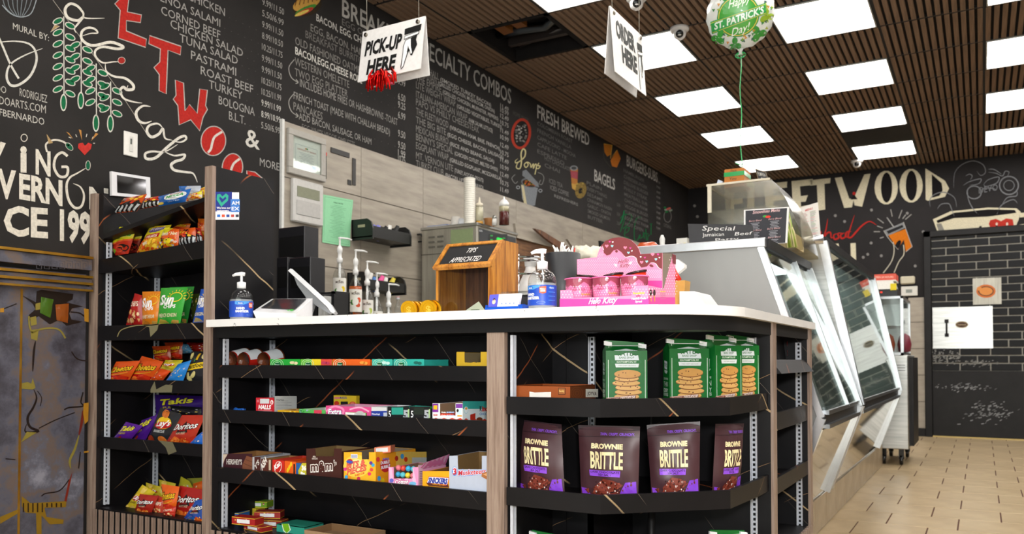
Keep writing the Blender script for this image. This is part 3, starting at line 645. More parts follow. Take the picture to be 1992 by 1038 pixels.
a.poly([(1425, 480), (1450, 476), (1480, 540), (1445, 545)], '#8a8880', 4).poly([(1870, 420), (1930, 420), (1925, 500), (1850, 505), (1856, 485), (1900, 478), (1900, 442), (1866, 445)], K, 3)
a.poly([(1762, 522), (1722, 522), (1703, 480), (1710, 460), (1740, 452), (1768, 465), (1795, 450), (1830, 455), (1835, 485), (1820, 520)], '#b8382e', 5)
for cx_ in (1745, 1800): a.poly([(cx_, 480), (cx_+18, 522), (cx_-18, 522)], '#201e1e', 6).ell(cx_, 480, 6, 8, '#e8d8c8', 7)
a.poly([(1650, 498), (1656, 490), (1664, 492), (1668, 488), (1662, 504)], '#1a1818', 5)
G2 = '#7e8084'
for st in [[(1516, 290), (1522, 210), (1560, 165), (1620, 145), (1672, 165), (1685, 205), (1660, 222), (1640, 200)], [(1568, 275), (1600, 255), (1660, 240), (1650, 265), (1600, 275)], [(1580, 225), (1600, 215), (1615, 225), (1605, 245)], [(1590, 300), (1595, 350), (1620, 400), (1650, 430)], [(1392, 390), (1390, 350), (1420, 320), (1470, 312), (1520, 340), (1532, 390)], [(1430, 400), (1450, 375), (1490, 372), (1505, 400), (1520, 440)], [(1700, 205), (1740, 210), (1775, 225), (1790, 200), (1810, 205), (1800, 230)], [(1675, 270), (1700, 245), (1755, 230), (1745, 262), (1690, 280), (1675, 270)], [(1700, 190), (1730, 190), (1770, 215)], [(1655, 310), (1680, 290), (1720, 290), (1745, 300)], [(1745, 430), (1770, 380), (1830, 350), (1856, 370)], [(1770, 385), (1800, 340), (1850, 330), (1852, 300)]]:
    a.stroke(st, 5, G2, 4, taper=True)
a.ring(1625, 312, 38, 34, 6, G2, 4).ring(1810, 275, 50, 48, 7, G2, 4).ring(1810, 275, 28, 27, 4, G2, 4).text('DEVO', 1650, 318, 1750, 300, 34, G2, 4)
struct(MB('chalk').art(a, f2, .002), 'mural_lettering', wall_back)
# back wall: tile strip, door
st = MB('grey_tile'); xL, xR = px(1768, BY), px(1806, BY); zt = pz(1790, 578, BY)
z = 0.09; 
while z < zt-.02:
    z1 = min(z+.30, zt); struct(MB('grey_tile').box(xL, xR, BY-.02, BY, z+.003, z1-.003), 'tile', wall_back, origin=(xL, BY, z)); z = z1
struct(MB('black_paint').box(WX, xR, BY-.025, BY, 0, .09), 'baseboard_back')
dx0, dx1 = px(1813, BY), px(1813, BY)+1.02; dtop = pz(1812, 462, BY)
struct(MB('black_paint').box(dx0-.075, dx0, BY-.05, BY, 0, dtop+.07, b=.006).box(dx0-.075, dx1+.07, BY-.05, BY, dtop, dtop+.07, b=.006).box(dx1, dx1+.075, BY-.05, BY, 0, dtop+.07, b=.006), 'trim_1')
door = struct(MB('black_paint').box(dx0+.004, dx1-.004, BY-.035, BY, .02, .74).box(dx0+.004, dx1-.004, BY-.012, BY, .74, dtop-.004), 'door_1')
struct(MB('brick_joint').box(dx0+.004, dx1-.004, BY-.016, BY-.010, .74, dtop-.004), 'brick_joint', door)
brick = None; z = .745; r = 0
while z < dtop-.03:
    z1 = min(z+.074, dtop-.006); x = dx0+.006-(.145 if r % 2 else 0.02)
    while x < dx1-.01:
        xa, xb = max(x, dx0+.006), min(x+.282, dx1-.006)
        if xb-xa > .03: struct(MB('door_brick').box(xa, xb, BY-.026, BY-.014, z, z1, b=.003), 'brick', door, origin=(xa, BY, z))
        x += .294
    z = z1+.012; r += 1
kp = [P(1814, 598, Y=BY-.03), P(1932, 677, Y=BY-.03)]
struct(MB('steel').box(kp[0].x, kp[1].x, BY-.034, BY-.027, kp[1].z, kp[0].z), 'push_plate', door)
hx = px(1842, BY); struct(MB('black_paint').tube([(hx, BY-.035, pz(1842, 652, BY)), (hx, BY-.075, pz(1842, 648, BY)), (hx, BY-.08, pz(1842, 638, BY)), (hx, BY-.075, pz(1842, 628, BY)), (hx, BY-.035, pz(1842, 624, BY))], .009).box(hx-.02, hx+.02, BY-.045, BY-.034, pz(0+1842, 655, BY), pz(1842, 648, BY)).box(hx-.02, hx+.02, BY-.045, BY-.034, pz(1842, 628, BY), pz(1842, 621, BY)), 'door_handle', door)
a = Art(); a.ell(1871, 631, 12.5, 6.5, '#3a1c14', 1).ring(1871, 631, 11, 5.4, .8, '#b8a070', 2).text('PUSH DOOR', 1863, 633, 1879, 633, 3.5, '#c9b48a', 3)
struct(MB('card').art(a, onY(BY-.034), .001), 'door_sticker', door)
rnd = random.Random(5); a = Art()
for _ in range(150):
    u = rnd.gauss(1928, 22); v = rnd.gauss(801, 9)
    if rnd.random() < .33: u, v = rnd.gauss(1885, 28), rnd.gauss(752, 3)
    if 1815 < u < 1990: a.stroke([(u-rnd.uniform(2, 7), v+rnd.uniform(0, 3)), (u, v)], rnd.uniform(.5, 2), '#8a8c8e', 1, sm=False)
for _ in range(90):
    u, v = rnd.uniform(1815, 1870), rnd.gauss(694, 6); a.stroke([(u-3, v+1), (u, v)], 1.3, '#8f8f8c', 1, sm=False)
for _ in range(60):
    u, v = rnd.gauss(1905, 18), rnd.gauss(706, 3.5); a.stroke([(u-3, v+1), (u, v)], 1.2, '#8f8f8c', 1, sm=False)
struct(MB('matte').art(a, lambda u, v, e: P(u, v, Y=BY-.0362)), 'scuff_mark', door)
struct(MB('satin', '#c8b070').box(dx0, dx1, BY-.06, BY, 0.001, .015), 'threshold', door)
c = P(1920, 566, Y=BY-.03); t = thing('wall_plaque', 'small grey square plaque with orange oval emblem high on the brick door', 'sign', c)
part(MB('steel_dull').box(c.x-.135, c.x+.135, BY-.042, BY-.028, c.z-.145, c.z+.145), 'plate', t)
a = Art(); a.ell(1918, 566, 19, 13, '#c86a28', 1).ell(1918, 566, 15, 9.5, '#3a2a22', 2).ell(1918, 566, 13, 8, '#d88a40', 3).ell(1905, 561, 5, 4, '#d88a40', 4)
part(MB('card').art(a, onY(BY-.042), .001), 'emblem', t)
# ================================================================ shop counter and snack shelving
YC, ZT = 2.12, 1.011; YB = 2.43
XA, XB = -3.25, -2.575                       # snack shelf between its posts
def standard(x, y, z0, z1, face, parent, side='standard'):
    """slotted steel upright; face: 'x+' (on a side wall seen from the right), 'x-' , 'y-' (on a back wall)"""
    m = MB('satin', '#c9cdd6'); w = .011
    if face[0] == 'x':
        s = 1 if face == 'x+' else -1
        m.box(x, x+s*.011, y-w, y-w+.004, z0, z1).box(x, x+s*.011, y+w-.004, y+w, z0, z1).box(x, x+s*.002, y-w, y+w, z0, z1)
        d = MB('matte', '#0c0c0e'); z = z0+.01
        while z < z1: d.box(x+s*.0018, x+s*.0026, y-.004, y+.004, z, z+.009); z += .0165
    else:
        m.box(x-w, x-w+.004, y-.011, y, z0, z1).box(x+w-.004, x+w, y-.011, y, z0, z1).box(x-w, x+w, y-.002, y, z0, z1)
        d = MB('matte', '#0c0c0e'); z = z0+.01
        while z < z1: d.box(x-.004, x+.004, y-.0027, y-.0018, z, z+.009); z += .0165
    o = struct_part(m, side, parent); tag(struct_part(d, 'slots', o), kind='stuff')
def struct_part(mb, name, parent): return mb.build(name, parent, wloc(parent))
# ---- snack shelf at the left
sh = thing('snack_shelf', 'tall black marble-look snack shelf with oak edges beside the mural wall', 'shelf', (-2.92, 2.27, 0))
zl, zr = 1.568, 1.6
struct_part(MB('black_marble').box(-3.258+.002, -3.225, YC+.012, YB, 0, zl).box(-2.570, -2.534, YC+.012, YB, 0, zr), 'side_panel', sh)
struct_part(MB('black_marble').box(-3.225, -2.57, YB-.015, YB, .2, 1.44), 'back_panel', sh)
tag(struct_part(MB('oak').box(-3.293, -3.256, YC-.004, YC+.014, .0, zl), 'edge_strip', sh), 'oak strip on the left edge'); tag(struct_part(MB('oak').box(-2.574, -2.533, YC-.004, YC+.014, 0, zr), 'edge_strip', sh), 'oak strip beside the counter')
struct_part(MB('black_marble').box(-3.29, -3.256, YC+.014, YB, 0, zl), 'side_panel', sh)
standard(-3.224, 2.155, .25, 1.36, 'x+', sh); standard(-3.224, 2.39, .25, 1.36, 'x+', sh); standard(-2.62, YB-.016, .25, 1.36, 'y-', sh)
# top shelf, a plain tilted board
z0, z1 = 1.372, 1.478
struct_part(MB('black_marble').hexa([(-3.224, YC+.01, z0), (-2.571, YC+.01, z1-.004), (-2.571, YB-.016, z1-.004), (-3.224, YB-.016, z0)], [(-3.224, YC+.01, z0+.02), (-2.571, YC+.01, z1+.012), (-2.571, YB-.016, z1+.012), (-3.224, YB-.016, z0+.02)]), 'shelf_board', sh)
LL = {}
for k, (vt, vb) in enumerate([(483, 515), (630, 660), (739, 763), (857, 880)]):
    zt, zb = pz(300, vt, YC), pz(300, vb, YC); dl = [.012, 0, 0, 0][k]
    if k == 0: # this one also rises to the right
        za0, za1, zb0, zb1 = pz(200, 497, YC), pz(398, 470, YC), pz(196, 523, YC), pz(398, 506, YC)
        za0, za1, zb0, zb1 = 1.283, 1.318, 1.224, 1.25
    else: za0 = za1 = zt; zb0 = zb1 = zb
    LL[k] = (za0, za1, zb0, zb1)
    struct_part(MB('black_marble').hexa([(-3.236, YC, zb0), (-2.573, YC, zb1), (-2.573, YC+.012, zb1), (-3.236, YC+.012, zb0)], [(-3.236, YC, za0), (-2.573, YC, za1), (-2.573, YC+.012, za1), (-3.236, YC+.012, za0)]), 'shelf_lip', sh)
    struct_part(MB('black_marble').hexa([(-3.224, YC+.012, zb0+.004), (-2.571, YC+.012, zb1+.004), (-2.571, YB-.016, zb1+.004), (-3.224, YB-.016, zb0+.004)], [(-3.224, YC+.012, zb0+.02), (-2.571, YC+.012, zb1+.02), (-2.571, YB-.016, zb1+.02), (-3.224, YB-.016, zb0+.02)]), 'shelf_board', sh)
struct_part(MB('black_marble').box(-3.224, -2.571, YC+.0, YB-.016, .226, .242), 'shelf_board', sh)
struct_part(MB('black_paint').box(-3.255, -2.575, YC+.008, YC+.02, .0, .226), 'base_backing', sh)
x = -3.244; so = None
while x < -2.58:
    if so is None: so = struct_part(MB('oak').box(x, x+.0235, YC-.008, YC-.005, 0, .236).use('black_paint').box(x+.0005, x+.023, YC-.005, YC+.008, 0, .235), 'slat', sh); o = so
    else: o = so.copy(); COL.objects.link(o); o.location.x = so.location.x+(x+3.244)
    x += .0378
# wrap marks on the lips (flat print)
a = Art(1.8606, 0, 480)
a.stroke([(425, 325), (440, 300), (490, 285), (545, 283), (580, 278)], 3.5, '#8a8058', 1).poly([(515, 283), (575, 277), (570, 300), (545, 326), (540, 290)], '#7c7658', 1).poly([(545, 527-12), (560, 486), (566, 515), (600, 498), (625, 500), (622, 526), (545, 527)], '#6e6a52', 1).poly([(575, 700), (625, 706), (640, 740), (610, 752), (600, 725)], '#66624c', 1)
tag(struct_part(MB('card').art(a, onY(YC-.0006)), 'gold_mark', sh), kind='stuff')
a = Art(); a.rect(419, 374, 465, 427, '#e8eaee', 1).rect(419, 373, 451, 411, '#1c2f86', 2).rect(448, 387, 466, 412, '#3a78c8', 3).text('AM', 450, 398, 465, 398, 7, '#f0f4ff', 4, .02).text('EX', 450, 409, 465, 409, 7, '#f0f4ff', 4, .02)
a.poly([(430, 402), (421, 388), (422, 378), (428, 377), (432, 382), (439, 376), (444, 380), (443, 390)], '#2aa68a', 3).poly([(431, 394), (426, 386), (427, 382), (433, 387), (438, 382), (440, 386)], '#1c2f86', 4)
a.text('We love our', 421, 406, 448, 406, 4, '#ffffff', 4, .02).text('customers', 421, 411, 444, 411, 4, '#ffffff', 4, .02)
for i, c in enumerate(['#2a6ac0', '#d0502a', '#2a4a9a', '#c04a40', '#303848']): a.rect(422+i*9, 417, 428+i*9, 422, c, 3)
st = MB('card').art(a, lambda u, v, e: P(u, v, X=-2.533)+Vector((e, 0, 0)), .0004)
solo(st, 'payment_sticker', 'blue and white card-payment sticker with a heart on the black shelf end', 'sticker')
# ---------------------------------------------------------------- counter
ct = thing('shop_counter', 'long shop counter with white top, oak posts and black candy shelves', 'counter', (-1.6, 2.5, 0))
cr = .30; XR = -.588; YF = 2.092; YE = 3.50
out = [(-2.531, YF)]
for t in range(0, 91, 5): out.append((XR-cr+cr*math.sin(math.radians(t)), YF+cr-cr*math.cos(math.radians(t))))
out += [(XR, YE), (-.98, YE), (-.98, 2.80), (-2.531, 2.80)]
struct_part(MB('counter_white').prism([(x, y, ZT-.027) for x, y in out], (0, 0, .027)), 'countertop', ct)
ap = []
def inset(pts, d): return [(x-(d if x > -.8 else 0) if x > -.99 else x, y) for x, y in pts]
rr = cr-.02; cxx, cyy = XR-.02-rr, YF+.02+rr
arc = [(cxx+rr*math.sin(math.radians(t)), cyy-rr*math.cos(math.radians(t))) for t in range(0, 91, 5)]
m = MB('matte', '#060608'); path = [(-2.5, YF+.02)]+arc+[(XR-.02, YE-.01)]
for (a0, b0), (a1, b1) in zip(path, path[1:]):
    pass
nv = len(path); m.add([(a, b, ZT-.068) for a, b in path]+[(a, b, ZT-.027) for a, b in path], [(i, i+1, nv+i+1, nv+i) for i in range(nv-1)], None, True)
pi = [(-2.5, YF+.032)]+[(cxx+(rr-.012)*math.sin(math.radians(t)), cyy-(rr-.012)*math.cos(math.radians(t))) for t in range(0, 91, 5)]+[(XR-.032, YE-.01)]
for ((a0, b0), (a1, b1)), ((c0, d0), (c1, d1)) in zip(zip(path, path[1:]), zip(pi, pi[1:])):
    m.add([(a0, b0, ZT-.068), (a1, b1, ZT-.068), (c1, d1, ZT-.068), (c0, d0, ZT-.068)], [(3, 2, 1, 0)]); m.add([(c0, d0, ZT-.068), (c1, d1, ZT-.068), (c1, d1, ZT-.027), (c0, d0, ZT-.027)], [(3, 2, 1, 0)])
struct_part(m, 'apron', ct)
# posts
XM0, XM1 = -1.305, -1.24
struct_part(MB('black_marble').box(-2.530, -2.497, YC+.004, YB, 0, ZT-.03), 'divider', ct)
struct_part(MB('oak').box(XM0, XM1-.004, YC-.004, YC+.016, 0, ZT-.027), 'post', ct)
struct_part(MB('black_marble').box(XM0+.008, XM1, YC+.016, YB, 0, ZT-.03), 'divider', ct)
YD0, YD1 = 2.735, 2.83; xe = -.607
struct_part(MB('black_marble').box(-1.15, xe-.002, YD1-.045, YD1, 0, ZT-.03), 'divider', ct)
struct_part(MB('oak').box(xe-.004, xe+.006, YD1-.047, YD1+.002, 0, ZT-.027), 'post', ct)
struct_part(MB('black_marble').box(-.98, xe-.002, YE-.055, YE-.012, 0, ZT-.03), 'divider', ct)
struct_part(MB('oak').box(xe-.004, xe+.006, YE-.058, YE-.01, 0, ZT-.027), 'post', ct)
struct_part(MB('black_marble').box(-2.5, XM1+.05, YB-.004, YB+.012, 0, ZT-.03).box(XM1, -1.10, YB, YB+.015, 0, ZT-.03).box(-1.115, -1.10, YB, YD1, 0, ZT-.03).box(-.985, -.97, YD1, YE-.05, 0, ZT-.03), 'back_panel', ct)
struct_part(MB('satin', '#141318').box(-2.50, XM0+.01, YC+.03, YB-.01, .945, .955).box(XM1, -.66, YC+.15, YB, .945, .955), 'shelf_underside', ct)
standard(-2.496, 2.15, .22, .94, 'x+', ct); standard(-2.496, 2.385, .22, .94, 'x+', ct)
standard(-1.238, 2.15, 0.1, .935, 'x+', ct)
standard(px(1150, 2.42), 2.43, .6, .935, 'y-', ct); standard(px(1184, 2.78), 2.784, .3, .935, 'y-', ct); standard(px(1465, 2.78), 2.784, .1, .935, 'y-', ct)
standard(px(1553, 3.44), 3.444, .1, .93, 'y-', ct)
struct_part(MB('black_paint').tube([(px(1266, 2.5), 2.5, 0), (px(1266, 2.5), 2.5, .44)], .012).tube([(px(1266, 2.45), 2.45, .62), (px(1266, 2.45), 2.45, .71)], .003), 'support_rod', ct)
# candy shelves between the posts
ZS = []
for vt, vb in ((710.5, 738), (807.7, 836), (934, 966)):
    zt, zb = pz(700, vt, YC), pz(700, vb, YC); ZS.append((zt, zb))
    struct_part(MB('black_marble').box(-2.497, XM0+.004, YC+.001, YC+.013, zb, zt), 'shelf_lip', ct)
    struct_part(MB('black_marble').box(-2.497, XM0+.008, YC+.013, YB-.004, zb+.003, zb+.017), 'shelf_board', ct)
struct_part(MB('black_marble').box(-2.497, XM0+.008, YC+.0, YB-.004, .214, .230), 'shelf_board', ct)
struct_part(MB('black_paint').box(-2.52, XM0, YC+.004, YC+.018, 0, .214), 'base_backing', ct)
x = -2.521; so = None
while x < XM0-.02:
    if so is None: so = struct_part(MB('oak').box(x, x+.0235, YC-.012, YC-.009, 0, .224).use('black_paint').box(x+.0005, x+.023, YC-.009, YC+.004, 0, .223), 'slat', ct); o = so
    else: o = so.copy(); COL.objects.link(o); o.location.x = so.location.x+(x+2.521)
    x += .0378
# corner shelves: bent lip in four flats
cp = [(XM1+.001, YC+.002), (-.935, YC+.004), (-.642, 2.395), (xe-.014, 2.665), (xe-.012, YD1-.047)]
ZC = []
def bent(z0, z1, pts, th, name, par):
    m = MB('black_marble')
    inn = []
    for i, (x, y) in enumerate(pts):
        a_ = pts[max(0, i-1)]; b_ = pts[min(len(pts)-1, i+1)]; d = Vector((b_[0]-a_[0], b_[1]-a_[1])).normalized(); inn.append((x-d.y*th, y+d.x*th))
    for i in range(len(pts)-1):
        p, q, r_, s_ = pts[i], pts[i+1], inn[i+1], inn[i]
        m.hexa([(p[0], p[1], z0), (q[0], q[1], z0), (r_[0], r_[1], z0), (s_[0], s_[1], z0)], [(p[0], p[1], z1), (q[0], q[1], z1), (r_[0], r_[1], z1), (s_[0], s_[1], z1)])
    return struct_part(m, name, par)
for vt, vb in ((770.8, 805), (947, 982), (1130, 1162)):
    zt, zb = pz(985, vt, YC), pz(985, vb, YC); ZC.append((zt, zb)); bent(zb, zt, cp, .012, 'shelf_lip', ct)
    ii = [(x-.006*(i > 0), y+.012) for i, (x, y) in enumerate(cp)]
    struct_part(MB('black_marble').prism([(x, y, zb+.003) for x, y in ii]+[(-1.098, YD1-.047, zb+.003), (-1.098, YB+.02, zb+.003), (XM1+.001, YB-.001, zb+.003)], (0, 0, .014)), 'shelf_board', ct)
struct_part(MB('black_marble').box(XM1+.002, -.72, YC+.1, 2.7, .02, .10), 'plinth', ct)
# right bay, facing the aisle
ys = [(YD1+.003, YE-.059)]
for k, (ut, vt, vb) in enumerate([(1512, 699, 726), (1512, 803, 838), (1512, 931, 963)]):
    zt, zb = P(ut, vt, X=xe).z, P(ut, vb, X=xe).z; y0, y1 = ys[0]
    if k == 0:
        struct_part(MB('black_marble').hexa([(xe-.03, y0, zb), (xe+.022, y0, zb), (xe+.022, y1, zb), (xe-.03, y1, zb)], [(xe-.026, y0, zt), (xe-.014, y0, zt), (xe-.014, y1, zt), (xe-.026, y1, zt)]), 'shelf_lip', ct)
    else: struct_part(MB('black_marble').box(xe-.016, xe-.004, y0, y1, zb, zt), 'shelf_lip', ct)
    struct_part(MB('black_marble').box(-.968, xe-.03, y0, y1, zb+.003, zb+.017), 'shelf_board', ct)
x = YD1+.0; so = None
while x < YE-.03:
    if so is None: so = struct_part(MB('oak').box(xe-.004, xe+.008, x, x+.0235, 0, .20), 'slat', ct); o = so
    else: o = so.copy(); COL.objects.link(o); o.location.y = so.location.y+(x-YD1)
    x += .0378
struct_part(MB('black_paint').box(-.97, xe-.006, YD1, YE-.06, .18, .196), 'shelf_board', ct)
# small scuffs on the white edge
a = Art(); rnd = random.Random(3)
for u, v in ((456, 633), (540, 625), (675, 607), (1018, 600), (1161, 597), (1163, 590), (1566, 639)):
    for _ in range(3 if u in (540, 1018, 675) else 7): x_, y_ = u+rnd.uniform(-3, 3), v+rnd.uniform(-5, 5); a.stroke([(x_, y_), (x_+rnd.uniform(-2, 2), y_+rnd.uniform(-3, 3))], .8, '#4a4a48' if u != 1566 else '#c8b078', 1, sm=False)
a2 = Art(); a2.items = [i for i in a.items if i[0][0][0] < 1300]
struct_part(MB('matte').art(a2, lambda u, v, e: P(u, v, Y=YF-.0008)), 'scuff_mark', ct)
# ================================================================ stone-effect cabinet under the mural
sc = thing('stone_cabinet', 'grey cracked stone-effect cabinet with gold mouldings under the wall mural', 'cabinet', (-3.26, 1.0, 0))
XS = WX+.03
struct_part(MB('stone').box(WX+.002, XS-.004, -.4, 2.09, 0, 1.22), 'body', sc)
ysm = P(40, 700, X=XS).y
struct_part(MB('stone').box(XS-.004, XS, -.2, ysm-.004, 0, 1.14), 'door', sc); dr = struct_part(MB('stone').box(XS-.004, XS, ysm+.004, 2.085, 0, 1.14), 'door', sc)
struct_part(MB('gold').box(XS-.004, XS+.003, ysm-.004, ysm+.004, 0, 1.14), 'gold_seam', sc)
g = MB('gold'); s_ = MB('stone')
for v, h, pr in ((484, 5, .03), (490, 22, .02), (524, 5, .03), (531, 8, .02), (538, 5, .03), (546, 8, .02), (552, 4, .03)):
    z1 = P(60, v+3, X=XS).z; z0 = P(60, v+3+h, X=XS).z
    (g if h < 7 else s_).box(WX+.002, XS+pr, -.4, 2.1, z0, z1)
struct_part(g, 'gold_moulding', sc); struct_part(s_, 'stone_moulding', sc)
a = Art(1.858, 0, 480)
for i in range(7):
    x = 128+i*28; a.stroke([(x, 50), (x+22, 52), (x+22, 80), (x+4, 78), (x+4, 58), (x+15, 60), (x+15, 70)], 2.4, '#4c4a50', 1, sm=False)
struct_part(MB('card').art(a, onX(XS+.0205)), 'key_pattern', sc)
a = Art(1.858, 0, 480); D = '#1c0f08'; Gd = '#8a7d34'; Go = '#b07d1e'
a.poly([(80, 175), (110, 190), (130, 200), (132, 160), (150, 155), (265, 170), (262, 190), (240, 200), (300, 215), (260, 222), (250, 240), (258, 262), (300, 270), (240, 285), (215, 262), (180, 280), (140, 250), (100, 270), (105, 245), (128, 225), (118, 205)], D, 1)
a.poly([(128, 205), (150, 200), (150, 225), (128, 228)], Gd, 2).poly([(108, 255), (130, 250), (133, 280), (112, 285)], Gd, 2).poly([(303, 222), (320, 225), (320, 272), (305, 268)], Go, 2)
a.stroke([(104, 250), (106, 285), (118, 310), (135, 300), (180, 293), (215, 300), (236, 330)], 6, Gd, 2).poly([(110, 300), (140, 296), (134, 338), (112, 332)], Gd, 2)
a.stroke([(128, 340), (122, 380), (118, 450)], 8, D, 1, taper=True).poly([(78, 492), (100, 488), (112, 494), (118, 474), (128, 508), (118, 515), (78, 512)], Gd, 2)
a.stroke([(122, 515), (132, 545), (120, 580), (100, 615), (108, 650), (140, 665), (92, 668), (96, 640)], 9, D, 1, taper=True).poly([(96, 668), (132, 670), (75, 706)], Gd, 2)
a.stroke([(140, 655), (200, 625), (270, 598)], 3.5, D, 1).stroke([(300, 525), (292, 560), (300, 575), (250, 580), (232, 588)], 5, D, 1).poly([(302, 565), (320, 562), (318, 628), (306, 640), (300, 600)], Go, 2)
a.stroke([(300, 590), (296, 630), (285, 680)], 10, '#6a2010', 1, taper=True).stroke([(285, 680), (270, 730), (252, 770), (255, 800)], 9, Gd, 2, taper=True).poly([(262, 810), (252, 860), (240, 920), (232, 918), (246, 850)], '#7a2414', 2)
a.stroke([(250, 840), (215, 880), (165, 890), (150, 900)], 4, D, 1).stroke([(258, 378), (280, 405), (318, 412)], 4, D, 1).stroke([(255, 235), (290, 240), (315, 262)], 5, D, 1).stroke([(20, 765), (55, 768)], 4, D, 1).stroke([(10, 225), (60, 205)], 4, D, 1).stroke([(135, 520), (150, 545), (145, 575)], 3, D, 1).stroke([(290, 740), (284, 800)], 4, D, 1)
a.poly([(78, 900), (110, 925), (240, 918), (238, 940), (160, 942), (168, 975), (230, 985), (228, 1000), (180, 1002), (150, 970), (150, 1037), (132, 1037), (130, 962), (92, 960), (78, 935)], '#8a6a14', 1)
for i in range(9): a.rect(82+i*17, 925, 87+i*17, 958 if i < 5 else 940, '#2a1a08', 2)
a.poly([(0, 975), (70, 945), (72, 958), (0, 1000)], '#8a6a14', 1); a.poly([(302, 738), (320, 736), (320, 742), (303, 744)], Go, 2).poly([(0, 222), (14, 220), (14, 236), (0, 236)], Go, 2)
tag(struct_part(MB('satin').art(a, onX(XS+.0006), .0005), 'crack', sc), kind='stuff')
# ================================================================ deli cases
def strip(m, pts, x_off=0): pass
XK, ZK = -.56, .622
def case(y0, y1, prof, name, label, endcol):
    t = thing(name, label, 'display case', (-1.0, (y0+y1)/2, 0))
    return t
# case one (nearer, lower)
c1 = case(3.56, 4.66, None, 'deli_case', 'low stainless deli case with slanted glass front, nearest the counter', None)
Y1a, Y1b = 3.56, 4.59
ztp = 1.345; xt = -.80
struct_part(MB('steel_warm').prism([(-1.45, Y1a, .15), (-1.45, Y1a, ztp), (xt-.035, Y1a, ztp), (XK-.035, Y1a, ZK), (-.74, Y1a, .16)], (0, .018, 0)), 'end_panel', c1)
ep = MB('metal', '#d9d9dc'); ep.box(-1.46, xt+.004, Y1a-.012, Y1a+.02, ztp-.002, ztp+.038, b=.003)
def bar(m, a_, b_, w, d):
    a_, b_ = Vector(a_), Vector(b_); t = (b_-a_).normalized(); s_ = t.cross(Vector((0, 1, 0))).normalized(); m.obox((a_+b_)/2, (b_-a_)/2, s_*w, Vector((0, d, 0)))
bar(ep, (xt-.018, Y1a+.004, ztp), (XK-.018, Y1a+.004, ZK), .014, .012); bar(ep, (XK-.018, Y1a+.004, ZK), (-.735, Y1a+.004, .17), .018, .014)
struct_part(ep, 'end_trim', c1)
struct_part(MB('black_paint').box(xt-.03, xt+.012, Y1a+.02, Y1b, ztp-.005, ztp+.036).box(xt-.012, xt-.002, Y1a+.03, Y1b, ztp-.055, ztp-.008), 'top_rail', c1)
struct_part(MB('metal', '#c8ccd0').box(-1.46, xt-.03, Y1a+.02, Y1b, ztp+.0, ztp+.03), 'top', c1)
def glassfront(y0, y1, x0, z0, x1, z1, par, mat='case_glass'):
    n = Vector((z1-z0, 0, -(x1-x0))).normalized()
    q = [Vector((x0, y0, z0)), Vector((x0, y1, z0)), Vector((x1, y1, z1)), Vector((x1, y0, z1))]
    nn = Vector((abs(z1-z0), 0, abs(x1-x0))).normalized()*-.005
    m = MB(mat); m.prism(q, nn); return struct_part(m, 'front_glass', par)
glassfront(Y1a+.025, Y1b-.02, xt, ztp-.01, XK, ZK+.03, c1)
for a_, b_, w_, d_ in (((xt+.004, Y1b-.02, ztp), (XK+.008, Y1b-.02, ZK), .015, .012), ((XK+.006, Y1b-.02, ZK), (-.715, Y1b-.02, .17), .014, .016), ((xt+.003, (Y1a+Y1b)/2+.1, ztp), (XK+.003, (Y1a+Y1b)/2+.1, ZK+.02), .009, .010)):
    r = MB('metal', '#dfe3e6'); bar(r, a_, b_, w_, d_); struct_part(r, 'front_trim', c1)
struct_part(MB('metal', '#b4b8bc').box(XK-.05, XK+.01, Y1a+.02, Y1b-.03, ZK+.012, ZK+.03).box(XK-.05, XK+.012, Y1a+.02, Y1b-.03, ZK-.045, ZK-.028), 'front_rail', c1)
struct_part(MB('black_paint').box(XK-.05, XK-.004, Y1a+.02, Y1b-.03, ZK-.03, ZK+.014), 'vent_grille', c1)
def panel(y0, y1, par):
    q = [Vector((XK-.012, y0, ZK-.05)), Vector((XK-.012, y1, ZK-.05)), Vector((-.725, y1, .175)), Vector((-.725, y0, .175))]
    return struct_part(MB('mirror', '#d4d2cc').prism(q, (-.01, 0, 0)), 'lower_panel', par)
panel(Y1a+.015, Y1b-.03, c1)
struct_part(MB('satin', '#d4dad6').box(-1.45, -1.44, Y1a+.02, Y1b, .2, ztp).box(-1.44, XK-.06, Y1a+.02, Y1b, .56, .58).box(-1.44, -.86, Y1a+.03, Y1b-.03, .95, .96), 'interior', c1)
struct_part(MB('case_lamp').box(-.95, -.90, Y1a+.1, Y1b-.1, ztp-.03, ztp-.01), 'tube_lamp', c1)
# case two (farther, taller)
Y2a, Y2b = 4.66, 6.95; xq, zq = P(1601, 470, Y=Y2a).x, P(1601, 470, Y=Y2a).z
c2 = thing('deli_case', 'tall stainless deli case with slanted glass, behind the low one', 'display case', (-1.0, 5.8, 0))
pr = [(-1.5, .15), (-1.5, zq-.02), (xq-.20, zq-.03), (xq-.02, zq+.01), (xq, zq-.02), (XK-.03, ZK), (-.74, .16)]
struct_part(MB('steel').prism([(x, Y2a, z) for x, z in pr], (0, .02, 0)), 'end_panel', c2)
e2 = MB('metal', '#e4e6ea'); e2.tube([(xq-.21, Y2a-.02, zq-.035), (xq-.16, Y2a-.02, zq-.005), (xq-.10, Y2a-.02, zq+.005), (xq+.005, Y2a-.02, zq+.012)], .026, n=10)
bar(e2, (xq+.0, Y2a+.0, zq), (XK+.0, Y2a+.0, ZK), .022, .022); bar(e2, (XK+.0, Y2a+.0, ZK), (-.72, Y2a+.0, .18), .02, .022)
struct_part(e2, 'end_trim', c2)
struct_part(MB('black_paint').box(xq-.05, xq+.014, Y2a+.02, Y2b, zq-.01, zq+.03).box(xq-.012, xq-.002, Y2a+.03, Y2b, zq-.075, zq-.03), 'top_rail', c2)
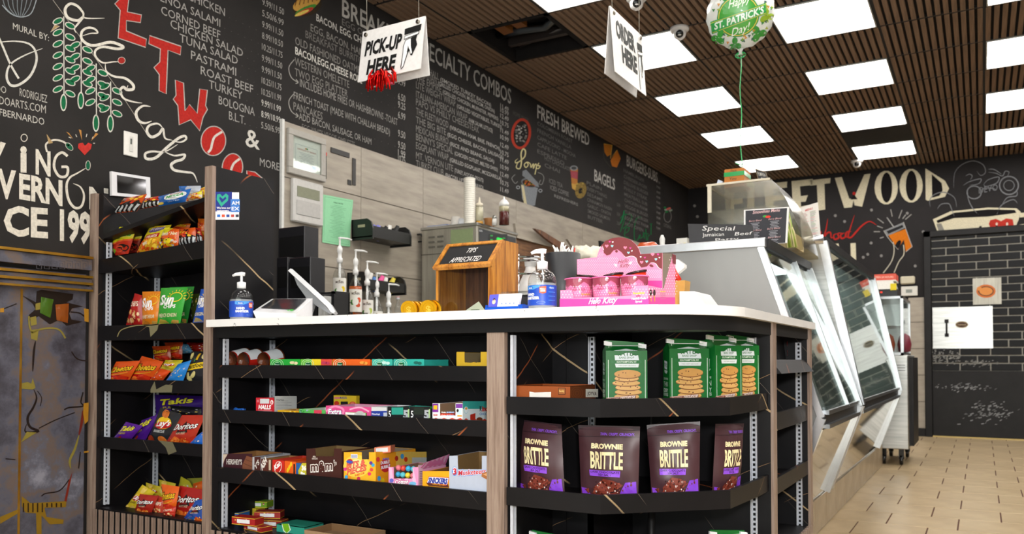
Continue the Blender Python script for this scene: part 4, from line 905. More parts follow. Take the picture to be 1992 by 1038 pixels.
struct_part(MB('metal', '#c8ccd0').box(-1.5, xq-.05, Y2a+.02, Y2b, zq-.02, zq+.01), 'top', c2)
glassfront(Y2a+.025, Y2b-.02, xq, zq-.02, XK, ZK+.03, c2)
for a_, b_ in (((xq+.004, Y2b, zq), (XK+.008, Y2b, ZK)), ((XK+.004, Y2b, ZK), (-.715, Y2b, .18))):
    r = MB('metal', '#dfe3e6'); bar(r, a_, b_, .018, .018); struct_part(r, 'front_trim', c2)
struct_part(MB('metal', '#b4b8bc').box(XK-.05, XK+.01, Y2a+.03, Y2b-.03, ZK+.012, ZK+.03).box(XK-.05, XK+.012, Y2a+.03, Y2b-.03, ZK-.045, ZK-.028), 'front_rail', c2)
struct_part(MB('black_paint').box(XK-.05, XK-.004, Y2a+.03, Y2b-.03, ZK-.03, ZK+.014), 'vent_grille', c2)
panel(Y2a+.02, Y2b-.03, c2)
struct_part(MB('satin', '#d4dad6').box(-1.5, -1.49, Y2a+.02, Y2b, .2, zq).box(-1.49, XK-.06, Y2a+.02, Y2b, .56, .58).box(-1.49, -.90, Y2a+.03, Y2b-.03, .98, .99).prism([(x, Y2b-.02, z) for x, z in pr], (0, .02, 0)), 'interior', c2)
struct_part(MB('case_lamp').box(-1.05, -1.0, Y2a+.1, Y2b-.1, zq-.05, zq-.03), 'tube_lamp', c2)
a = Art(); a.text('Boars Head', 1632, 541, 1648, 556, 7, '#c9b48a', 2, .01)
for t_, (ya, yb), xs, zs in ((c1, (Y1a, Y1b), -1.38, .582), (c2, (Y2a, Y2b), -1.40, .582)):
    rnd = random.Random(int(ya*10)); y = ya+.08
    while y < yb-.25:
        c_ = rnd.choice(['#c9a13a', '#b8542c', '#d8d2b8', '#7a9a48', '#c87a4a'])
        tr = thing('food_tray', 'x', 'food tray', (xs+.35, y+.1, zs)); tr['group'] = 'steel food trays inside the deli cases'
        tr['label'] = {'#c9a13a': 'yellow', '#b8542c': 'rust-red', '#d8d2b8': 'cream', '#7a9a48': 'green', '#c87a4a': 'orange-brown'}[c_]+' food tray, '+['first', 'second', 'third', 'fourth', 'fifth', 'sixth', 'seventh', 'eighth', 'ninth', 'tenth', 'eleventh'][int((y-ya)/.225)]+' from the counter inside the '+('low' if ya < 4 else 'tall')+' deli case'
        struct_part(MB('metal', '#c4c6c8').box(xs+.15, xs+.55, y, y+.2, zs, zs+.01).box(xs+.15, xs+.16, y, y+.2, zs, zs+.05).box(xs+.54, xs+.55, y, y+.2, zs, zs+.05).box(xs+.15, xs+.55, y, y+.008, zs, zs+.05).box(xs+.15, xs+.55, y+.192, y+.2, zs, zs+.05), 'pan', tr)
        fm = MB('satin', c_); fm.sm = True
        fm.grid(lambda s_, q_: Vector((xs+.16+.38*s_, y+.01+.18*q_, zs+.035+.03*math.sin(math.pi*s_)*math.sin(math.pi*q_)+.012*noise.noise(Vector((s_*9, q_*6, y*5))))), 14, 8); o_ = struct_part(fm, 'food', tr); o_['kind'] = 'stuff'
        y += .225
# tiled plinth under the cases
pl = MB('tile_base').box(-1.4, -.728, 3.56, 7.32, 0, .17); tb = struct(pl, 'trim_2')
y = 3.56
while y < 7.3:
    struct(MB('tile_base').box(-.729, -.718, y+.002, min(y+.331, 7.33)-.002, .002, .172, b=.001), 'tile', tb, origin=(-.728, y, 0)); y += .334
# ================================================================ hot food warmer at the far end
YW = 7.36; xw0, xw1 = P(1700, 630, Y=YW).x, P(1766, 690, Y=YW).x; zb, zc, zt_ = P(1766, 874, Y=YW).z, P(1766, 690, Y=YW).z, P(1757, 575, Y=YW).z
wm = thing('food_warmer', 'glass-topped stainless food warmer on casters at the far end of the cases', 'food warmer', ((xw0+xw1)/2, YW+.4, 0))
YV = YW+.75
struct_part(MB('steel').box(xw0, xw1, YW, YV, zb, zc, b=.006), 'body', wm)
m = MB('black_paint')
for i in range(3): m.box(P(1741, 655, Y=YW).x, P(1760, 655, Y=YW).x, YW-.004, YW+.001, zc-.085-i*.022, zc-.08-i*.022)
struct_part(m, 'vent', wm)
struct_part(MB('black_paint').box(xw1, xw1+.03, YW+.12, YV-.06, zb+.02, zc-.02), 'side_door', wm)
xg0, xg1 = xw0, xw1-.03
struct_part(MB('glass').box(xg0+.01, xg1-.01, YW+.012, YW+.016, zc+.02, zt_-.02).box(xg1-.012, xg1-.008, YW+.02, YV-.02, zc+.02, zt_-.02), 'glass', wm)
struct_part(MB('metal', '#c4c6c8').box(xg0, xg1, YW, YV, zt_-.02, zt_).box(xg0, xg1, YW, YV, zc, zc+.02).box(xg1-.022, xg1, YW, YW+.022, zc, zt_).box(xg0, xg0+.022, YW, YW+.022, zc, zt_).box(xg1-.022, xg1, YV-.022, YV, zc, zt_).box(xg0+.02, xg1-.02, YW+.03, YV-.03, (zc+zt_)/2, (zc+zt_)/2+.008).box(xg0, xg1, YV-.01, YV, zc, zt_), 'frame', wm)
for yy in (YW+.07, YV-.07):
    for xx in (xw0+.06, xw1-.06):
        c_ = MB('gloss', '#0e0e10'); c_.lathe([(.035, -.014), (.04, -.01), (.04, .01), (.035, .014)], (xx, yy, .041), 18, axis='X'); c_.box(xx-.02, xx+.02, yy-.012, yy+.012, .05, zb+.002); struct_part(c_, 'caster', wm)
for k, (xx, cc) in enumerate(((.08, '#c8501e'), (.205, '#7a2438'))):
    fm = MB('satin', cc); fm.lathe([(.001, 0), (.045, .01), (.055, .07), (.04, .14), (.001, .17)], (xg0+xx, YW+.3, zc+.021), 14, sm=True); o = solo(fm, 'food_portion', ['orange-brown roast food standing inside the glass warmer', 'dark red food parcel standing inside the glass warmer'][k], 'food')
# ================================================================ snack bags
def quadmap(C):
    tl, tr, br, bl = C
    return lambda s, t: (tl*(1-s)+tr*s)*(1-t)+(bl*(1-s)+br*s)*t
def bag(name, label, cor, Y, d, base, art, group=None, ext=0, seed=1, cat='snack bag', mat='foil', n=(12, 14), zmin=None, Ys=None):
    Ys = Ys or [Y]*4; C = [P(u, v, Y=yy) for (u, v), yy in zip(cor, Ys)]
    if ext:
        C[3] = C[3]+(C[3]-C[0]).normalized()*ext; C[2] = C[2]+(C[2]-C[1]).normalized()*ext
    if zmin is not None:
        for k in (2, 3): C[k].z = max(C[k].z, zmin)
    q = quadmap(C); nrm = (C[1]-C[0]).cross(C[3]-C[0]).normalized()
    if nrm.y > 0: nrm = -nrm
    def bl(s, t):
        tt = min(1, max(0, (t-.05)/.9)); e = (max(0, math.sin(math.pi*s))**.6)*(max(0, math.sin(math.pi*tt))**.5)
        w = noise.noise(Vector((s*5+seed*3.1, t*6, seed)))*.22+noise.noise(Vector((s*11, t*9+seed, seed*2)))*.10
        return d*(e*(1+w)+w*.25*(.3+e))
    def front(s, t, e=0): return q(s, t)+nrm*(bl(s, t)+e)
    def rear(s, t): return q(s, t)-nrm*max(.0006, bl(s, t)*.35)
    def rim(s, t):   # uneven outline
        return s, t
    m = MB(mat, base); m.sm = True
    m.grid(lambda s, t: front(s, t), n[0], n[1]); m.grid(lambda s, t: rear(s, t), n[0], n[1], flip=True)
    a = Art(); art(a); m.art(a, lambda s_, t_, e_: front(s_, t_, e_+.0007), .0004, mat=mat, maxedge=.075)
    o = solo(m, name, label, cat, group); return o
BLK = '#111111'
def t_out(a, s, x0, y0, x1, y1, h, col, oc=BLK, b=.02, slant=.1, w=.02):
    a.text(s, x0-w*.4, y0+w*.6, x1+w*.6, y1+w*.6, h*1.10, oc, 2, b+.04, slant).text(s, x0, y0, x1, y1, h, col, 3, b, slant)
def A_cheese(a, logo='Cheetos', top=.30):
    a.poly([(.05, .70), (.3, .60), (.6, .62), (.95, .72), (.97, .98), (.03, .98)], '#c01a12', 1)
    a.ell(.66, .78, .26, .14, '#d8341a', 2).ell(.3, .82, .12, .06, '#e8672a', 3).stroke([(.12, .86), (.3, .74), (.42, .8)], .05, '#ef7a20', 3).stroke([(.2, .95), (.4, .85), (.55, .9)], .05, '#f0862a', 3)
    t_out(a, logo, .08, top+.22, .90, top+.10, .24, '#f2c21a', BLK, .03)
    a.stroke([(.15, top+.32), (.5, top+.3), (.85, top+.2)], .03, '#e8a61e', 2)
def A_dor(a, c2='#e8742a'):
    a.poly([(.45, .18), (.72, .52), (.26, .58)], BLK, 1).poly([(.46, .26), (.62, .48), (.34, .5)], '#7a1010', 2)
    t_out(a, 'Doritos', .08, .47, .92, .38, .19, '#f4f4f4', BLK, .02); a.text('NACHO CHEESE', .3, .6, .66, .57, .07, '#f0d0b0', 3)
    a.poly([(.1, .98), (.3, .66), (.52, .72), (.6, .98)], c2, 2).poly([(.45, .98), (.62, .70), (.9, .8), (.84, .98)], '#d85a1c', 3).speck(.12, .7, .85, .97, 30, ['#f0a040', '#b83a14', '#f4c060'], .03, 4)
def A_sun(a, c2, tx='HARVEST CHEDDAR'):
    a.ring(.72, .26, .2, .12, .02, '#f6d83a', 2)
    for k in range(9): q = k*.4-.2; a.stroke([(.72+.25*math.cos(q), .26-.15*math.sin(q)), (.72+.32*math.cos(q), .26-.2*math.sin(q))], .02, '#f6d83a', 2, sm=False)
    a.text('Sun', .12, .46, .68, .44, .26, '#ffffff', 3, .04, .1).text('CHIPS', .34, .56, .78, .54, .09, '#ffffff', 3, .03).text(tx, .14, .80, .86, .78, .10, '#f0e8c0', 3, .02)
    a.poly([(.05, .98), (.2, .84), (.45, .88), (.6, .98)], c2, 2).poly([(.6, .98), (.72, .86), (.95, .88), (.95, .98)], '#c89a48', 2)
def A_takis(a):
    t_out(a, 'Takis', .12, .46, .78, .30, .26, '#e8e02a', '#3a0a5a', .03); a.text('FUEGO', .2, .60, .6, .54, .09, '#c8b030', 3, .03)
    a.poly([(.05, .97), (.2, .78), (.5, .86), (.6, .97)], '#c8b81e', 2).poly([(.2, .94), (.45, .66), (.55, .72), (.4, .95)], '#a02a1a', 3).poly([(.3, .84), (.38, .76), (.42, .8), (.34, .88)], '#5a9a2a', 4)
def A_lays(a, dark=False):
    a.ell(.5, .34, .32, .17, '#f2c81e', 2).ell(.5, .40, .34, .10, '#c0181c', 3, -.1).text("Lay's", .24, .46, .78, .38, .16, '#ffffff', 4, .03, .1)
    a.text('BARBECUE' if dark else 'CLASSIC', .22, .62, .66, .60, .07, '#d8d8d8' if dark else '#4a3a10', 3, .02)
    for x, y, c in ((.2, .82, '#9a3418'), (.66, .80, '#d8742c'), (.4, .1, '#d8742c')): a.ell(x, y, .18, .09, c if dark else '#e8c860', 3, .3)
def A_smart(a):
    a.poly([(0, .42), (1, .30), (1, .48), (0, .62)], '#f0c818', 2); a.text('Smartfood', .1, .56, .92, .44, .14, BLK, 3, .02, .1)
    for x, y in ((.3, .74), (.55, .70), (.42, .86), (.85, .15), (.2, .14)): a.ell(x, y, .12, .08, '#e0d088', 3, x*4)
    a.poly([(.52, .05), (.62, .05), (.6, .26), (.5, .26)], '#d8a820', 3).poly([(.42, .2), (.52, .28), (.46, .32)], '#2a8a3a', 4)
def A_fun(a):
    a.poly([(0, 0), (1, 0), (1, .42), (.5, .5), (0, .66)], '#d8cf1c', 1); t_out(a, 'Funyuns', .06, .36, .92, .33, .25, '#3a9a28', '#e8e070', .03)
    a.stroke([(.05, .66), (.5, .52), (.98, .46)], .06, '#e8642a', 2).ring(.3, .86, .14, .07, .05, '#7ac02a', 3).ring(.62, .80, .14, .1, .05, '#d8502a', 3).ring(.84, .78, .12, .1, .04, '#1a1410', 3).ell(.7, .70, .16, .08, '#1c1410', 2)
def A_fries(a):
    a.poly([(0, 0), (1, 0), (1, .5), (0, .42)], '#dccb28', 1).ell(.5, .16, .34, .1, '#6a5a8a', 2, -.1); a.text('Fries!', .24, .20, .76, .14, .12, '#e8d8e8', 3, .02)
    a.poly([(.2, .36), (.8, .30), (.82, .46), (.2, .52)], '#c01c1c', 3).text('FRIES', .28, .50, .74, .44, .10, '#f8e8d0', 4, .02)
    a.speck(.05, .55, .95, .97, 40, ['#f0a020', '#e8581a', '#f8d040', '#d83a14'], .10, 3).poly([(.2, .66), (.4, .6), (.5, .72), (.3, .78)], '#f0d8b0', 5)
def A_hot(a):
    a.poly([(0, .0), (.6, .0), (.4, .28), (0, .4)], '#e0d428', 1); a.text("Flamin' Hot", .1, .38, .95, .34, .18, '#f4e8c0', 3, .03, .1)
    a.ell(.6, .66, .22, .14, '#e8d020', 3).speck(.05, .5, .95, .97, 40, ['#e8c81e', '#c8c8c8', '#f08a20', '#181818'], .09, 4)
def A_pop(a, c='#c8cacc'):
    a.poly([(.0, .5), (.55, .32), (1, .5), (1, 1), (0, 1)], '#1a1618', 1)
    for k in range(5): a.poly([(.12+k*.18, .95), (.2+k*.18, .55), (.28+k*.18, .6), (.2+k*.18, .97)], c, 2)
    a.speck(.05, .1, .95, .5, 16, ['#f0c030', '#d83018', '#181818'], .1, 2)
def A_blue(a):
    a.ell(.62, .40, .34, .30, '#e8ecec', 2, -.1).text('Deli', .45, .26, .8, .24, .12, '#b83a3a', 3, .02, .2).text('MEGA', .34, .52, .88, .46, .22, '#3aa04a', 3, .03, .15).ell(.12, .82, .14, .12, '#e8c84a', 3).text('SALTED', .42, .86, .8, .84, .09, '#c8e0f0', 3)
def A_silver(a): a.poly([(.4, 0), (1, 0), (1, 1), (.5, 1)], '#b8bcc4', 1)
def A_red(a): a.text('CHIPS', .2, .4, .85, .36, .16, '#f0d8c0', 3, .02); a.speck(.1, .55, .9, .95, 18, ['#d8a060', '#f0c890', '#8a1410'], .1, 2)
def A_plain(a): a.speck(.1, .2, .9, .9, 10, ['#f0d060', '#c8c8c8'], .06, 2)
def A_yel(a): a.text("Chips", .2, .4, .8, .34, .2, '#b02a18', 3, .03, .1).speck(.1, .5, .9, .95, 12, ['#f0b030', '#d84018'], .1, 2)
G1 = 'chip bags on the snack shelf'
LS = {  # shelf board tops (left, right)
 'top': None}
B = [
 # label, corners, Y, base, art, ext
 ('orange and silver popcorn bag, leftmost on the topmost shelf', [(241.6, 385.5), (286, 377), (266, 411), (217, 416)], 2.19, '#c8501c', A_pop, 0),
 ('red and orange bag with black bottom between orange and blue bags, topmost shelf', [(284, 385), (310, 381), (316, 399), (272, 407)], 2.205, '#c83a18', A_pop, 0),
 ('blue and silver bag standing behind the white-oval blue bag, topmost shelf', [(348, 362), (391, 361), (391, 384), (350, 388)], 2.29, '#2a6ab8', A_silver, 0),
 ('blue bag with white oval and green letters on the topmost shelf', [(308, 382), (372, 366), (362, 392), (309, 401)], 2.20, '#2060b0', A_blue, 0),
 ('white and red bag with yellow corner, right of the blue bag on the topmost shelf', [(370, 376), (394, 370), (393, 387), (361, 392)], 2.185, '#d8c8b8', A_fries, 0),
 ('bright yellow bag at the right end of the topmost shelf', [(391, 366), (405, 360), (405, 384), (390, 387)], 2.21, '#e8c41c', A_yel, 0),
 ('yellow and red onion-ring bag with green letters, leftmost on the second shelf', [(233, 441), (266, 442), (251, 489), (208, 495)], 2.19, '#c4301c', A_fun, .01),
 ('dark red onion-ring bag half hidden behind its yellow twin, second shelf', [(258, 443), (281, 445), (268, 486), (245, 489)], 2.235, '#8a1f16', A_fun, .01),
 ('yellow fries bag with red banner in the middle of the second shelf', [(292, 441), (334, 437), (307, 483), (268, 487)], 2.19, '#dca020', A_fries, .01),
 ('yellow and orange hot-snack bag right of the fries bag, second shelf', [(320, 443), (349, 445), (347, 474), (306, 482)], 2.165, '#d8581c', A_hot, .01),
 ('orange bag lying at the back above the hot-snack bag, second shelf', [(335, 430), (371, 435), (366, 449), (333, 447)], 2.27, '#c8601c', A_cheese, 0),
 ('orange bag with black bottom right of the hot-snack bag, second shelf', [(350, 445), (380, 442), (382, 470), (346, 474)], 2.18, '#d8581c', A_pop, .01),
 ('red and silver bag near the right post, second shelf', [(377, 443), (390, 443), (395, 468), (377, 472)], 2.215, '#c02418', A_pop, .01),
 ('tall orange bag touching the right post, second shelf', [(385, 425), (403, 425), (403, 466), (388, 466)], 2.26, '#d86a1c', A_yel, 0),
 ('red chip bag leaning left of the orange whole-grain chips, third shelf', [(262, 570), (276, 574), (277, 628), (246, 628)], 2.20, '#b01f1c', A_red, .012),
 ('orange whole-grain chip bag with sun emblem on the third shelf', [(277, 567), (315, 566), (308, 627), (277, 628)], 2.185, '#e8861c', lambda a: A_sun(a, '#c87a28'), .012),
 ('green whole-grain chip bag with sun emblem, in front on the third shelf', [(313, 560), (365, 558), (351, 626), (306, 626)], 2.165, '#3aa83a', lambda a: A_sun(a, '#b8a040', 'FRENCH ONION'), .012),
 ('darker green bag standing behind the green whole-grain chips, third shelf', [(330, 558), (378, 557), (365, 624), (340, 625)], 2.235, '#2a9038', lambda a: A_sun(a, '#b8a040', 'GARDEN SALSA'), .012),
 ('blue whole-grain chip bag at the right end of the third shelf', [(391, 562), (412, 561), (412, 621), (376, 622)], 2.19, '#2a5ac0', lambda a: A_sun(a, '#c8b070', 'ORIGINAL'), .012),
 ('olive green bag at the back between green and blue bags, third shelf', [(372, 572), (396, 570), (396, 620), (372, 621)], 2.30, '#4a5a20', A_plain, .0),
 ('orange cheese-puff bag, leftmost in the front row of the fourth shelf', [(226, 703), (273, 701), (252, 738), (207, 738)], 2.185, '#e4581a', A_cheese, .02),
 ('orange cheese-puff bag with raised corner, second from left on the fourth shelf', [(276, 692), (318, 703), (297, 738), (249, 738)], 2.205, '#e4581a', A_cheese, .02),
 ('small orange bag end lying before the yellow chips, fourth shelf', [(311, 716), (332, 721), (318, 738), (293, 738)], 2.165, '#d84a18', A_plain, .02),
 ('yellow potato chip bag with red logo lying on the fourth shelf', [(322, 700), (356, 700), (340, 727), (310, 719)], 2.21, '#cfc02a', A_lays, .0),
 ('bright blue bag corner before the popcorn bag, fourth shelf', [(346, 708), (372, 700), (357, 738), (324, 738)], 2.17, '#2a86d8', A_plain, .02),
 ('black popcorn bag with yellow band at the right of the fourth shelf', [(372, 683), (408, 683), (400, 738), (356, 738)], 2.195, '#26262a', A_smart, .02),
 ('orange cheese-puff bag standing in the dark back row, fourth shelf', [(296, 673), (331, 672), (333, 703), (302, 703)], 2.33, '#b8441a', lambda a: A_cheese(a, 'Cheetos', .3), 0),
 ('orange bag second in the dark back row, fourth shelf', [(320, 666), (356, 665), (354, 698), (331, 697)], 2.36, '#b84018', A_cheese, 0),
 ('blue and white bag end in the back row, fourth shelf', [(356, 668), (366, 670), (377, 686), (355, 687)], 2.31, '#4a7a98', A_plain, 0),
 ('dark red bag at the right of the back row, fourth shelf', [(363, 666), (403, 666), (403, 684), (368, 686)], 2.345, '#8a1c14', A_plain, 0),
 ('purple rolled-tortilla bag standing tall at the back of the fifth shelf', [(301, 767), (402, 770), (402, 812), (304, 812)], 2.33, '#3a1a7a', A_takis, 0),
 ('purple rolled-tortilla bag, leftmost on the fifth shelf', [(245, 820), (278, 828), (255, 854), (221, 851)], 2.17, '#5a1f94', A_takis, .02),
 ('purple rolled-tortilla bag lying second from left on the fifth shelf', [(276, 817), (310, 804), (283, 856), (256, 855)], 2.20, '#4a1a86', A_takis, .02),
 ('black barbecue potato chip bag with round logo on the fifth shelf', [(312, 792), (353, 805), (336, 860), (286, 857)], 2.19, '#26282c', lambda a: A_lays(a, True), .02),
 ('dark glossy bag folded behind the barbecue chips, fifth shelf', [(330, 788), (392, 792), (392, 812), (336, 808)], 2.27, '#1c1c22', A_plain, 0),
 ('red tortilla chip bag with black triangle on the fifth shelf', [(354, 807), (400, 807), (374, 863), (323, 860)], 2.165, '#b8301e', A_dor, .02),
 ('blue bag corner beside the post, fifth shelf', [(392, 840), (404, 836), (404, 866), (366, 864)], 2.145, '#1f66c8', A_plain, .012),
 ('yellow potato chip bag at the left of the lowest shelf', [(277, 942), (302, 957), (266, 993), (241, 990)], 2.20, '#d8c028', A_lays, .012),
 ('red tortilla chip bag leaning on the yellow chips, lowest shelf', [(272, 960), (308, 964), (294, 999), (262, 993)], 2.165, '#a8261c', A_dor, .01),
 ('narrow red bag squeezed between red and orange bags, lowest shelf', [(306, 962), (321, 969), (320, 1002), (295, 999)], 2.185, '#b8341e', A_red, .01),
 ('orange cheese-snack bag standing in the middle of the lowest shelf', [(314, 941), (349, 946), (341, 994), (319, 993)], 2.175, '#e8641a', A_cheese, .012),
 ('large red tortilla chip bag right of the orange bag, lowest shelf', [(350, 944), (400, 953), (378, 1008), (335, 1005)], 2.195, '#a81f1a', A_dor, .01),
 ('blue tortilla chip bag against the right post, lowest shelf', [(380, 973), (404, 968), (404, 1019), (356, 1010)], 2.15, '#1f4ea8', lambda a: A_dor(a, '#2a66b8'), .004),
 ('small red chip bag lying under the orange bag, lowest shelf', [(320, 985), (343, 984), (340, 1004), (318, 1002)], 2.15, '#c02a18', A_red, .004),
 ('yellow bag tip behind the red bags, lowest shelf', [(284, 938), (312, 946), (318, 962), (284, 956)], 2.26, '#d0bc30', A_lays, .03),
 ('yellow bag behind the orange cheese bag, lowest shelf', [(309, 932), (342, 940), (338, 958), (311, 950)], 2.30, '#cabb32', A_lays, .04),
 ('yellow-green bag with pointed corner at the back, lowest shelf', [(352, 926), (368, 935), (378, 952), (346, 950)], 2.33, '#b8b02c', A_plain, .05),
 ('olive-yellow bag at the back beside the right post, lowest shelf', [(364, 930), (404, 928), (404, 950), (366, 950)], 2.36, '#9a9a3a', A_plain, .05),
 ('orange bag tip beside the post behind the red bag, lowest shelf', [(376, 940), (402, 932), (402, 952), (374, 950)], 2.27, '#d8601c', A_plain, .05),
]
for i, (lab, cor, Y, base, art, ext) in enumerate(B):
    bag('chip_bag', lab, cor, Y, .016, base, art, G1, ext, seed=i+1)
# ================================================================ cartons on the candy shelves
def carton(name, label, u0, u1, vt, vb, Y, dep, z0, col, front=None, side=None, scol=None, top=False, notch=None, inside='#9a7850', vside=None, cat='candy box', group='candy cartons on the counter shelves', lid=None, fill=None):
    """open display carton: front panel measured at plane Y, walls go back by dep; art in photo coordinates"""
    vm = (vt+vb)/2; x0, x1 = P(u0, vm, Y=Y).x, P(u1, vm, Y=Y).x; z1 = P(u0, vt, Y=Y).z; w = .0022
    m = MB('card', col)
    if notch:   # notch in the front panel: u from, u to, bottom v
        xa, xb = P(notch[0], vm, Y=Y).x, P(notch[1], vm, Y=Y).x; zn = P(u0, notch[2], Y=Y).z
        m.prism([(x0, Y, z0), (x1, Y, z0), (x1, Y, z1), (xb+.004, Y, z1), (xb, Y, zn), (xa, Y, zn), (xa-.004, Y, z1), (x0, Y, z1)], (0, w, 0))
    else: m.box(x0, x1, Y, Y+w, z0, z1)
    m.box(x0, x0+w, Y+w, Y+dep, z0, z1); zs = z1 if vside is None else vside
    m.use('card', scol or col); m.box(x1-w, x1, Y+w, Y+dep, z0, z1); m.use('card', col)
    m.box(x0, x1, Y+dep-w, Y+dep, z0, z1); m.box(x0, x1, Y+w, Y+dep, z0, z0+w)
    m.use('card', inside); i_ = w+.0004
    m.box(x0+w, x0+w+.0008, Y+w, Y+dep-w, z0+w, z1-.001); m.box(x0+w, x1-w, Y+dep-w-.001, Y+dep-w, z0+w, z1-.001); m.box(x1-w-.0008, x1-w, Y+w, Y+dep-w, z0+w, z1-.001)
    m.box(x0+w, x1-w, Y+w, Y+w+.0008, z0+w, (z1 if not notch else zn)-.001)
    if top: m.use('card', lid or col); m.box(x0, x1, Y, Y+dep, z1-w, z1)
    if front:
        a = Art(); front(a)
        if notch: cut(a, lambda u, v: notch[0] < u < notch[1] and v < notch[2], 2.5)
        m.art(a, onY(Y-.0003), .0003, mat='card')
    if side:
        a = Art(); side(a); m.art(a, lambda u, v, e: P(u, v, X=x1)+Vector((.0003+e, 0, 0)), .0003, mat='card')
    o = solo(m, name, label, cat, group, origin=((x0+x1)/2, Y+dep/2, z0)); o['_'] = 0; del o['_']
    return x0, x1, z1
yb = YC+.018
zA, zB, zC_, zD = [ZS[i][1]+.017 for i in range(3)]+[.230]
# upper shelf: flat bar boxes
def bar_art(c2, u0, u1, fr):
    def f(a):
        a.rect(u0, 698, u1, 712, c2[0], 1)
        if len(c2) > 1: a.rect(u0+(u1-u0)*.35, 698, u1, 712, c2[1], 2); a.rect(u0+(u1-u0)*.65, 698, u1, 712, c2[2], 3)
        for r_ in (4, 7, 10): a.ring(u0+14, 708, r_*1.2, r_, .7, '#d8f0d0', 4)
        a.rect(u0+10, 705, u0+20, 712, '#17663a', 5).text('bar', u0+11, 711, u0+19, 711, 4, '#f0fff0', 6)
        a.ell(u1-15, 705, 5, 3, fr, 5).ell(u1-8, 706, 4, 3, fr, 5)
    return f
for lab, u0, u1, cols, fr in [('flat bright green snack-bar carton on the upper candy shelf', 525.4, 584, ['#27a83c'], '#e8e0b0'), ('flat yellow-to-red snack-bar carton between green and orange ones', 585, 646, ['#6ac03a', '#e8cf28', '#d84a3c'], '#c03a5a'), ('flat orange snack-bar carton right of the yellow-red one', 647, 720, ['#e8641f'], '#f0a040'), ('flat turquoise snack-bar carton, left of the turquoise pair', 724, 763, ['#3ab8a8'], '#c8f0e8'), ('flat turquoise snack-bar carton, right of the turquoise pair', 766, 825, ['#2fb0a2'], '#1f6a60')]:
    carton('snack_bar_box', lab, u0, u1, 699, 712, yb, .14, zA, cols[0], bar_art(cols, u0, u1, fr), inside='#b8b0a0')
x0, x1, z1 = carton('chocolate_box', 'gold open carton of foil-wrapped chocolates beside the middle oak post', 888, 948, 685, 716, yb, .16, zA, '#b8961e', lambda a: a.rect(889, 684, 948, 716, '#bf9c24', 1), notch=(904, 935, 705), inside='#8a7a5a')
for k in range(7):
    m = MB('foil', '#d8a52a'); m.sm = True; c = Vector((x0+.022+.024*(k % 4)+(.01 if k > 3 else 0), yb+.03+.035*(k // 4), z1-.048+.004*(k % 2)))
    m.lathe([(.001, -.014), (.009, -.011), (.0145, 0), (.009, .011), (.001, .014)], c, 12); o = solo(m, 'wrapped_chocolate', ['leftmost gold foil chocolate in the front row of the gold carton', 'second gold foil chocolate in the front row of the gold carton', 'third gold foil chocolate in the front row of the gold carton', 'rightmost gold foil chocolate in the front row of the gold carton', 'left gold foil chocolate in the back row of the gold carton', 'middle gold foil chocolate in the back row of the gold carton', 'right gold foil chocolate in the back row of the gold carton'][k], 'chocolate', 'gold foil chocolates in the carton')
# spread-and-breadstick tubs lying on their sides
for k, (u, v, lab) in enumerate([(450, 698, 'brown-ended spread tub lying on its side, leftmost on the upper candy shelf'), (473, 700, 'brown-ended spread tub lying second from left on the upper candy shelf'), (512, 700, 'brown-ended spread tub lying beside the green carton')]):
    c = P(u, v, Y=2.165); d = Vector((-.12, .98, .12)).normalized(); b = d.cross(Vector((0, 0, 1))).normalized(); up = b.cross(d); m = MB('gloss', '#5a2e1a'); m.sm = True
    rs = [(0, .028), (.006, .030), (.075, .034), (.078, .036), (.083, .036), (.084, .0)]; n = 18; V = []
    for h, r_ in rs:
        for j in range(n): q = 6.2832*j/n; V.append(c+d*h+(b*math.cos(q)+up*math.sin(q))*r_)
    F = [(i*n+j, i*n+(j+1) % n, (i+1)*n+(j+1) % n, (i+1)*n+j) for i in range(len(rs)-1) for j in range(n)]+[tuple(range(n))]
    m.add(V, F)
    for i, f in enumerate(F[:-1]):
        ri, j = divmod(i, n)
        if ri == 1: m.c[i] = lin('#d8dce0' if j % 18 < 9 else '#c8281c')
        if ri == 0: m.c[i] = lin('#c8281c')
    solo(m, 'spread_tub', lab, 'snack tub', 'spread tubs on the upper candy shelf')
m = MB('card', '#c8241c'); c = P(561, 706, Y=2.28); m.lathe([(.022, 0), (.028, .045)], (c.x, 2.28, zA), 16); m.use('gloss', '#20201f'); m.lathe([(.031, .045), (.031, .05)], (c.x, 2.28, zA), 16)
m.use('card', '#e4e6ea'); m.box(c.x-.014, c.x+.010, 2.28-.029, 2.28-.02, zA+.004, zA+.043); solo(m, 'spread_tub', 'red and white spread tub with black lid standing on the upper candy shelf', 'snack tub', 'spread tubs on the upper candy shelf')
# middle shelf
def f_halls(a):
    a.rect(498, 773, 533, 812, '#c01c2c', 1).rect(506, 775, 524, 784.5, '#d0d4d8', 2).ell(529, 782, 2.8, 4.5, '#f0e8e8', 2).text('1', 528, 785, 530, 785, 5, '#c01c2c', 3).text('HALLS', 503, 795, 527, 795.4, 8, '#ffffff', 3, .045, .12).rect(502, 798, 529, 799, '#e89aa0', 2).rect(500, 777, 504, 782, '#d8707a', 2)
def s_halls(a):
    a.rect(534, 770, 577, 806, '#c8cccc', 1)
    for k in range(8): a.rect(537, 779+k*3, 560+(k*7 % 14), 779.7+k*3, '#8a9094', 2)
    a.text('Drug Facts', 537, 778, 552, 778.5, 2.6, '#3a3e42', 2, .02)
carton('cough_drop_box', 'red and white cough drop carton standing on the middle candy shelf', 498, 533, 774, 806, yb, .115, zB, '#c01c2c', f_halls, s_halls, '#c8cccc', top=True, lid='#c8ccd0')
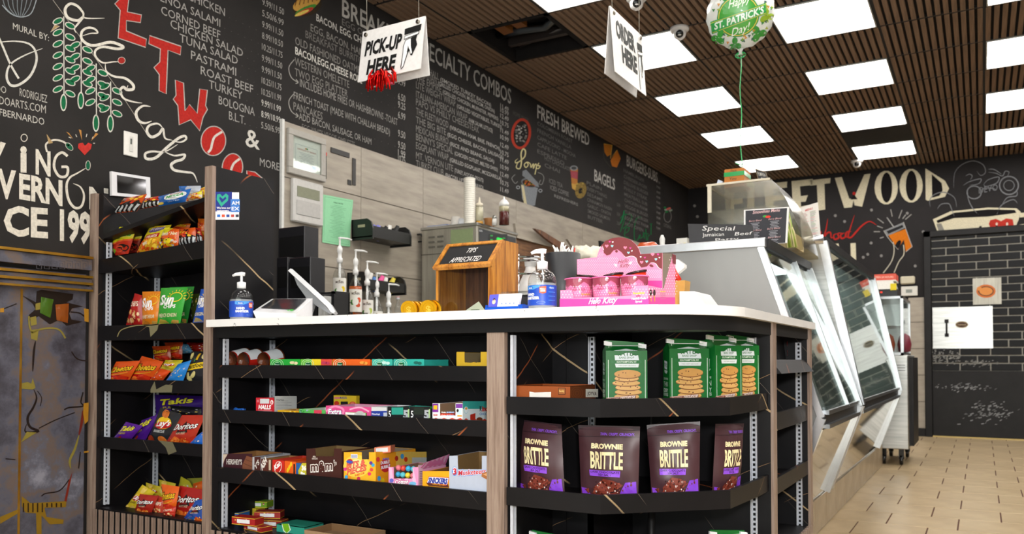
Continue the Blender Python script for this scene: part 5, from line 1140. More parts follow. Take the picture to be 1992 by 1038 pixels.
carton('gum_box', 'low yellow gum carton right of the cough drops', 540, 581, 797, 808, yb+.002, .09, zB, '#e8b41c', lambda a: a.speck(542, 799, 580, 804, 6, ['#f8e088', '#c88a10'], 3, 1))
carton('gum_box', 'low green and pink gum carton left of the pink one', 582, 633, 795, 812, yb, .13, zB, '#5ab85a', lambda a: (a.speck(584, 797, 606, 806, 14, ['#3a9a4a', '#8ad07a', '#a0a8e0'], 2.4, 1), a.rect(611, 797, 626, 812, '#d8405a', 2), a.ell(619, 806, 4, 3, '#f0a0a8', 3)), inside='#c8c8c8')
carton('gum_box', 'pink gum carton with white lettering on the middle candy shelf', 634, 721, 788.5, 814, yb, .15, zB, '#d84a8a', lambda a: (a.stroke([(634, 800), (650, 790), (668, 796), (664, 812)], 4, '#f08ab8', 1), a.stroke([(680, 796), (700, 792), (718, 800)], 3, '#f0a8c8', 1), a.text('Extra', 638, 806, 665, 805, 11, '#20307a', 2, .06, .1), a.text('Extra', 638.5, 805.6, 664.5, 804.6, 10.5, '#ffffff', 3, .03, .1)), inside='#e0a8c0')
x0, x1, z1 = carton('gum_carton', 'tall yellow carton with finger hole behind the pink gum carton', 649, 693, 767, 812, 2.30, .02, zB, '#e0bc28', lambda a: (a.rect(663, 780.5, 677, 789, '#1a1612', 3), a.text('KIDS', 662, 775, 675, 775, 4, '#2a4a9a', 3, .02), a.ell(655, 784, 5, 4.5, '#c8321c', 2), a.ell(686, 785, 6, 4.5, '#d8442a', 2), a.ell(686, 785, 4, 3, '#f08a6a', 3), a.rect(650, 772, 662, 775, '#d86a8a', 2)), top=True)
carton('gum_box', 'low lime green and white gum carton before the white-lined one', 672, 712, 801, 814, YC+.0145, .003, zB, '#6ac81e', lambda a: (a.poly([(672, 801), (690, 803), (686, 814), (672, 814)], '#f0f4ee', 1), a.ell(700, 803, 8, 4, '#b8bcb8', 2)), inside='#c8c8c8')
carton('gum_box', 'low white-lined gum carton with blue packs, left of the black cartons', 722, 752, 791, 814, yb+.004, .14, zB, '#d4d6d8', lambda a: (a.rect(713, 799, 753, 814, '#1f3a9a', 1), a.text('Winterfresh', 723, 806.5, 739, 807, 4, '#f0f4ff', 2, .02), a.rect(746, 802, 753, 812, '#b8c0d0', 2)), inside='#dfe2e6')
def f_five(u0, u1, c):
    return lambda a: (a.rect(u0, 790, u1, 820, '#141618', 1), a.rect(u0+8, 792, u1-12, 806, c, 2), a.text('5', u0+2, 811, u0+7, 811, 13, '#e8ecf0', 3, .01), a.text('5', u1-12, 813, u1-2, 813, 16, '#aab0b8', 3, .05), a.poly([(u1-3, 796), (u1, 795), (u1, 812), (u1-4, 813)], '#a8c890', 2))
carton('gum_box', 'black gum carton with large silver numeral and turquoise inside, middle shelf', 754, 796.5, 792, 818, yb, .15, zB, '#15181a', f_five(754, 796.5, '#2a9a8a'), inside='#2fae9c')
carton('gum_box', 'black gum carton with large silver numeral and green inside, middle shelf', 797.5, 837, 793, 820, yb, .15, zB, '#15181a', f_five(797.5, 837, '#1f2a22'), inside='#3ab82a', scol='#25282c')
def f_kin(a):
    a.rect(841.5, 784, 900, 822, '#eceef0', 1).rect(841.7, 784.6, 853, 801, '#7a2a9a', 2).rect(887, 785, 900, 793, '#7a3aa0', 2).rect(843.5, 788, 851, 796, '#e8b81c', 3)
    a.poly([(841.7, 815), (848, 812), (856, 815), (864, 812.5), (872, 815), (880, 812.5), (888, 815), (896, 812.5), (900, 815), (900, 824), (841.7, 824)], '#d83818', 3).text('kinder', 843.5, 808, 852, 808, 4, '#c83a2a', 3, .03).rect(889, 795, 898, 806, '#c8e0ee', 2).ell(890.5, 798, 2.2, 3, '#2a2018', 3).rect(890, 807, 899, 809.5, '#e8a018', 3)
def s_kin(a):
    a.rect(900, 780, 950, 800, '#3aa8a0', 1).rect(900, 795, 950, 826, '#e4f0f2', 2).poly([(900, 817), (906, 813), (914, 818), (922, 813), (932, 819), (942, 814), (950, 819), (950, 826), (900, 826)], '#d83818', 3)
    a.ell(906, 797, 4.5, 7, '#a8d8e8', 3).ell(906, 797, 3.6, 6, '#e8f4f8', 4).ell(906, 794, 2.4, 2.4, '#d8963a', 5).text('K', 932.5, 799, 936.5, 799, 10, '#15181a', 4, .05).text('inder', 937, 799, 956, 799, 10, '#c82a20', 4, .05).text('CHOCOLATE', 932, 807, 962, 807, 5, '#3a80c0', 4, .02)
    a.poly([(914, 806), (924, 803), (924, 817), (914, 816)], '#c03020', 4).ell(932, 815, 6, 4, '#7a3a1c', 5)
carton('chocolate_box', 'white and teal open chocolate carton beside the middle oak post, middle shelf', 841.7, 900, 785, 824, yb, .17, zB, '#e8eaec', f_kin, s_kin, '#3aa8a0', notch=(856, 886, 808), inside='#a08468')
for k in range(2):
    m = MB('card', '#d83a1e'); xa, xb = P(857, 803, Y=yb+.02).x, P(886, 803, Y=yb+.02).x; zz = P(870, 804-k*-6, Y=yb).z-.001; m.box(xa, xb, yb+.006, yb+.10, zz-.012 if k else zz-.011, zz, b=.002)
    a = Art(); v_ = 803+k*6.2; a.text('Kinder', 859, v_, 868, v_, 3.4, '#f4f0f0', 1, .03).text('BUENO', 869, v_, 884, v_, 3, '#a8c8f0', 1, .04); m.art(a, onY(yb+.0055), .0003)
    solo(m, 'chocolate_bar', ['red chocolate bar box, upper of the two in the white and teal carton', 'red chocolate bar box, lower of the two in the white and teal carton'][k], 'chocolate bar')
m = MB('foil', '#2a6ac8'); m.sm = True; m.grid(lambda s, t: P(454+20*s, 794+8*t, Y=2.2)+Vector((0, -.012*math.sin(3.14*s)*math.sin(3.14*t), .004*math.sin(7*s))), 6, 5); m.grid(lambda s, t: P(454+20*s, 794+8*t, Y=2.2)+Vector((0, .003, 0)), 3, 3); m.box(P(456, 800, Y=2.2).x, P(472, 800, Y=2.2).x, 2.195, 2.215, zB, zB+.03); solo(m, 'candy_packet', 'small blue candy packet barely showing at the left of the middle shelf', 'candy')
# lower candy shelf
def f_her(a):
    a.rect(434, 882, 491, 918, '#3a1820', 1).poly([(434, 883), (443, 883), (437, 893), (434, 903)], '#c8b8a8', 2).text("HERSHEY'S", 441, 902, 471, 903, 10, '#c8c4c0', 3, .03)
    a.poly([(472, 903), (480, 886), (491, 889), (491, 918), (472, 912)], '#7a4a34', 3).stroke([(474, 900), (491, 908)], .8, '#4a2818', 4, sm=False).stroke([(478, 893), (491, 898)], .8, '#4a2818', 4, sm=False)
carton('chocolate_box', 'dark maroon chocolate carton, leftmost on the lower candy shelf', 435, 490, 883, 918, yb, .16, zC_, '#3a1820', f_her, inside='#9a7044')
carton('chocolate_box', 'silver and brown carton with sideways lettering beside the maroon one', 491, 507, 888, 918, yb, .15, zC_, '#b8b8bc', lambda a: (a.rect(495, 888, 507, 920, '#4a2420', 1), a.text("Y'S", 497, 914, 505, 900, 8, '#d0ccc8', 2, .04, -.3)), inside='#8a8a90')
carton('chocolate_box', 'brown carton with white sideways lettering, left of the red one', 508, 529.5, 892, 920, yb, .14, zC_, '#5a2c20', lambda a: (a.text('ASH', 510, 915, 520, 897, 10, '#e8e4dc', 2, .05, -.4), a.rect(523, 894, 527, 914, '#c8b8a0', 2)), inside='#9a7044')
carton('chocolate_box', 'red wafer bar carton between brown and orange cartons', 530, 553, 893.5, 922, yb, .15, zC_, '#c8281c', lambda a: (a.ell(541, 908, 7, 12, '#f0e8e0', 1, .2), a.ell(541, 908, 6, 11, '#c8281c', 2, .2), a.text('Kat', 535, 914, 546, 904, 9, '#ffffff', 3, .04, -.2)), inside='#c84030')
carton('chocolate_box', 'orange peanut-butter cup carton right of the red one', 553.8, 575.5, 896, 925, yb, .16, zC_, '#e8601a', lambda a: (a.text('ese', 559, 920, 569, 902, 9, '#f0c81e', 2, .05, -.3), a.rect(571, 902, 574, 922, '#2a1a10', 2)), inside='#d84818')
carton('chocolate_box', 'blue, yellow and orange bar carton left of the big brown one', 576, 597, 900, 928, yb, .14, zC_, '#2060a8', lambda a: (a.poly([(588, 900), (597, 900), (597, 930), (582, 930), (580, 915)], '#c8c030', 1), a.text('36', 587, 914, 596, 914, 9, '#ffffff', 2, .05), a.text('Ba', 585, 924, 594, 924, 7, '#ffffff', 2, .05)), inside='#d86018')
def f_mm(a):
    a.rect(596, 872, 665, 932, '#43211c', 1).text('m&m', 604, 917, 648, 914, 20, '#f4f0ec', 2, .07).text('m&m', 605, 916, 647, 913, 18.5, '#4a221c', 3, .02).text("'s", 649, 907, 655, 906, 12, '#f4f0ec', 2, .06).text("'s", 649.5, 906.5, 654.5, 905.5, 11, '#4a221c', 3, .01).text('MILK', 609, 889, 615, 889, 3, '#d8d0c8', 2, .03).text('CHOCOLATE', 607, 893, 618, 893, 3, '#d8d0c8', 2, .03)
carton('chocolate_box', 'big brown candy carton with white-outlined lettering on the lower shelf', 597, 664.5, 872.6, 936, yb-.003, .15, zC_, '#43211c', f_mm, notch=(614, 650, 887), inside='#8a7048', scol='#4a2820')
def f_bits(a):
    a.rect(669, 879, 731, 942, '#f0b428', 1).ell(694, 906, 26, 22, '#f6cf50', 2).ell(694, 906, 16, 14, '#f8e49a', 3).text('BITS &', 674, 911, 711, 903, 11, '#c0342a', 4, .05, .1).text('PIECES', 675, 923, 713, 914, 11, '#c0342a', 4, .05, .1).text('BITS &', 674.4, 910.6, 710.6, 902.6, 10, '#f06a5a', 5, .02, .1).text('PIECES', 675.4, 922.6, 712.6, 913.6, 10, '#f06a5a', 5, .02, .1)
    a.text('BUBBLE GUM', 691, 926, 709, 921, 4, '#e04a20', 4, .02).ell(681, 898, 6, 6, '#c02a30', 4).ell(681, 898, 7, 3, '#3a5ac8', 5, .2).rect(683, 883, 696, 891, '#e8ecf4', 4)
    for k in range(6): a.rect(684+k*2, 884, 685+k*2, 890, '#5a6aa8', 5)
    for u, v, c in ((722, 900, '#6a3a9a'), (726, 904, '#48a8d8'), (723, 913, '#e04a4a'), (719, 921, '#e0306a'), (698, 930, '#c83050'), (672, 912, '#d83a8a'), (674, 927, '#40a8e0'), (680, 928, '#f09020')): a.ell(u, v, 3.4, 3.4, c, 4)
def s_bits(a):
    a.rect(730, 878, 834, 942, '#eea01f', 1).rect(770, 878, 834, 942, '#ecc45a', 2).ell(749, 905, 10, 13, '#c02a30', 3).text('DUBBLE', 740, 903, 757, 900, 6, '#f0f4ff', 4, .04).text('BUBBLE', 741, 912, 758, 908, 6, '#f0f4ff', 4, .04).text('BUBBLE', 744, 894, 756, 893, 3.4, '#4a6ae0', 4, .04)
    for u, v, c in ((735, 893, '#e04040'), (771, 891, '#b83020'), (789, 893, '#d84018'), (782, 887, '#48a0d8'), (737, 930, '#40a0e0'), (744, 934, '#e8d020')): a.ell(u, v, 3.4, 5, c, 3)
    a.rect(801, 889, 832, 900, '#c8ccc8', 3)
x0b, x1b, z1b = carton('candy_box', 'yellow bubble gum carton with pink gems on the lower candy shelf', 670, 730, 880, 942, yb, .225, zC_, '#eeb02a', f_bits, s_bits, '#eea01f', notch=(704, 718, 893), inside='#8a7a6a')
m = MB('card', '#e88a6a'); xa = P(722, 880, Y=yb+.03).x; m.obox((xa+.034, yb+.06, z1b+.013), (.030, .006, .004), (-.008, .022, 0), (0, 0, .011)); a = Art()
m.use('card', '#e8ecf0'); m.obox((xa+.040, yb+.0375, z1b+.013), (.022, .0045, .0025), (-.0005, .0008, 0), (0, 0, .007)); solo(m, 'candy_box', 'small pink and orange candy box with barcode lying on the yellow carton', 'candy box')
def f_cot(a):
    a.rect(756, 908, 814, 950, '#ea96c4', 1)
    for k in range(4): a.poly([(757+k*14, 909), (762+k*14, 909), (768+k*15, 950), (760+k*15, 950)], '#f4bcdc', 2)
    a.text('Cotton', 768, 941, 795, 940, 9, '#c0287a', 3, .1, .1).text('Cotton', 768.5, 940.6, 794.5, 939.6, 8, '#ffffff', 4, .03, .1).ell(762, 934, 4, 4, '#6a6ac8', 3).ell(803, 940, 7, 4, '#7ac0e8', 3)
def s_cot(a):
    a.rect(813, 904, 822, 950, '#d8b0c8', 1)
    for k in range(9): a.rect(816, 916+k*3.4, 822, 917+k*3.4, '#4a4048', 2)
x0, x1, z1 = carton('candy_box', 'pink striped bubble gum carton with clear window on the lower candy shelf', 757, 813, 909, 950, yb, .16, zC_, '#e48abc', f_cot, s_cot, '#e0a0c8', notch=(766, 803, 930), inside='#8a6a58')
q0 = [Vector((x1-.004, yb+.01, z1)), Vector((x1-.004, yb+.16, z1)), Vector((x1+.012, yb+.16, z1+.035)), Vector((x1+.012, yb+.02, z1+.022))]
m = MB('card', '#e884bc'); m.prism(q0, (.002, 0, .001)); 
for k in range(5):
    f_ = (k+.3)/5.3; p_ = q0[0]*(1-f_)+q0[1]*f_+Vector((.0025, 0, .001)); t_ = q0[3]*(1-f_)+q0[2]*f_+Vector((.0025, 0, .001)); m.add([p_, p_+Vector((0, .012, 0)), t_+Vector((0, .016, 0)), t_], [(0, 1, 2, 3)], '#f4c0e0', False)
solo(m, 'box_flap', 'raised pink striped flap of the bubble gum carton', 'carton flap')
gb = thing('gum_ball_bag', 'clear bag of coloured gum balls inside the pink striped carton', 'candy', ((x0+x1)/2, yb+.07, zC_+.003)); rnd = random.Random(4); gm = []
for r_ in range(4):
    for c_ in range(5): gm.append((x0+.016+c_*(x1-x0-.03)/4.2, yb+.025, zC_+.018+r_*.0215, ['#d8443a', '#e8d03a', '#3aa8d8', '#e87a8a', '#58c0d0'][(r_+c_*2) % 5]))
m = MB('gloss'); m.sm = True
for x, y, z, c in gm: m.use('gloss', c); m.lathe([(.001, -.010), (.007, -.007), (.0105, 0), (.007, .007), (.001, .010)], (x, y+rnd.uniform(0, .004), z), 10)
o = struct_part(m, 'gum_balls', gb); o['kind'] = 'stuff'
def f_sn(a):
    a.rect(822, 916, 876, 956, '#efa81c', 1).poly([(834, 926), (874, 928), (871, 944), (830, 940)], '#c02a2a', 2).poly([(835, 927), (873, 929), (870, 942), (831, 938)], '#f0f2f8', 3).text('SNICKERS', 833, 938, 870, 940.5, 10, '#2a3a9a', 4, .06, .15).poly([(829, 938), (868, 944), (872, 940), (874, 948), (834, 944)], '#5a2c1a', 4).text('PEANUT BUTTER', 842, 942, 865, 944, 3, '#e8a020', 5, .02)
carton('chocolate_box', 'orange-yellow open candy bar carton between pink and pale blue ones', 823, 874.3, 917, 956, yb-.003, .20, zC_, '#eca41c', f_sn, inside='#8a5c34', scol='#d89018')
def f_mus(a):
    a.rect(874, 886, 950, 970, '#b4bdd0', 1).ell(884.5, 916, 5.5, 9, '#5a8ad8', 2).text('3', 881, 923, 889, 922, 13, '#e8ecf8', 3, .1).text('3', 881.5, 922.5, 888.5, 921.5, 12, '#c8283a', 4, .03)
    a.text('Musketeers', 891, 925, 946, 921, 12, '#5a8ad8', 2, .08, .08).text('Musketeers', 891.4, 924.6, 945.6, 920.6, 11, '#f4f6fc', 3, .05, .08).text('Musketeers', 891.8, 924.2, 945.2, 920.2, 10, '#c8283a', 4, .02, .08).poly([(938, 920), (949, 916), (949, 933), (937, 926)], '#a86a3c', 5).poly([(940, 922), (949, 919), (949, 926)], '#d8a070', 6)
carton('chocolate_box', 'tall pale grey-blue open candy bar carton beside the middle oak post', 875, 948.5, 887, 970, yb-.004, .17, zC_, '#b4bdd0', f_mus, notch=(891, 937, 912), inside='#8a6c44')
# bottom shelf
def lb(name, label, c, h, ang, col, hh, art=None, group=None):
    ca, sa = math.cos(ang), math.sin(ang); m = MB('card', col); m.obox(c, (h[0]*ca, h[0]*sa, 0), (-h[1]*sa, h[1]*ca, 0), (0, 0, hh))
    m.use('card', '#e8cf3a'); e = .0006
    for sx in (-1, 1): m.obox(Vector(c)+Vector((0, 0, hh*.92*sx)), (h[0]*1.002*ca, h[0]*1.002*sa, 0), (-h[1]*1.002*sa, h[1]*1.002*ca, 0), (0, 0, hh*.06))
    m.use('card', '#e8e8ea'); fx = Vector((-h[1]*sa, h[1]*ca, 0)); m.obox(Vector(c)-fx*1.005, (h[0]*.55*ca, h[0]*.55*sa, 0), fx*.002, (0, 0, hh*.5))
    rn = random.Random(int(c[0]*997)); 
    for _ in range(9): m.use('card', rn.choice(['#c84a30', '#f0a0a0', '#7a1c1c', '#e8d060'])); f_ = rn.uniform(-.85, .85); m.obox(Vector(c)+Vector((h[0]*f_*ca, h[0]*f_*sa, rn.uniform(-.6, .6)*hh))-fx*1.004, (.003*ca, .003*sa, 0), fx*.002, (0, 0, .002))
    return solo(m, name, label, 'candy box', group)
xq_ = lambda u, Y=2.19: P(u, 1015, Y=Y).x
lb('theater_candy_box', 'red candy box with barcode, front of the small stack at bottom left', (xq_(480, 2.16), 2.165, .263), (.055, .024), .10, '#a82020', .014, group='candy boxes stacked on the bottom shelf')
lb('theater_candy_box', 'red candy box under the barcode box, bottom left stack', (xq_(500, 2.17), 2.175, .240), (.055, .024), -.15, '#98201e', .0095, group='candy boxes stacked on the bottom shelf')
lb('theater_candy_box', 'red candy box at the right of the bottom left stack', (xq_(520, 2.25), 2.26, .272), (.05, .026), .5, '#a02824', .013, group='candy boxes stacked on the bottom shelf')
lb('theater_candy_box', 'second red candy box under the right one, bottom left stack', (xq_(527, 2.24), 2.25, .244), (.05, .026), .3, '#8a1c1c', .013, group='candy boxes stacked on the bottom shelf')
lb('theater_candy_box', 'lime green candy box lying on top at the back, bottom left stack', (xq_(497, 2.32), 2.33, .29), (.055, .026), .3, '#7aa828', .012, group='candy boxes stacked on the bottom shelf')
lb('theater_candy_box', 'yellow candy box lying under the lime green one, bottom left', (xq_(480, 2.30), 2.315, .254), (.055, .026), .1, '#c8b02a', .023, group='candy boxes stacked on the bottom shelf')
lb('theater_candy_box', 'blue candy box at the far left of the bottom shelf', (xq_(446, 2.2), 2.235, .252), (.035, .034), .2, '#2468b8', .021, group='candy boxes stacked on the bottom shelf')
carton('candy_box', 'turquoise carton with lime green letter at the left of the bottom shelf', 538, 592, 1018, 1050, 2.19, .10, zD, '#2f9a84', lambda a: (a.poly([(548, 1018), (562, 1018), (566, 1030), (558, 1038), (551, 1032)], '#e0f0d8', 1), a.poly([(549, 1018), (561, 1018), (564, 1030), (558, 1036), (553, 1031)], '#7ab81e', 2)), top=True)
carton('torn_carton', 'torn brown cardboard carton at the bottom shelf, cut by the frame', 592, 700, 1030, 1060, 2.16, .14, zD, '#a88868', None, inside='#8a6a4a')
# ================================================================ corner shelf: cookie bags, pouches
def cookies(a, x, y, w, k, sc=1.0):
    rn = random.Random(k); cols = ['#d8a45c', '#e0ae68', '#cf9850', '#daa860']
    h = .055*sc
    for i in range(7, -1, -1):
        yy = y+i*.066; xx = x+[0, -.02, -.03, .01, .02, -.02, .03, 0][i]; ww = w*[1, .92, 1.05, .95, 1.02, .94, 1.0, .9][i]
        a.ell(xx, yy+.012, ww/2, h*(1.15 if i == 0 else .8), '#8a5426', 3+(7-i)*.4); a.ell(xx, yy, ww/2, h*(1.1 if i == 0 else .75), rn.choice(cols), 3.2+(7-i)*.4)
        for _ in range(4): a.ell(xx+rn.uniform(-.4, .4)*ww, yy+rn.uniform(-.4, .5)*h, .016, .009, '#6a3a1e', 3.3+(7-i)*.4, n=6)
def tate_front(a):
    for pts in ([(.08, .06), (.92, .06), (.95, .30), (.95, 1)], [(.08, .06), (.06, .30), (.06, 1)]): a.stroke(pts, .013, '#e8f4e8', 2, sm=False)
    a.poly([(.20, .155), (.46, .125), (.50, .12), (.76, .155), (.80, .30), (.22, .30)], '#dfe8ec', 2).text("TATE'S", .25, .235, .76, .23, .075, '#1a6a34', 3, .015).text('BAKE SHOP', .32, .275, .68, .275, .03, '#2a7a44', 3, .01)
    a.poly([(.13, .30), (.86, .30), (.86, .345), (.13, .345)], '#1a7034', 3).text('SOUTHAMPTON, NY', .26, .335, .74, .335, .026, '#e8f4e8', 4, .02).poly([(.22, .35), (.80, .35), (.78, .405), (.24, .405)], '#e4eaec', 3).text('THIN CRISPY DELICIOUS', .3, .385, .72, .385, .014, '#4a7a54', 4)
    cookies(a, .52, .50, .64, 3)
    a.poly([(.0, .85), (.72, .815), (.72, .915), (.02, .955)], '#7a4434', 8).text('CHOCOLATE CHIP', .35, .872, .70, .858, .035, '#f4e8e0', 9, .03).text('COOKIES', .35, .915, .54, .905, .035, '#f4e8e0', 9, .03).stroke([(.01, .853), (.71, .82), (.71, .91), (.02, .95)], .006, '#e8c8c0', 9, closed=True, sm=False).text('All natural', .04, .885, .30, .873, .03, '#d8a89a', 9, .02)
def tate_side(a):
    a.poly([(.28, .20), (.72, .22), (.70, .36), (.30, .34)], '#dfe8ec', 2).text("TATE'S", .32, .30, .68, .32, .06, '#1a6a34', 3, .02).poly([(.25, .36), (.78, .38), (.66, .43), (.34, .42)], '#c8dcd0', 2)
    a.text('SIGNATURE', .2, .53, .8, .535, .035, '#dcecdc', 2, .02).text('THIN', .22, .65, .8, .655, .09, '#e4f0e4', 2, 0).text('CRISPY', .16, .745, .82, .75, .065, '#e4f0e4', 2, .03).text('COOKIES', .16, .81, .82, .815, .05, '#e4f0e4', 2, .03).text('A PASSION FOR', .18, .89, .8, .89, .025, '#b8d8b8', 2).text('BAKING', .16, .975, .82, .975, .06, '#e4f0e4', 2, .03)
def cookie_bag(label, c, ang, h=.205, w=.128, dp=.07, dark=0, lean=0):
    R_ = Matrix.Rotation(ang, 3, 'Z'); c = Vector(c)
    L = lambda x, y, z: c+R_ @ Vector((x, y, z))
    hs = h*.84; G = '#0a6b28'
    m = MB('satin', G); m.sm = False
    x = w/2; y = dp/2
    V = [L(-x, -y, 0), L(x, -y, 0), L(x, y, 0), L(-x, y, 0), L(-x, -y, hs), L(x, -y, hs), L(x, y, hs), L(-x, y, hs), L(-x*.94, -.004-lean, h-.014), L(x*.94, -.004-lean, h-.022), L(x*.94, .003-lean, h-.022), L(-x*.94, .003-lean, h-.014), L(-x, 0, hs*.93), L(x, 0, hs*.93), L(-x*.94, -.004-lean, h), L(x*.94, -.004-lean, h-.008), L(x*.94, .002-lean, h-.008), L(-x*.94, .002-lean, h)]
    m.add(V, [(0, 1, 5, 4), (2, 3, 7, 6), (0, 3, 2, 1), (4, 5, 9, 8), (6, 7, 11, 10), (0, 4, 12), (3, 12, 7), (0, 12, 3), (1, 13, 5), (2, 6, 13), (1, 2, 13), (4, 8, 12), (8, 11, 12), (11, 7, 12), (5, 13, 9), (9, 13, 10), (10, 13, 6), (8, 9, 15, 14), (10, 11, 17, 16), (14, 15, 16, 17), (8, 14, 17, 11), (9, 10, 16, 15)])
    def fr(s, t, e):   # s right, t down, over body then gable
        z = h*(1-t)
        if z <= hs: p = L(-x+w*s, -y-e, z)
        else:
            f = (z-hs)/(h-hs); p = L((-x+w*s)*(1-.06*f), -y*(1-f)+(-.004-lean)*f-e, z-(.008+.0*s)*f)
        return p
    a = Art(); tate_front(a); m.art(a, fr, .00025, mat='satin', maxedge=.3)
    def sd(s, t, e):
        z = h*(1-t); off = 0
        if z > hs*.93: off = (z-hs*.93)*.1
        return L(-x-e-.0008+off*0, y-dp*s, z*.84)
    a = Art(); tate_side(a); m.art(a, sd, .0003, mat='satin')
    m.use('card', '#eceef0')
    for sx, dz in ((-1, -.003), (1, -.010)): m.obox(L(sx*x*.84, -.007-lean, h-.008+dz), R_ @ Vector((.012, 0, -.002)), R_ @ Vector((0, .0045, 0)), Vector((0, 0, .0065)))
    return solo(m, 'cookie_bag', label, 'cookie bag', 'green cookie bags on the corner shelves')
z_ = ZC[0][1]+.017
def base(u, v, Y): p = P(u, v, Y=Y); return p.x, p.y
def cb(lab, u, Y, ang, **k): cookie_bag(lab, (px(u, Y), Y, z_), ang, **k)
H1 = .198
cb('green cookie bag with white clips, alone beside the brown carton', 1215, 2.35, .55, h=.206, w=.126)
cb('green cookie bag with white clips in the middle of the corner shelf', 1334, 2.49, .62, h=.214, w=.126)
cb('green cookie bag turned to show its lettered side', 1400, 2.56, .95, h=.226, w=.105, dp=.085)
cb('green cookie bag half hidden at the right end of the corner shelf', 1437, 2.69, .95, h=.228, w=.10, dp=.08)
xb0, xb1 = P(1002, 760, Y=2.17).x, P(1109, 760, Y=2.17).x
m = MB('card', '#9a4c1c'); zt_b = P(1050, 749.5, Y=2.17).z; m.box(xb0, xb1, 2.17, 2.172, z_, zt_b).box(xb0, xb0+.002, 2.172, 2.35, z_, zt_b).box(xb0, xb1, 2.348, 2.35, z_, zt_b).box(xb0, xb1, 2.172, 2.348, z_, z_+.002).use('card', '#6a3418'); m.box(xb1-.002, xb1, 2.172, 2.35, z_, zt_b).use('card', '#b09070'); m.box(xb0, xb1, 2.17, 2.1725, zt_b-.0015, zt_b).box(xb1-.003, xb1, 2.172, 2.348, zt_b-.0015, zt_b)
a = Art(); a.poly([(1030, 761), (1040, 763), (1072, 762), (1072, 772), (1030, 772)], '#e8e4dc', 1).rect(1086, 754, 1100, 767, '#4a2412', 1).rect(1087, 755, 1099, 766, '#a06030', 2).text('family', 1088, 762, 1098, 762, 4, '#e8c070', 3, .03); m.art(a, onY(2.1698), .0003)
a = Art(); a.rect(1139, 756, 1163, 772, '#e8e2d8', 1).text('JOYVA', 1142, 768, 1160, 768.5, 7, '#3a1a10', 2, .02)
for k in (4, 8, 12): a.ring(1122, 764, k*.9, k, .8, '#8a4a24', 1)
m.art(a, lambda u, v, e: P(u, v, X=xb1)+Vector((.0003+e, 0, 0)), .0003)
solo(m, 'sesame_candy_carton', 'low orange-brown open carton left of the green cookie bags', 'carton')
# pouches
def A_brit(a):
    a.rect(0, 0, 1, .055, '#2c1a22', 1).stroke([(0, .15), (1, .14)], .006, '#1e1016', 1, sm=False)
    a.text('THIN. CRISPY. CRUNCHY.', .38, .125, .93, .125, .035, '#8a52d8', 2, .03)
    a.text('BROWNIE', .24, .30, .76, .30, .065, '#efdfae', 2, .05).text('BRITTLE', .22, .56, .77, .56, .22, '#f2e2b0', 2, .03, .0)
    a.poly([(.20, .59), (.73, .59), (.72, .67), (.20, .67)], '#9450e0', 2).text('DARK CHOCOLATE', .22, .625, .71, .625, .028, '#2c1440', 3, .02).text('SEA SALT', .36, .66, .58, .66, .028, '#2c1440', 3, .02)
    a.poly([(.02, .84), (.12, .85), (.18, .92), (.3, .98), (.7, .9), (.8, .74), (.97, .72), (.99, .99), (.04, .99)], '#8440d0', 1)
    rn = random.Random(8)
    def blob(pts, k): a.poly(pts, '#5a2418', 3+k*.3).poly([(x*.97+.015, y*.985+.01) for x, y in pts], '#82382a', 3.1+k*.3)
    blob([(.24, .84), (.44, .70), (.62, .72), (.78, .78), (.62, .86), (.48, .90), (.26, .88)], 0); blob([(.22, .90), (.3, .86), (.5, .91), (.7, .86), (.72, .93), (.5, .985), (.24, .98)], 1)
    blob([(.08, .86), (.16, .85), (.15, .92)], 1); blob([(.08, .94), (.2, .92), (.3, .98), (.1, .985)], 2)
    a.speck(.26, .74, .72, .97, 60, ['#e8d8d0', '#2a0e0a', '#b0604a', '#a04a38', '#3a1410'], .016, 5, rnd=rn).speck(.75, .72, .9, .85, 5, ['#6a3024'], .02, 3, rnd=rn)
def pouch(lab, cor, Ys, seed, d=.022):
    o = bag('snack_pouch', lab, cor, None, d, '#46292f', A_brit, 'purple and brown snack pouches on the corner shelf', 0.0, seed=seed, cat='snack pouch', mat='satin', n=(14, 16), Ys=Ys); return o
zc2 = ZC[1][1]+.017
def dn(cor, Ys):   # let the lower corners stand on the shelf
    out = list(cor)
    for k in (2, 3):
        u, v = cor[k]; Y = Ys[k]; p = P(u, v, Y=Y); q = Vector((p.x, p.y, zc2))-Vector((0, 0, CAMZ)); f = q.dot(FW); out[k] = (CX+FPX*q.dot(RT)/f, CY-FPX*q.dot(UP)/f)
    return out
for k, (lab, cor, Ys) in enumerate([
 ('brown and purple snack pouch, leftmost beside the oak post', [(1006, 815), (1092, 825), (1099, 957), (1013, 952)], [2.24, 2.20, 2.19, 2.21]),
 ('brown and purple snack pouch, widest one at the bend of the shelf lip', [(1125, 826), (1245, 829), (1241, 962), (1131, 961)], [2.25, 2.26, 2.26, 2.25]),
 ('brown and purple snack pouch, third from the oak post', [(1258, 826), (1362, 819), (1360, 959), (1268, 960)], [2.35, 2.40, 2.38, 2.34]),
 ('narrow angled brown and purple snack pouch, rightmost on the corner shelf', [(1392, 824), (1447, 823), (1437, 952), (1385, 953)], [2.44, 2.58, 2.55, 2.44])]):
    pouch(lab, dn(cor, Ys), Ys, k+60)
zc3 = ZC[2][1]+.017
for k, (lab, u, Y, ang) in enumerate([('green cookie bag top at the bottom shelf, left under the pouches', 1068, 2.24, 0), ('green cookie bag top at the bottom shelf, right under the narrow pouch', 1412, 2.52, .8)]):
    hh = P(u, 1030 if k else 1036, Y=Y).z-zc3
    cookie_bag(lab, (px(u, Y), Y, zc3), ang, h=max(.12, hh+.004), w=.125)
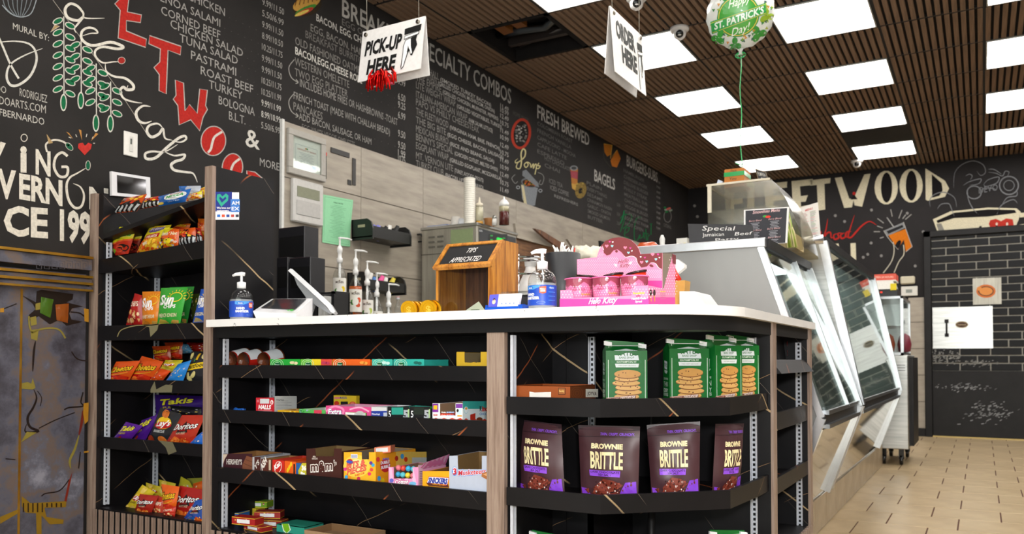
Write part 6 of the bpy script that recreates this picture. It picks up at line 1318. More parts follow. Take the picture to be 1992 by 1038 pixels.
m = MB('card', '#141214'); p0, p1 = P(1512, 690, X=-.70), P(1548, 690, X=-.70); zz = ZS[0][1]; zl_ = P(1512, 726, X=xe).z+.017; zh_ = P(1530, 656, X=-.7).z
m.hexa([(-.78, p0.y, zl_), (-.69, p0.y, zl_), (-.69, p1.y, zl_), (-.78, p1.y, zl_)], [(-.80, p0.y-.01, zh_), (-.705, p0.y, zh_), (-.705, p1.y, zh_), (-.80, p1.y, zh_)])
a = Art(); a.ell(1534, 668, 3.4, 8, '#c8241c', 1).text('ROCKY', 1531, 685, 1546, 686, 4, '#d8382c', 2, .04).text('STICKS', 1531, 691, 1546, 692, 4, '#d8382c', 2, .04); m.art(a, lambda u, v, e: P(u, v, X=-.688)+Vector((e, 0, 0)), .0004)
solo(m, 'snack_carton', 'black carton with red lettering on the aisle-side shelf', 'carton')
# ================================================================ things standing on the counter
def lz(prof, k=1): return [(r*k, h*k) for r, h in prof]
def sanitizer(label, u, Y, turn=0, mir=1):
    x = px(u, Y); t = thing('sanitizer_bottle', label, 'pump bottle', (x, Y, ZT+.0005), 'hand sanitizer bottles on the counter')
    m = MB('clear', '#ffffff'); m.sm = True
    m.lathe([(.040, 0), (.0435, .004), (.0435, .085), (.041, .098), (.033, .112), (.020, .121), (.014, .125), (.014, .130)], (x, Y, ZT), 28, cap=False); struct_part(m, 'bottle', t)
    m = MB('frosted', '#eef4f6'); m.sm = True; m.lathe([(.001, .003), (.041, .003), (.042, .010), (.042, .080), (.001, .080)], (x, Y, ZT), 24, cap=False); struct_part(m, 'gel', t)
    m = MB('satin', '#1f4bb8'); m.sm = True; m.lathe([(.0441, .012), (.0441, .073)], (x, Y, ZT), 28, cap=False)
    a = Art(); a.poly([(.0, .02), (.5, .02), (.45, .12), (.3, .22), (.12, .24), (0, .2)], '#4a9ae0', 1).ell(.18, .13, .11, .08, '#2a68c8', 2).text('Bottle', .12, .17, .25, .17, .07, '#e8f0ff', 3, .03).ell(.80, .13, .11, .08, '#2a68c8', 2).text('Germ', .73, .17, .87, .17, .07, '#e8f0ff', 3, .03)
    a.text('HAND', .05, .52, .32, .52, .13, '#f4f6fc', 2, .06).text('SANITIZER', .02, .70, .46, .70, .13, '#f4f6fc', 2, .06).poly([(.46, .1), (.64, .06), (.64, .38), (.55, .44), (.46, .38)], '#d8542a', 2).text('KILLS', .48, .24, .62, .24, .08, '#fff0e8', 3, .03).text('GERMS', .48, .34, .62, .34, .08, '#fff0e8', 3, .03)
    for k in range(3): a.rect(.70, .34+k*.2, .94, .36+k*.2, '#5aa0e8', 2).rect(.72, .42+k*.2, .92, .44+k*.2, '#2a4a98', 2)
    a.ring(.5, .86, .11, .05, .012, '#8ab0e8', 2)
    base_a = math.atan2(-Y, -x)+turn
    m.art(a, lambda s, q, e: Vector((x+(.0444+e)*math.cos(base_a+(s-.5)*2.6), Y+(.0444+e)*math.sin(base_a+(s-.5)*2.6), ZT+.073-.061*q)), .0002, mat='satin', maxedge=.12); struct_part(m, 'paper_label', t, )
    m = MB('gloss', '#f2f3f4'); m.sm = True; m.lathe([(.0165, .124), (.0168, .146), (.012, .148), (.0045, .150), (.0048, .172), (.008, .174), (.008, .180), (.001, .181)], (x, Y, ZT), 20)
    d = Vector((-RT.x, -RT.y, 0))*mir; m.tube([Vector((x, Y, ZT+.178))-d*.012, Vector((x, Y, ZT+.1795)), Vector((x, Y, ZT+.178))+d*.020, Vector((x, Y, ZT+.172))+d*.034], [.0075, .008, .0065, .0045], n=10); struct_part(m, 'pump', t)
    return t
sanitizer('hand sanitizer bottle standing at the left end of the white counter', 469, 2.20, .75)
sanitizer('hand sanitizer bottle between the tip box and the pink display', 1055, 2.19, -.1)
# register
rg = thing('cash_register', 'white point-of-sale register with tilted screen at the left of the counter', 'cash register', (px(560, 2.4), 2.40, ZT))
q = [P(492, 605, Y=2.20), P(576, 610, Y=2.20), P(608, 580, Y=2.37), P(529, 581, Y=2.37)]
lo = [Vector((p.x, p.y, ZT+.001)) for p in q]; lo[0].x += .02; lo[3].x += .02
m = MB('gloss', '#e6e6e8'); m.hexa(lo, q); struct_part(m, 'body', rg)
nn = (q[1]-q[0]).cross(q[3]-q[0]).normalized(); nn = nn if nn.z > 0 else -nn; f = quadmap([q[3], q[2], q[1], q[0]])
a = Art(); a.poly([(.10, .10), (.90, .10), (.90, .80), (.10, .80)], '#2a2b30', 1).ring(.62, .38, .06, .16, .02, '#4a4b50', 2).stroke([(.72, .1), (.72, .6), (.8, .78)], .012, '#4a4b50', 2).text('station', .42, .93, .52, .93, .06, '#9a9aa0', 1)
m = MB('gloss').art(a, lambda s, t, e: f(s, t)+nn*(.004+e), .0004); struct_part(m, 'screen', rg)
a = Art(); a.speck(.78, .82, .9, .93, 9, ['#3ac83a', '#2ab02a'], .03, 2); struct_part(MB('card').art(a, lambda s, t, e: f(s, t)+nn*(.0045+e), .0004), 'sticker', rg)
away = Vector((-.62, .785, 0)); m = MB('gloss', '#eeeef0'); pts = [P(u, v, Y=2.40) for u, v in ((560, 526), (565, 522), (569, 523), (642, 589), (652, 605), (648, 609), (643, 606), (636, 596))]; m.prism(pts, away*.16); struct_part(m, 'customer_display', rg)
m = MB('satin', '#9a9c9e'); pts = [P(u, v, Y=2.42) for u, v in ((572, 538), (588, 551), (626, 588), (644, 606), (640, 609), (618, 596), (598, 582), (578, 554))]; m.prism(pts, away*.10); pts = [P(u, v, Y=2.44) for u, v in ((596, 566), (615, 580), (606, 606), (598, 619), (590, 619), (594, 585))]; m.prism(pts, away*.07); struct_part(m, 'display_stand', rg)
m = MB('matte', '#15151a').box(P(496, 618, Y=2.4).x, P(520, 618, Y=2.4).x, 2.26, 2.45, ZT+.0005, ZT+.006); struct_part(m, 'rubber_foot', rg)
# black dispensers and cups behind the register, on the back counter
bc = struct_bc = thing('back_counter', 'steel back counter running along the grey tiled wall behind the register', 'counter', (-2.95, 4.5, 0))
struct_part(MB('steel').box(WX+.02, -2.62, 2.62, 5.2, .76, .80, b=.004), 'worktop', bc); struct_part(MB('steel_dull').box(WX+.02, -2.66, 2.64, 5.18, .08, .76), 'cabinet_body', bc)
def blk(lab, u0, u1, v0, v1, Y, dep, z0=.8, open_=False):
    x0, x1 = P(u0, 500, Y=Y).x, P(u1, 500, Y=Y).x; zt = P(u0, v0, Y=Y).z; t = thing('cup_dispenser', lab, 'dispenser', ((x0+x1)/2, Y+dep/2, z0), 'black boxy dispensers behind the register')
    m = MB('satin', '#1b1b1f').box(x0, x1, Y, Y+dep, z0, zt, b=.003); struct_part(m, 'housing', t)
    h = (zt-max(z0, P(u0, v1, Y=Y).z)); struct_part(MB('matte', '#050506').box(x0+.01, x1-.006, Y-.001, Y+.002, zt-h, zt-h*.32), 'opening', t); return zt
blk('tall black dispenser box at the back, beside the grey tiled wall', 541, 592, 444, 502, 2.95, .10)
blk('black dispenser box in front of the tall one, right', 563, 604, 502, 560, 2.82, .10)
blk('black dispenser box left of the front pair, beside the shelf end', 538, 560, 501, 560, 2.83, .10)
m = MB('frosted'); m.sm = True; c = P(607, 540, Y=3.02); z = .9; zt = P(607, 480, Y=3.02).z; pr = [(.030, .0)]
h = 0
while h < zt-z: pr += [(.034, h+.004), (.036, h+.010), (.0365, h+.013), (.034, h+.014)]; h += .016
m.lathe(pr, (c.x, 3.02, .8), 20, cap=False); m.use('matte', '#e8e6e0'); m.lathe([(.024, .05), (.028, .16), (.001, .162)], (c.x, 3.02, .8), 14); solo(m, 'cup_stack', 'tall stack of clear plastic cups right of the black dispensers', 'cup stack')
og = thing('paper_organizer', 'small black organizer holding white papers behind the tilted display', 'organizer', (px(643, 2.72), 2.72, ZT))
x0, x1 = px(622, 2.70), px(662, 2.70); zt = P(640, 568, Y=2.70).z
struct_part(MB('satin', '#141416').box(x0, x0+.014, 2.66, 2.76, ZT, zt).box(x1-.016, x1, 2.66, 2.76, ZT, zt).box(x0, x1, 2.752, 2.76, ZT, zt-.005).box(x0, x1, 2.66, 2.668, zt-.012, zt-.004), 'frame', og)
m = MB('matte', '#c8c8c4'); 
for k in range(5): m.box(x0+.02+k*.008, x0+.024+k*.008, 2.67, 2.75, ZT, zt-.018-.002*(k % 2))
o = struct_part(m, 'papers', og); o['kind'] = 'stuff'
# syrup bottles on a stepped rack by the wall
rk = thing('bottle_rack', 'black wire rack carrying the row of syrup bottles', 'rack', (-3.1, 3.9, .9)); rm = MB('satin', '#1a1a1c')
SY = [(661, 461, '#d8c878', '#e8c81e', 'yellow lemon label', 'tall'), (692, 485, '#b8541a', '#c8502a', 'amber syrup and orange label', ''), (714.5, 507, '#d8dcd8', '#b8c860', 'clear syrup, third in the row', ''), (733, 530, '#dfe0dc', '#d8d8c8', 'nearly empty, fourth in the row', ''), (756, 551, '#e0e0dc', '#d0d0c8', 'rightmost and lowest in the row', '')]
for i, (u, v, liq, lc, tx, _) in enumerate(SY):
    p = P(u, v, X=-3.13); x, y, zt = p.x, p.y, p.z; zb = zt-.42; H = .30
    t = thing('syrup_bottle', 'glass syrup bottle with white pump, '+tx, 'syrup bottle', (x, y, zb), 'syrup bottles with white pumps by the tiled wall')
    m = MB('clear'); m.sm = True; m.lathe([(.036, 0), (.038, .005), (.038, .19), (.034, .215), (.018, .25), (.0145, .265), (.0145, .30)], (x, y, zb), 20, cap=False); struct_part(m, 'bottle', t)
    if i < 3:
        m = MB('gloss', liq); m.sm = True; m.lathe([(.001, .004), (.0365, .005), (.0365, [.11, .205, .06][i]), (.001, [.11, .205, .06][i])], (x, y, zb), 18, cap=False); struct_part(m, 'syrup', t)
    m = MB('card', '#e4e2da'); m.sm = True; ba = math.atan2(-y, -x); lab_ = lambda s, q, e: Vector((x+(.0386+e)*math.cos(ba+(s-.5)*2.4), y+(.0386+e)*math.sin(ba+(s-.5)*2.4), zb+.188-.13*q))
    m.grid(lambda s, q: lab_(s, q, 0), 10, 2)
    a = Art(); a.text('MONIN', .25, .24, .75, .24, .10, '#4a3a30', 1, .03).ell(.5, .55, .2, .16, '#e8e8e0', 2).ell(.3, .58, .13, .12, '#4a8a3a', 1).ell(.72, .48, .14, .12, lc, 1).ell(.66, .70, .15, .10, lc, 1).ell(.5, .12, .05, .03, '#8a7a60', 1)
    m.art(a, lab_, .0003, mat='card', maxedge=.12); struct_part(m, 'paper_label', t)
    m = MB('satin', '#eeeeec'); m.sm = True; m.lathe([(.016, .275), (.017, .30), (.011, .305), (.011, .33), (.015, .335), (.0155, .355), (.013, .362), (.005, .375), (.005, .41), (.009, .414), (.009, .418), (.001, .42)], (x, y, zb), 16); m.lathe([(.0065, .10), (.0065, .3)], (x, y, zb), 10)
    d = Vector((.35, .94, 0)); m.tube([Vector((x, y, zb+.416)), Vector((x, y, zb+.416))+d*.05, Vector((x, y, zb+.411))+d*.075], [.006, .0055, .004], n=8); struct_part(m, 'pump', t)
    rm.box(x-.05, x+.05, y-.055, y+.055, zb-.008, zb-.0005).box(x+.042, x+.047, y-.055, y+.055, zb+.05, zb+.054)
    for sx in (-.045, .045): rm.box(x+sx-.003, x+sx+.003, y+.05, y+.055, .8, zb-.0005)
o = struct_part(rm, 'rack_frame', rk); o['kind'] = 'stuff'
m = MB('clear'); m.sm = True; p = P(774, 582, X=-3.1); m.lathe([(.02, 0), (.02, .05), (.008, .08), (.008, .1)], (p.x, p.y, p.z-.1), 14); m.use('card', '#d8dadc'); m.lathe([(.011, .1), (.011, .118)], (p.x, p.y, p.z-.1), 12); m.use('card', '#c84a3a'); m.lathe([(.0115, .112), (.0115, .116)], (p.x, p.y, p.z-.1), 12); m.use('satin', '#1a1a1c').box(p.x-.03, p.x+.03, p.y-.03, p.y+.03, .8, p.z-.1); solo(m, 'small_bottle', 'small clear bottle with red and white cap, right of the syrup bottles', 'bottle')
# gold coins
cn = 0
for k, (u, v, Y) in enumerate([(796, 589, 2.33), (804, 588, 2.345), (811, 588, 2.36), (818, 588, 2.375), (834, 588, 2.335), (843, 588, 2.35), (826, 588, 2.39)]):
    c = P(u, v, Y=Y); m = MB('gold', '#ffffff'); n = 30; R0 = .0305; d = Vector((-.25, 1, .28)).normalized(); b = d.cross(Vector((0, 0, 1))).normalized(); w = b.cross(d); c.z = ZT+R0*.965; V = []
    m = MB('metal', '#d8a41e'); m.sm = False
    for r_, h in ((R0*.86, -.0035), (R0*.9, -.0045), (R0, -.0045), (R0, .0045), (R0*.9, .0045)):
        for j in range(n): q_ = 6.2832*j/n; rr_ = r_*(1+(.012 if j % 2 and r_ == R0 else 0)); V.append(c+d*h+(b*math.cos(q_)+w*math.sin(q_))*rr_)
    m.add(V, [(i*n+j, i*n+(j+1) % n, (i+1)*n+(j+1) % n, (i+1)*n+j) for i in range(4) for j in range(n)]+[tuple(range(n)), tuple(4*n+j for j in range(n))[::-1]])
    a = Art(); a.text('$', .33, .72, .67, .72, .42, '#f0c850', 1, .03).ring(.5, .5, .38, .38, .02, '#b88a1a', 1); m.art(a, lambda s, t, e: c-d*(.0037+e)-b*((s-.5)*.055)*-1+w*((.5-t)*.055), .0006, mat='metal')
    o = solo(m, 'chocolate_coin', ['gold foil dollar coin, leftmost of those leaning before the tip box', 'gold foil coin tucked behind the left one', 'gold foil coin, third from the left', 'gold foil coin, fourth from the left', 'gold foil dollar coin touching the tip box, front', 'gold foil coin half hidden behind the tip box edge', 'gold foil coin at the back of the coin row'][k], 'chocolate coin', 'gold foil coins beside the tip box', origin=c)
# tip box
YT = 2.40; x0, x1 = P(848, 550, Y=YT).x, P(955, 550, Y=YT).x; zr = P(900, 517, Y=YT).z
yr, zr2 = P(979, 471, X=x1).y, P(979, 471, X=x1).z; yk = P(1008, 520, X=x1).y
tb_ = thing('tip_box', 'burnt-wood tip box with black sloped sign and clear front on the counter', 'tip box', ((x0+x1)/2, (YT+yk)/2, ZT))
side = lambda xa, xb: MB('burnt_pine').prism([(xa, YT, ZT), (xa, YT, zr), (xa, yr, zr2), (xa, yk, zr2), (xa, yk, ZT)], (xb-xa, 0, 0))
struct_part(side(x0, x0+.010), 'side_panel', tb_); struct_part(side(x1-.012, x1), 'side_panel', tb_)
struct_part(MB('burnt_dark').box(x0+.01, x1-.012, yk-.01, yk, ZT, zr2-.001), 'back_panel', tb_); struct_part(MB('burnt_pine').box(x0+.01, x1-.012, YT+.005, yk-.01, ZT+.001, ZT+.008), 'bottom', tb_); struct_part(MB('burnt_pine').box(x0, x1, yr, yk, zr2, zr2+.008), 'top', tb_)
e = .008; A_, B_ = Vector((x0-e, YT-e, zr-.004)), Vector((x1+e*.4, YT-e, zr-.004)); C_, D_ = Vector((x1+e*.4, yr, zr2+.006)), Vector((x0-e, yr, zr2+.006)); n_ = (B_-A_).cross(D_-A_).normalized(); n_ = n_ if n_.z > 0 else -n_
f = quadmap([D_, C_, B_, A_])
def fr_(s0, s1, t0, t1): 
    p = [f(s0, t0), f(s1, t0), f(s1, t1), f(s0, t1)]; return MB('burnt_pine').hexa([v-n_*.006 for v in p], [v+n_*.005 for v in p])
for k_ in ((0, 1, 0, .10), (0, 1, .88, 1), (0, .07, .10, .88), (.93, 1, .10, .88)): struct_part(fr_(*k_), 'frame_rail', tb_)
p = [f(.07, .1), f(.93, .1), f(.93, .88), f(.07, .88)]; m = MB('matte', '#1c1b1c').hexa([v-n_*.006 for v in p], [v+n_*.001 for v in p])
a = Art(); a.text('TIPS', .43, .42, .60, .42, .20, '#ece8e4', 1, .004, .10).text('APPRECIATED', .24, .80, .76, .80, .21, '#ece8e4', 1, .004, .10); m.art(a, lambda s, t, e_: f(s, t)+n_*(.0016+e_), .0004, mat='chalk'); struct_part(m, 'sign_board', tb_)
struct_part(MB('clear').box(x0+.010, x1-.012, YT+.002, YT+.005, ZT+.001, zr), 'clear_front', tb_); struct_part(MB('burnt_pine').box(x0, x1, YT-.003, YT+.005, zr-.010, zr-.001), 'lip', tb_)
# banknote, card holder, clear box
m = MB('card', '#a8b09a'); pts = [P(905, 604, Y=2.30), P(931, 586, Y=2.31), P(943, 603, Y=2.34), P(920, 610, Y=2.33)]; 
for p in pts: p.z = max(p.z, ZT+.001)
m.prism(pts, (0, .0012, .0004)); m.use('card', '#5e6e58'); q_ = [pts[0]*.75+pts[2]*.25, pts[1]*.75+pts[3]*.25, pts[2]*.75+pts[0]*.25, pts[3]*.75+pts[1]*.25]; m.add([p+Vector((0, -.0006, 0)) for p in q_], [(0, 1, 2, 3)]); solo(m, 'banknote', 'folded green banknote leaning against the tip box', 'banknote')
x0c, x1c = P(945, 600, Y=2.21).x, P(1010, 600, Y=2.21).x; ch = thing('card_holder', 'blue plastic holder with business cards before the tip box', 'card holder', ((x0c+x1c)/2, 2.22, ZT))
zf = P(975, 597, Y=2.21).z
struct_part(MB('gloss', '#1f56c0').box(x0c, x1c, 2.205, 2.208, ZT, zf).box(x0c, x1c, 2.208, 2.25, ZT, ZT+.003).box(x0c, x0c+.003, 2.208, 2.25, ZT, zf+.008).box(x1c-.003, x1c+.012, 2.208, 2.25, ZT, zf+.006).box(x0c, x1c, 2.247, 2.25, ZT, zf+.01), 'tray', ch)
zc_ = P(975, 572, Y=2.23).z; m = MB('card', '#e8eaf0').hexa([(x0c+.006, 2.212, ZT+.004), (x1c-.006, 2.212, ZT+.004), (x1c-.006, 2.222, ZT+.004), (x0c+.006, 2.222, ZT+.004)], [(x0c+.006, 2.226, zc_), (x1c-.004, 2.226, zc_), (x1c-.004, 2.238, zc_), (x0c+.006, 2.238, zc_)])
f3 = quadmap([Vector((x0c+.006, 2.226, zc_)), Vector((x1c-.004, 2.226, zc_)), Vector((x1c-.006, 2.212, ZT+.004)), Vector((x0c+.006, 2.212, ZT+.004))])
a = Art(); a.rect(0, 0, .3, 1, '#5a5ac8', 1).rect(0, .75, 1, 1, '#2a6ad0', 1).ell(.17, .45, .06, .14, '#e8c8b0', 2).ell(.17, .3, .04, .08, '#3a2a50', 2).text('appointment', .42, .32, .85, .32, .14, '#9ab0c8', 2)
for k in range(8): a.ell(.45+.13*(k % 4), .58+.2*(k//4), .02, .04, '#5a7ac0', 2, n=6)
m.art(a, lambda s, t, e_: f3(s, t)+Vector((0, -.0005-e_, 0)), .0004, mat='card'); struct_part(m, 'business_cards', ch)
x0k, x1k = P(970, 585, Y=2.30).x, P(1030, 585, Y=2.30).x; zk = P(1000, 566, Y=2.30).z
m = MB('clear').box(x0k, x1k, 2.30, 2.37, ZT+.001, zk, b=.006); m.use('matte', '#1c1c1e').box(x1k-.055, x1k-.008, 2.31, 2.36, ZT+.002, zk-.012); solo(m, 'clear_case', 'clear plastic case with black item behind the blue card holder', 'case')
# spray bottle, wire rods, black canister
m = MB('milky'); m.sm = True; x = px(1032, 2.95); m.lathe([(.05, 0), (.055, .01), (.055, .10), (.045, .15), (.022, .20), (.020, .22)], (x, 2.95, 1.03), 20); m.use('card', '#c8d4e0'); m.lathe([(.0555, .02), (.0555, .075)], (x, 2.95, 1.03), 20, cap=False); m.use('gloss', '#e8e8e6'); m.lathe([(.024, .215), (.026, .24), (.030, .245), (.030, .255), (.001, .258)], (x, 2.95, 1.03), 16); m.use('steel').box(x-.07, x+.07, 2.89, 3.01, 1.0, 1.03); o = solo(m, 'jug', 'translucent squeeze jug with white cap behind the tip box', 'jug')
wr = thing('wire_rack', 'chrome wire rack rods between the tip box and the black canister', 'rack', (px(1035, 2.86), 2.85, ZT-.1)); m = MB('chrome', '#d8dadc'); m.sm = True
for v in (499, 506, 532): a_, b_ = P(1008, v, Y=2.86), P(1058, v+1, Y=2.80); m.tube([a_, b_], .0045, n=8)
m.tube([P(1056, 494, Y=2.815), Vector((P(1056, 494, Y=2.815).x, 2.815, .92))], .005); m.tube([P(1008, 494, Y=2.875), Vector((P(1008, 494, Y=2.875).x, 2.875, .92))], .005); o = struct_part(m, 'rods', wr); o['kind'] = 'stuff'
YK = 2.62; xa, xb = px(1064, YK), px(1126, YK); r_ = (xb-xa)/2; xc = (xa+xb)/2; zk = P(1095, 494, Y=YK).z; ca = thing('canister', 'matte black cylinder canister with napkins behind the pump bottle', 'canister', (xc, YK, ZT))
m = MB('satin', '#1e2024'); m.sm = True; m.lathe([(r_-.004, .0), (r_, .004), (r_, zk-ZT), (r_-.003, zk-ZT+.002), (r_-.004, zk-ZT-.01), (r_-.004, .01)], (xc, YK, ZT), 32); struct_part(m, 'cylinder', ca)
m = MB('matte', '#ecebe6'); rn = random.Random(2)
for k in range(16):
    a_ = rn.uniform(0, 6.28); rr_ = rn.uniform(0, r_-.02); bx, by = xc+rr_*math.cos(a_), YK+rr_*math.sin(a_); hh = rn.uniform(.004, .028)+(.02 if rn.random() < .3 else 0)
    m.tube([(bx, by, zk-.03), (bx+rn.uniform(-.006, .006), by, zk+hh*.5), (bx+rn.uniform(-.012, .012), by+rn.uniform(-.01, .01), zk+hh)], [.004, .005, .002], n=5)
o = struct_part(m, 'napkins', ca); o['kind'] = 'stuff'; struct_part(MB('gloss', '#c8281e').tube([(xb-.014, YK-.01, zk-.02), (xb-.010, YK-.01, zk+.018)], .0022), 'red_straw', ca)
# ---- pink countertop display
YP = 2.20; x0, x1 = P(1090, 580, Y=YP).x, P(1261, 580, Y=YP).x; yb1 = P(1288, 560, X=x1).y; yb2 = P(1313, 560, X=x1).y
pd = thing('candy_display', 'pink polka-dot cardboard display with chocolate-drip header on the counter', 'candy display', ((x0+x1)/2, (YP+yb1)/2, ZT))
PK, MG, BR = '#ee8fb4', '#e0459a', '#7a3438'
m = MB('card', PK); zf = P(1170, 577, Y=YP).z; zfl = P(1100, 564, Y=YP).z; zfr = P(1250, 555, Y=YP).z; xq1, xq2, xq3 = P(1116, 570, Y=YP).x, P(1228, 570, Y=YP).x, P(1236, 570, Y=YP).x
prf = [(x0, ZT), (x1, ZT), (x1, zfr), (xq3, zfr), (xq2, zf), (xq1, zf), (xq1-.006, zfl), (x0, zfl)]
m.prism([(x, YP, z) for x, z in prf], (0, .003, 0))
a = Art(); a.rect(1089, 581, 1262, 600, MG, 1)
for r0 in range(5):
    for c0 in range(30):
        u, v = 1092+c0*6+(r0 % 2)*3, 557+r0*5.2
        if (u < 1114 and v > 566 and v < 580) or (u > 1238 and 557 < v < 580): a.ell(u, v, 1.1, 1.1, '#f8dce6', 2, n=6)
a.text('Hello', 1145, 591, 1167, 590, 12, '#fdeef6', 3, .02, .35).text('Kitty', 1172, 590, 1199, 588, 12, '#fdeef6', 3, .02, .35)
a.text('Breadsticks', 1232, 572, 1254, 571, 4, '#e8d020', 3, .03).text('with', 1237, 577, 1246, 576.5, 4, '#b02060', 3, .03).text('Hazelnut Cocoa', 1229, 582.5, 1257, 581.5, 4, '#fdeef6', 3, .03).text('Spread', 1236, 588, 1249, 587.5, 4, '#fdeef6', 3, .03)
cut(a, lambda u, v: False, 99); m.art(a, onY(YP-.0004), .0003, mat='card'); struct_part(m, 'front_tray', pd)
struct_part(MB('card', PK).box(x0, x0+.003, YP+.003, yb1, ZT, zfl).box(x0+.003, x1-.003, YP+.003, yb1, ZT, ZT+.003), 'tray_base', pd)
# side wall with V cut
T_ = lambda u, v: P(u, v, X=x1)
m = MB('card', PK); pts = [T_(1261, 600), T_(1261, 555), T_(1272, 557), T_(1291, 561), T_(1300, 527), T_(1309, 493), T_(1314, 497), T_(1313, 585)]; pts[0].z = ZT; pts[-1].z = ZT; m.prism(pts, (-.003, 0, 0))
a = Art(); a.rect(1262, 578, 1313, 600, MG, 1)
for r0 in range(17):
    for c0 in range(12):
        u, v = 1263+c0*4.6+(r0 % 2)*2.3, 500+r0*5.1
        if v > 560 and v < 576 or u > 1303-(v-500)*.2 and v < 576: a.ell(u, v, .9, 1.1, '#f8dce6', 2, n=6)
a.poly([(1307, 494), (1314, 496), (1314, 514), (1308, 512)], BR, 3).text('Breadsticks', 1284, 568, 1294, 568, 3.2, '#e8d020', 3, .03)
for k in range(4): a.rect(1284, 571+k*3, 1294, 572+k*3, '#c07a98', 3)
for u in (1266, 1273): a.stroke([(u, 586), (u-1, 572)], 1.6, '#e0a82a', 3, sm=False).ell(u-1, 569, 2.4, 6, '#3a1c18', 4)
m.art(a, lambda u, v, e_: P(u, v, X=x1)+Vector((.0005+e_, 0, 0)), .0003, mat='card'); struct_part(m, 'side_panel', pd)
# back header
H = lambda u, v: P(u, v, Y=yb1)
hd = Art(6.486, 1070, 450); outl_ = [(340, 350), (590, 325), (600, 290), (620, 230), (660, 160), (720, 110), (790, 82), (870, 74), (950, 82), (1020, 108), (1080, 160), (1120, 220), (1140, 285), (1415, 268), (1418, 900), (345, 900)]
pts = [H(*p) for p in hd._p(outl_)]; m = MB('card', PK)
for k in (-1, -2): pts[k].z = ZT+.004
m.prism(pts, (0, .003, 0)); a = hd
a.poly([(640, 185), (700, 118), (790, 82), (870, 74), (950, 82), (1020, 108), (1080, 160), (1120, 220), (1140, 287), (1415, 268), (1415, 475), (1360, 450), (1330, 400), (1270, 390), (1225, 440), (1150, 455), (1110, 400), (1090, 330), (1020, 310), (950, 320), (900, 260), (850, 225), (800, 240), (760, 290), (715, 302), (680, 270), (668, 210)], BR, 2).stroke([(930, 300), (960, 325), (1030, 310), (1085, 335), (1105, 400), (1150, 458)], 8, '#f0dce0', 3, taper=True).stroke([(1270, 392), (1330, 402), (1370, 455), (1408, 474)], 8, '#f0dce0', 3, taper=True).stroke([(660, 180), (672, 215), (682, 235)], 8, '#f0dce0', 3, taper=True).ell(840, 250, 17, 17, BR, 3).ell(1280, 432, 28, 16, BR, 3, .4)
def heart(x, y, s, c, L=4): a.poly([(x, y+s), (x-s, y-.1*s), (x-.9*s, y-.7*s), (x-.45*s, y-.9*s), (x, y-.45*s), (x+.45*s, y-.9*s), (x+.9*s, y-.7*s), (x+s, y-.1*s)], c, L)
for x, y, s, c in ((717, 185, 22, '#f0809c'), (755, 130, 12, '#e0459a'), (793, 135, 11, '#f8ecf0'), (785, 185, 17, '#9adfe4'), (950, 205, 22, '#f0809c'), (1015, 210, 13, '#e0459a'), (1034, 246, 10, '#f8ecf0'), (991, 268, 17, '#9adfe4'), (1296, 290, 24, '#f0809c'), (1364, 290, 14, '#e0459a'), (1382, 330, 11, '#f8ecf0'), (1338, 352, 17, '#9adfe4'), (1145, 322, 11, '#f8ecf0'), (1198, 330, 13, '#e0459a'), (1157, 388, 22, '#f0809c'), (1222, 380, 17, '#9adfe4')): heart(x, y, s, c)
def inside(x, y):
    if x > 1405 or x < 350: return False
    if x < 600: return y > 360
    if x < 680: return y > 300-(x-600)*1.0
    if x < 860: return y > 320
    if x < 1100: return y > 350
    return y > 470
for r0 in range(22):
    for c0 in range(46):
        x, y = 345+c0*24+(r0 % 2)*12, 200+r0*18
        if inside(x, y) and y < 620: a.ell(x, y, 5, 5, '#f8dce6', 1.5, n=6)
a.rect(345, 620, 1415, 880, MG, 1.2).text('Hello', 858, 408, 985, 385, 55, BR, 5, .0, .35).text('Kitty', 880, 462, 998, 442, 55, BR, 5, .0, .35).poly([(810, 405), (845, 415), (850, 445), (822, 438)], '#f4ecf2', 5).poly([(1040, 378), (1000, 390), (992, 415), (1030, 410)], '#f4ecf2', 5)
m.art(a, lambda u, v, e_: P(u, v, Y=yb1)+Vector((0, -e_-.0003, 0)), .0002, mat='card'); struct_part(m, 'header', pd)
struct_part(MB('card', '#857868').prism([T_(1288, 492), T_(1309, 493), T_(1300, 527), T_(1291, 561), T_(1288, 562)], (-.002, 0, 0)), 'inner_flap', pd)
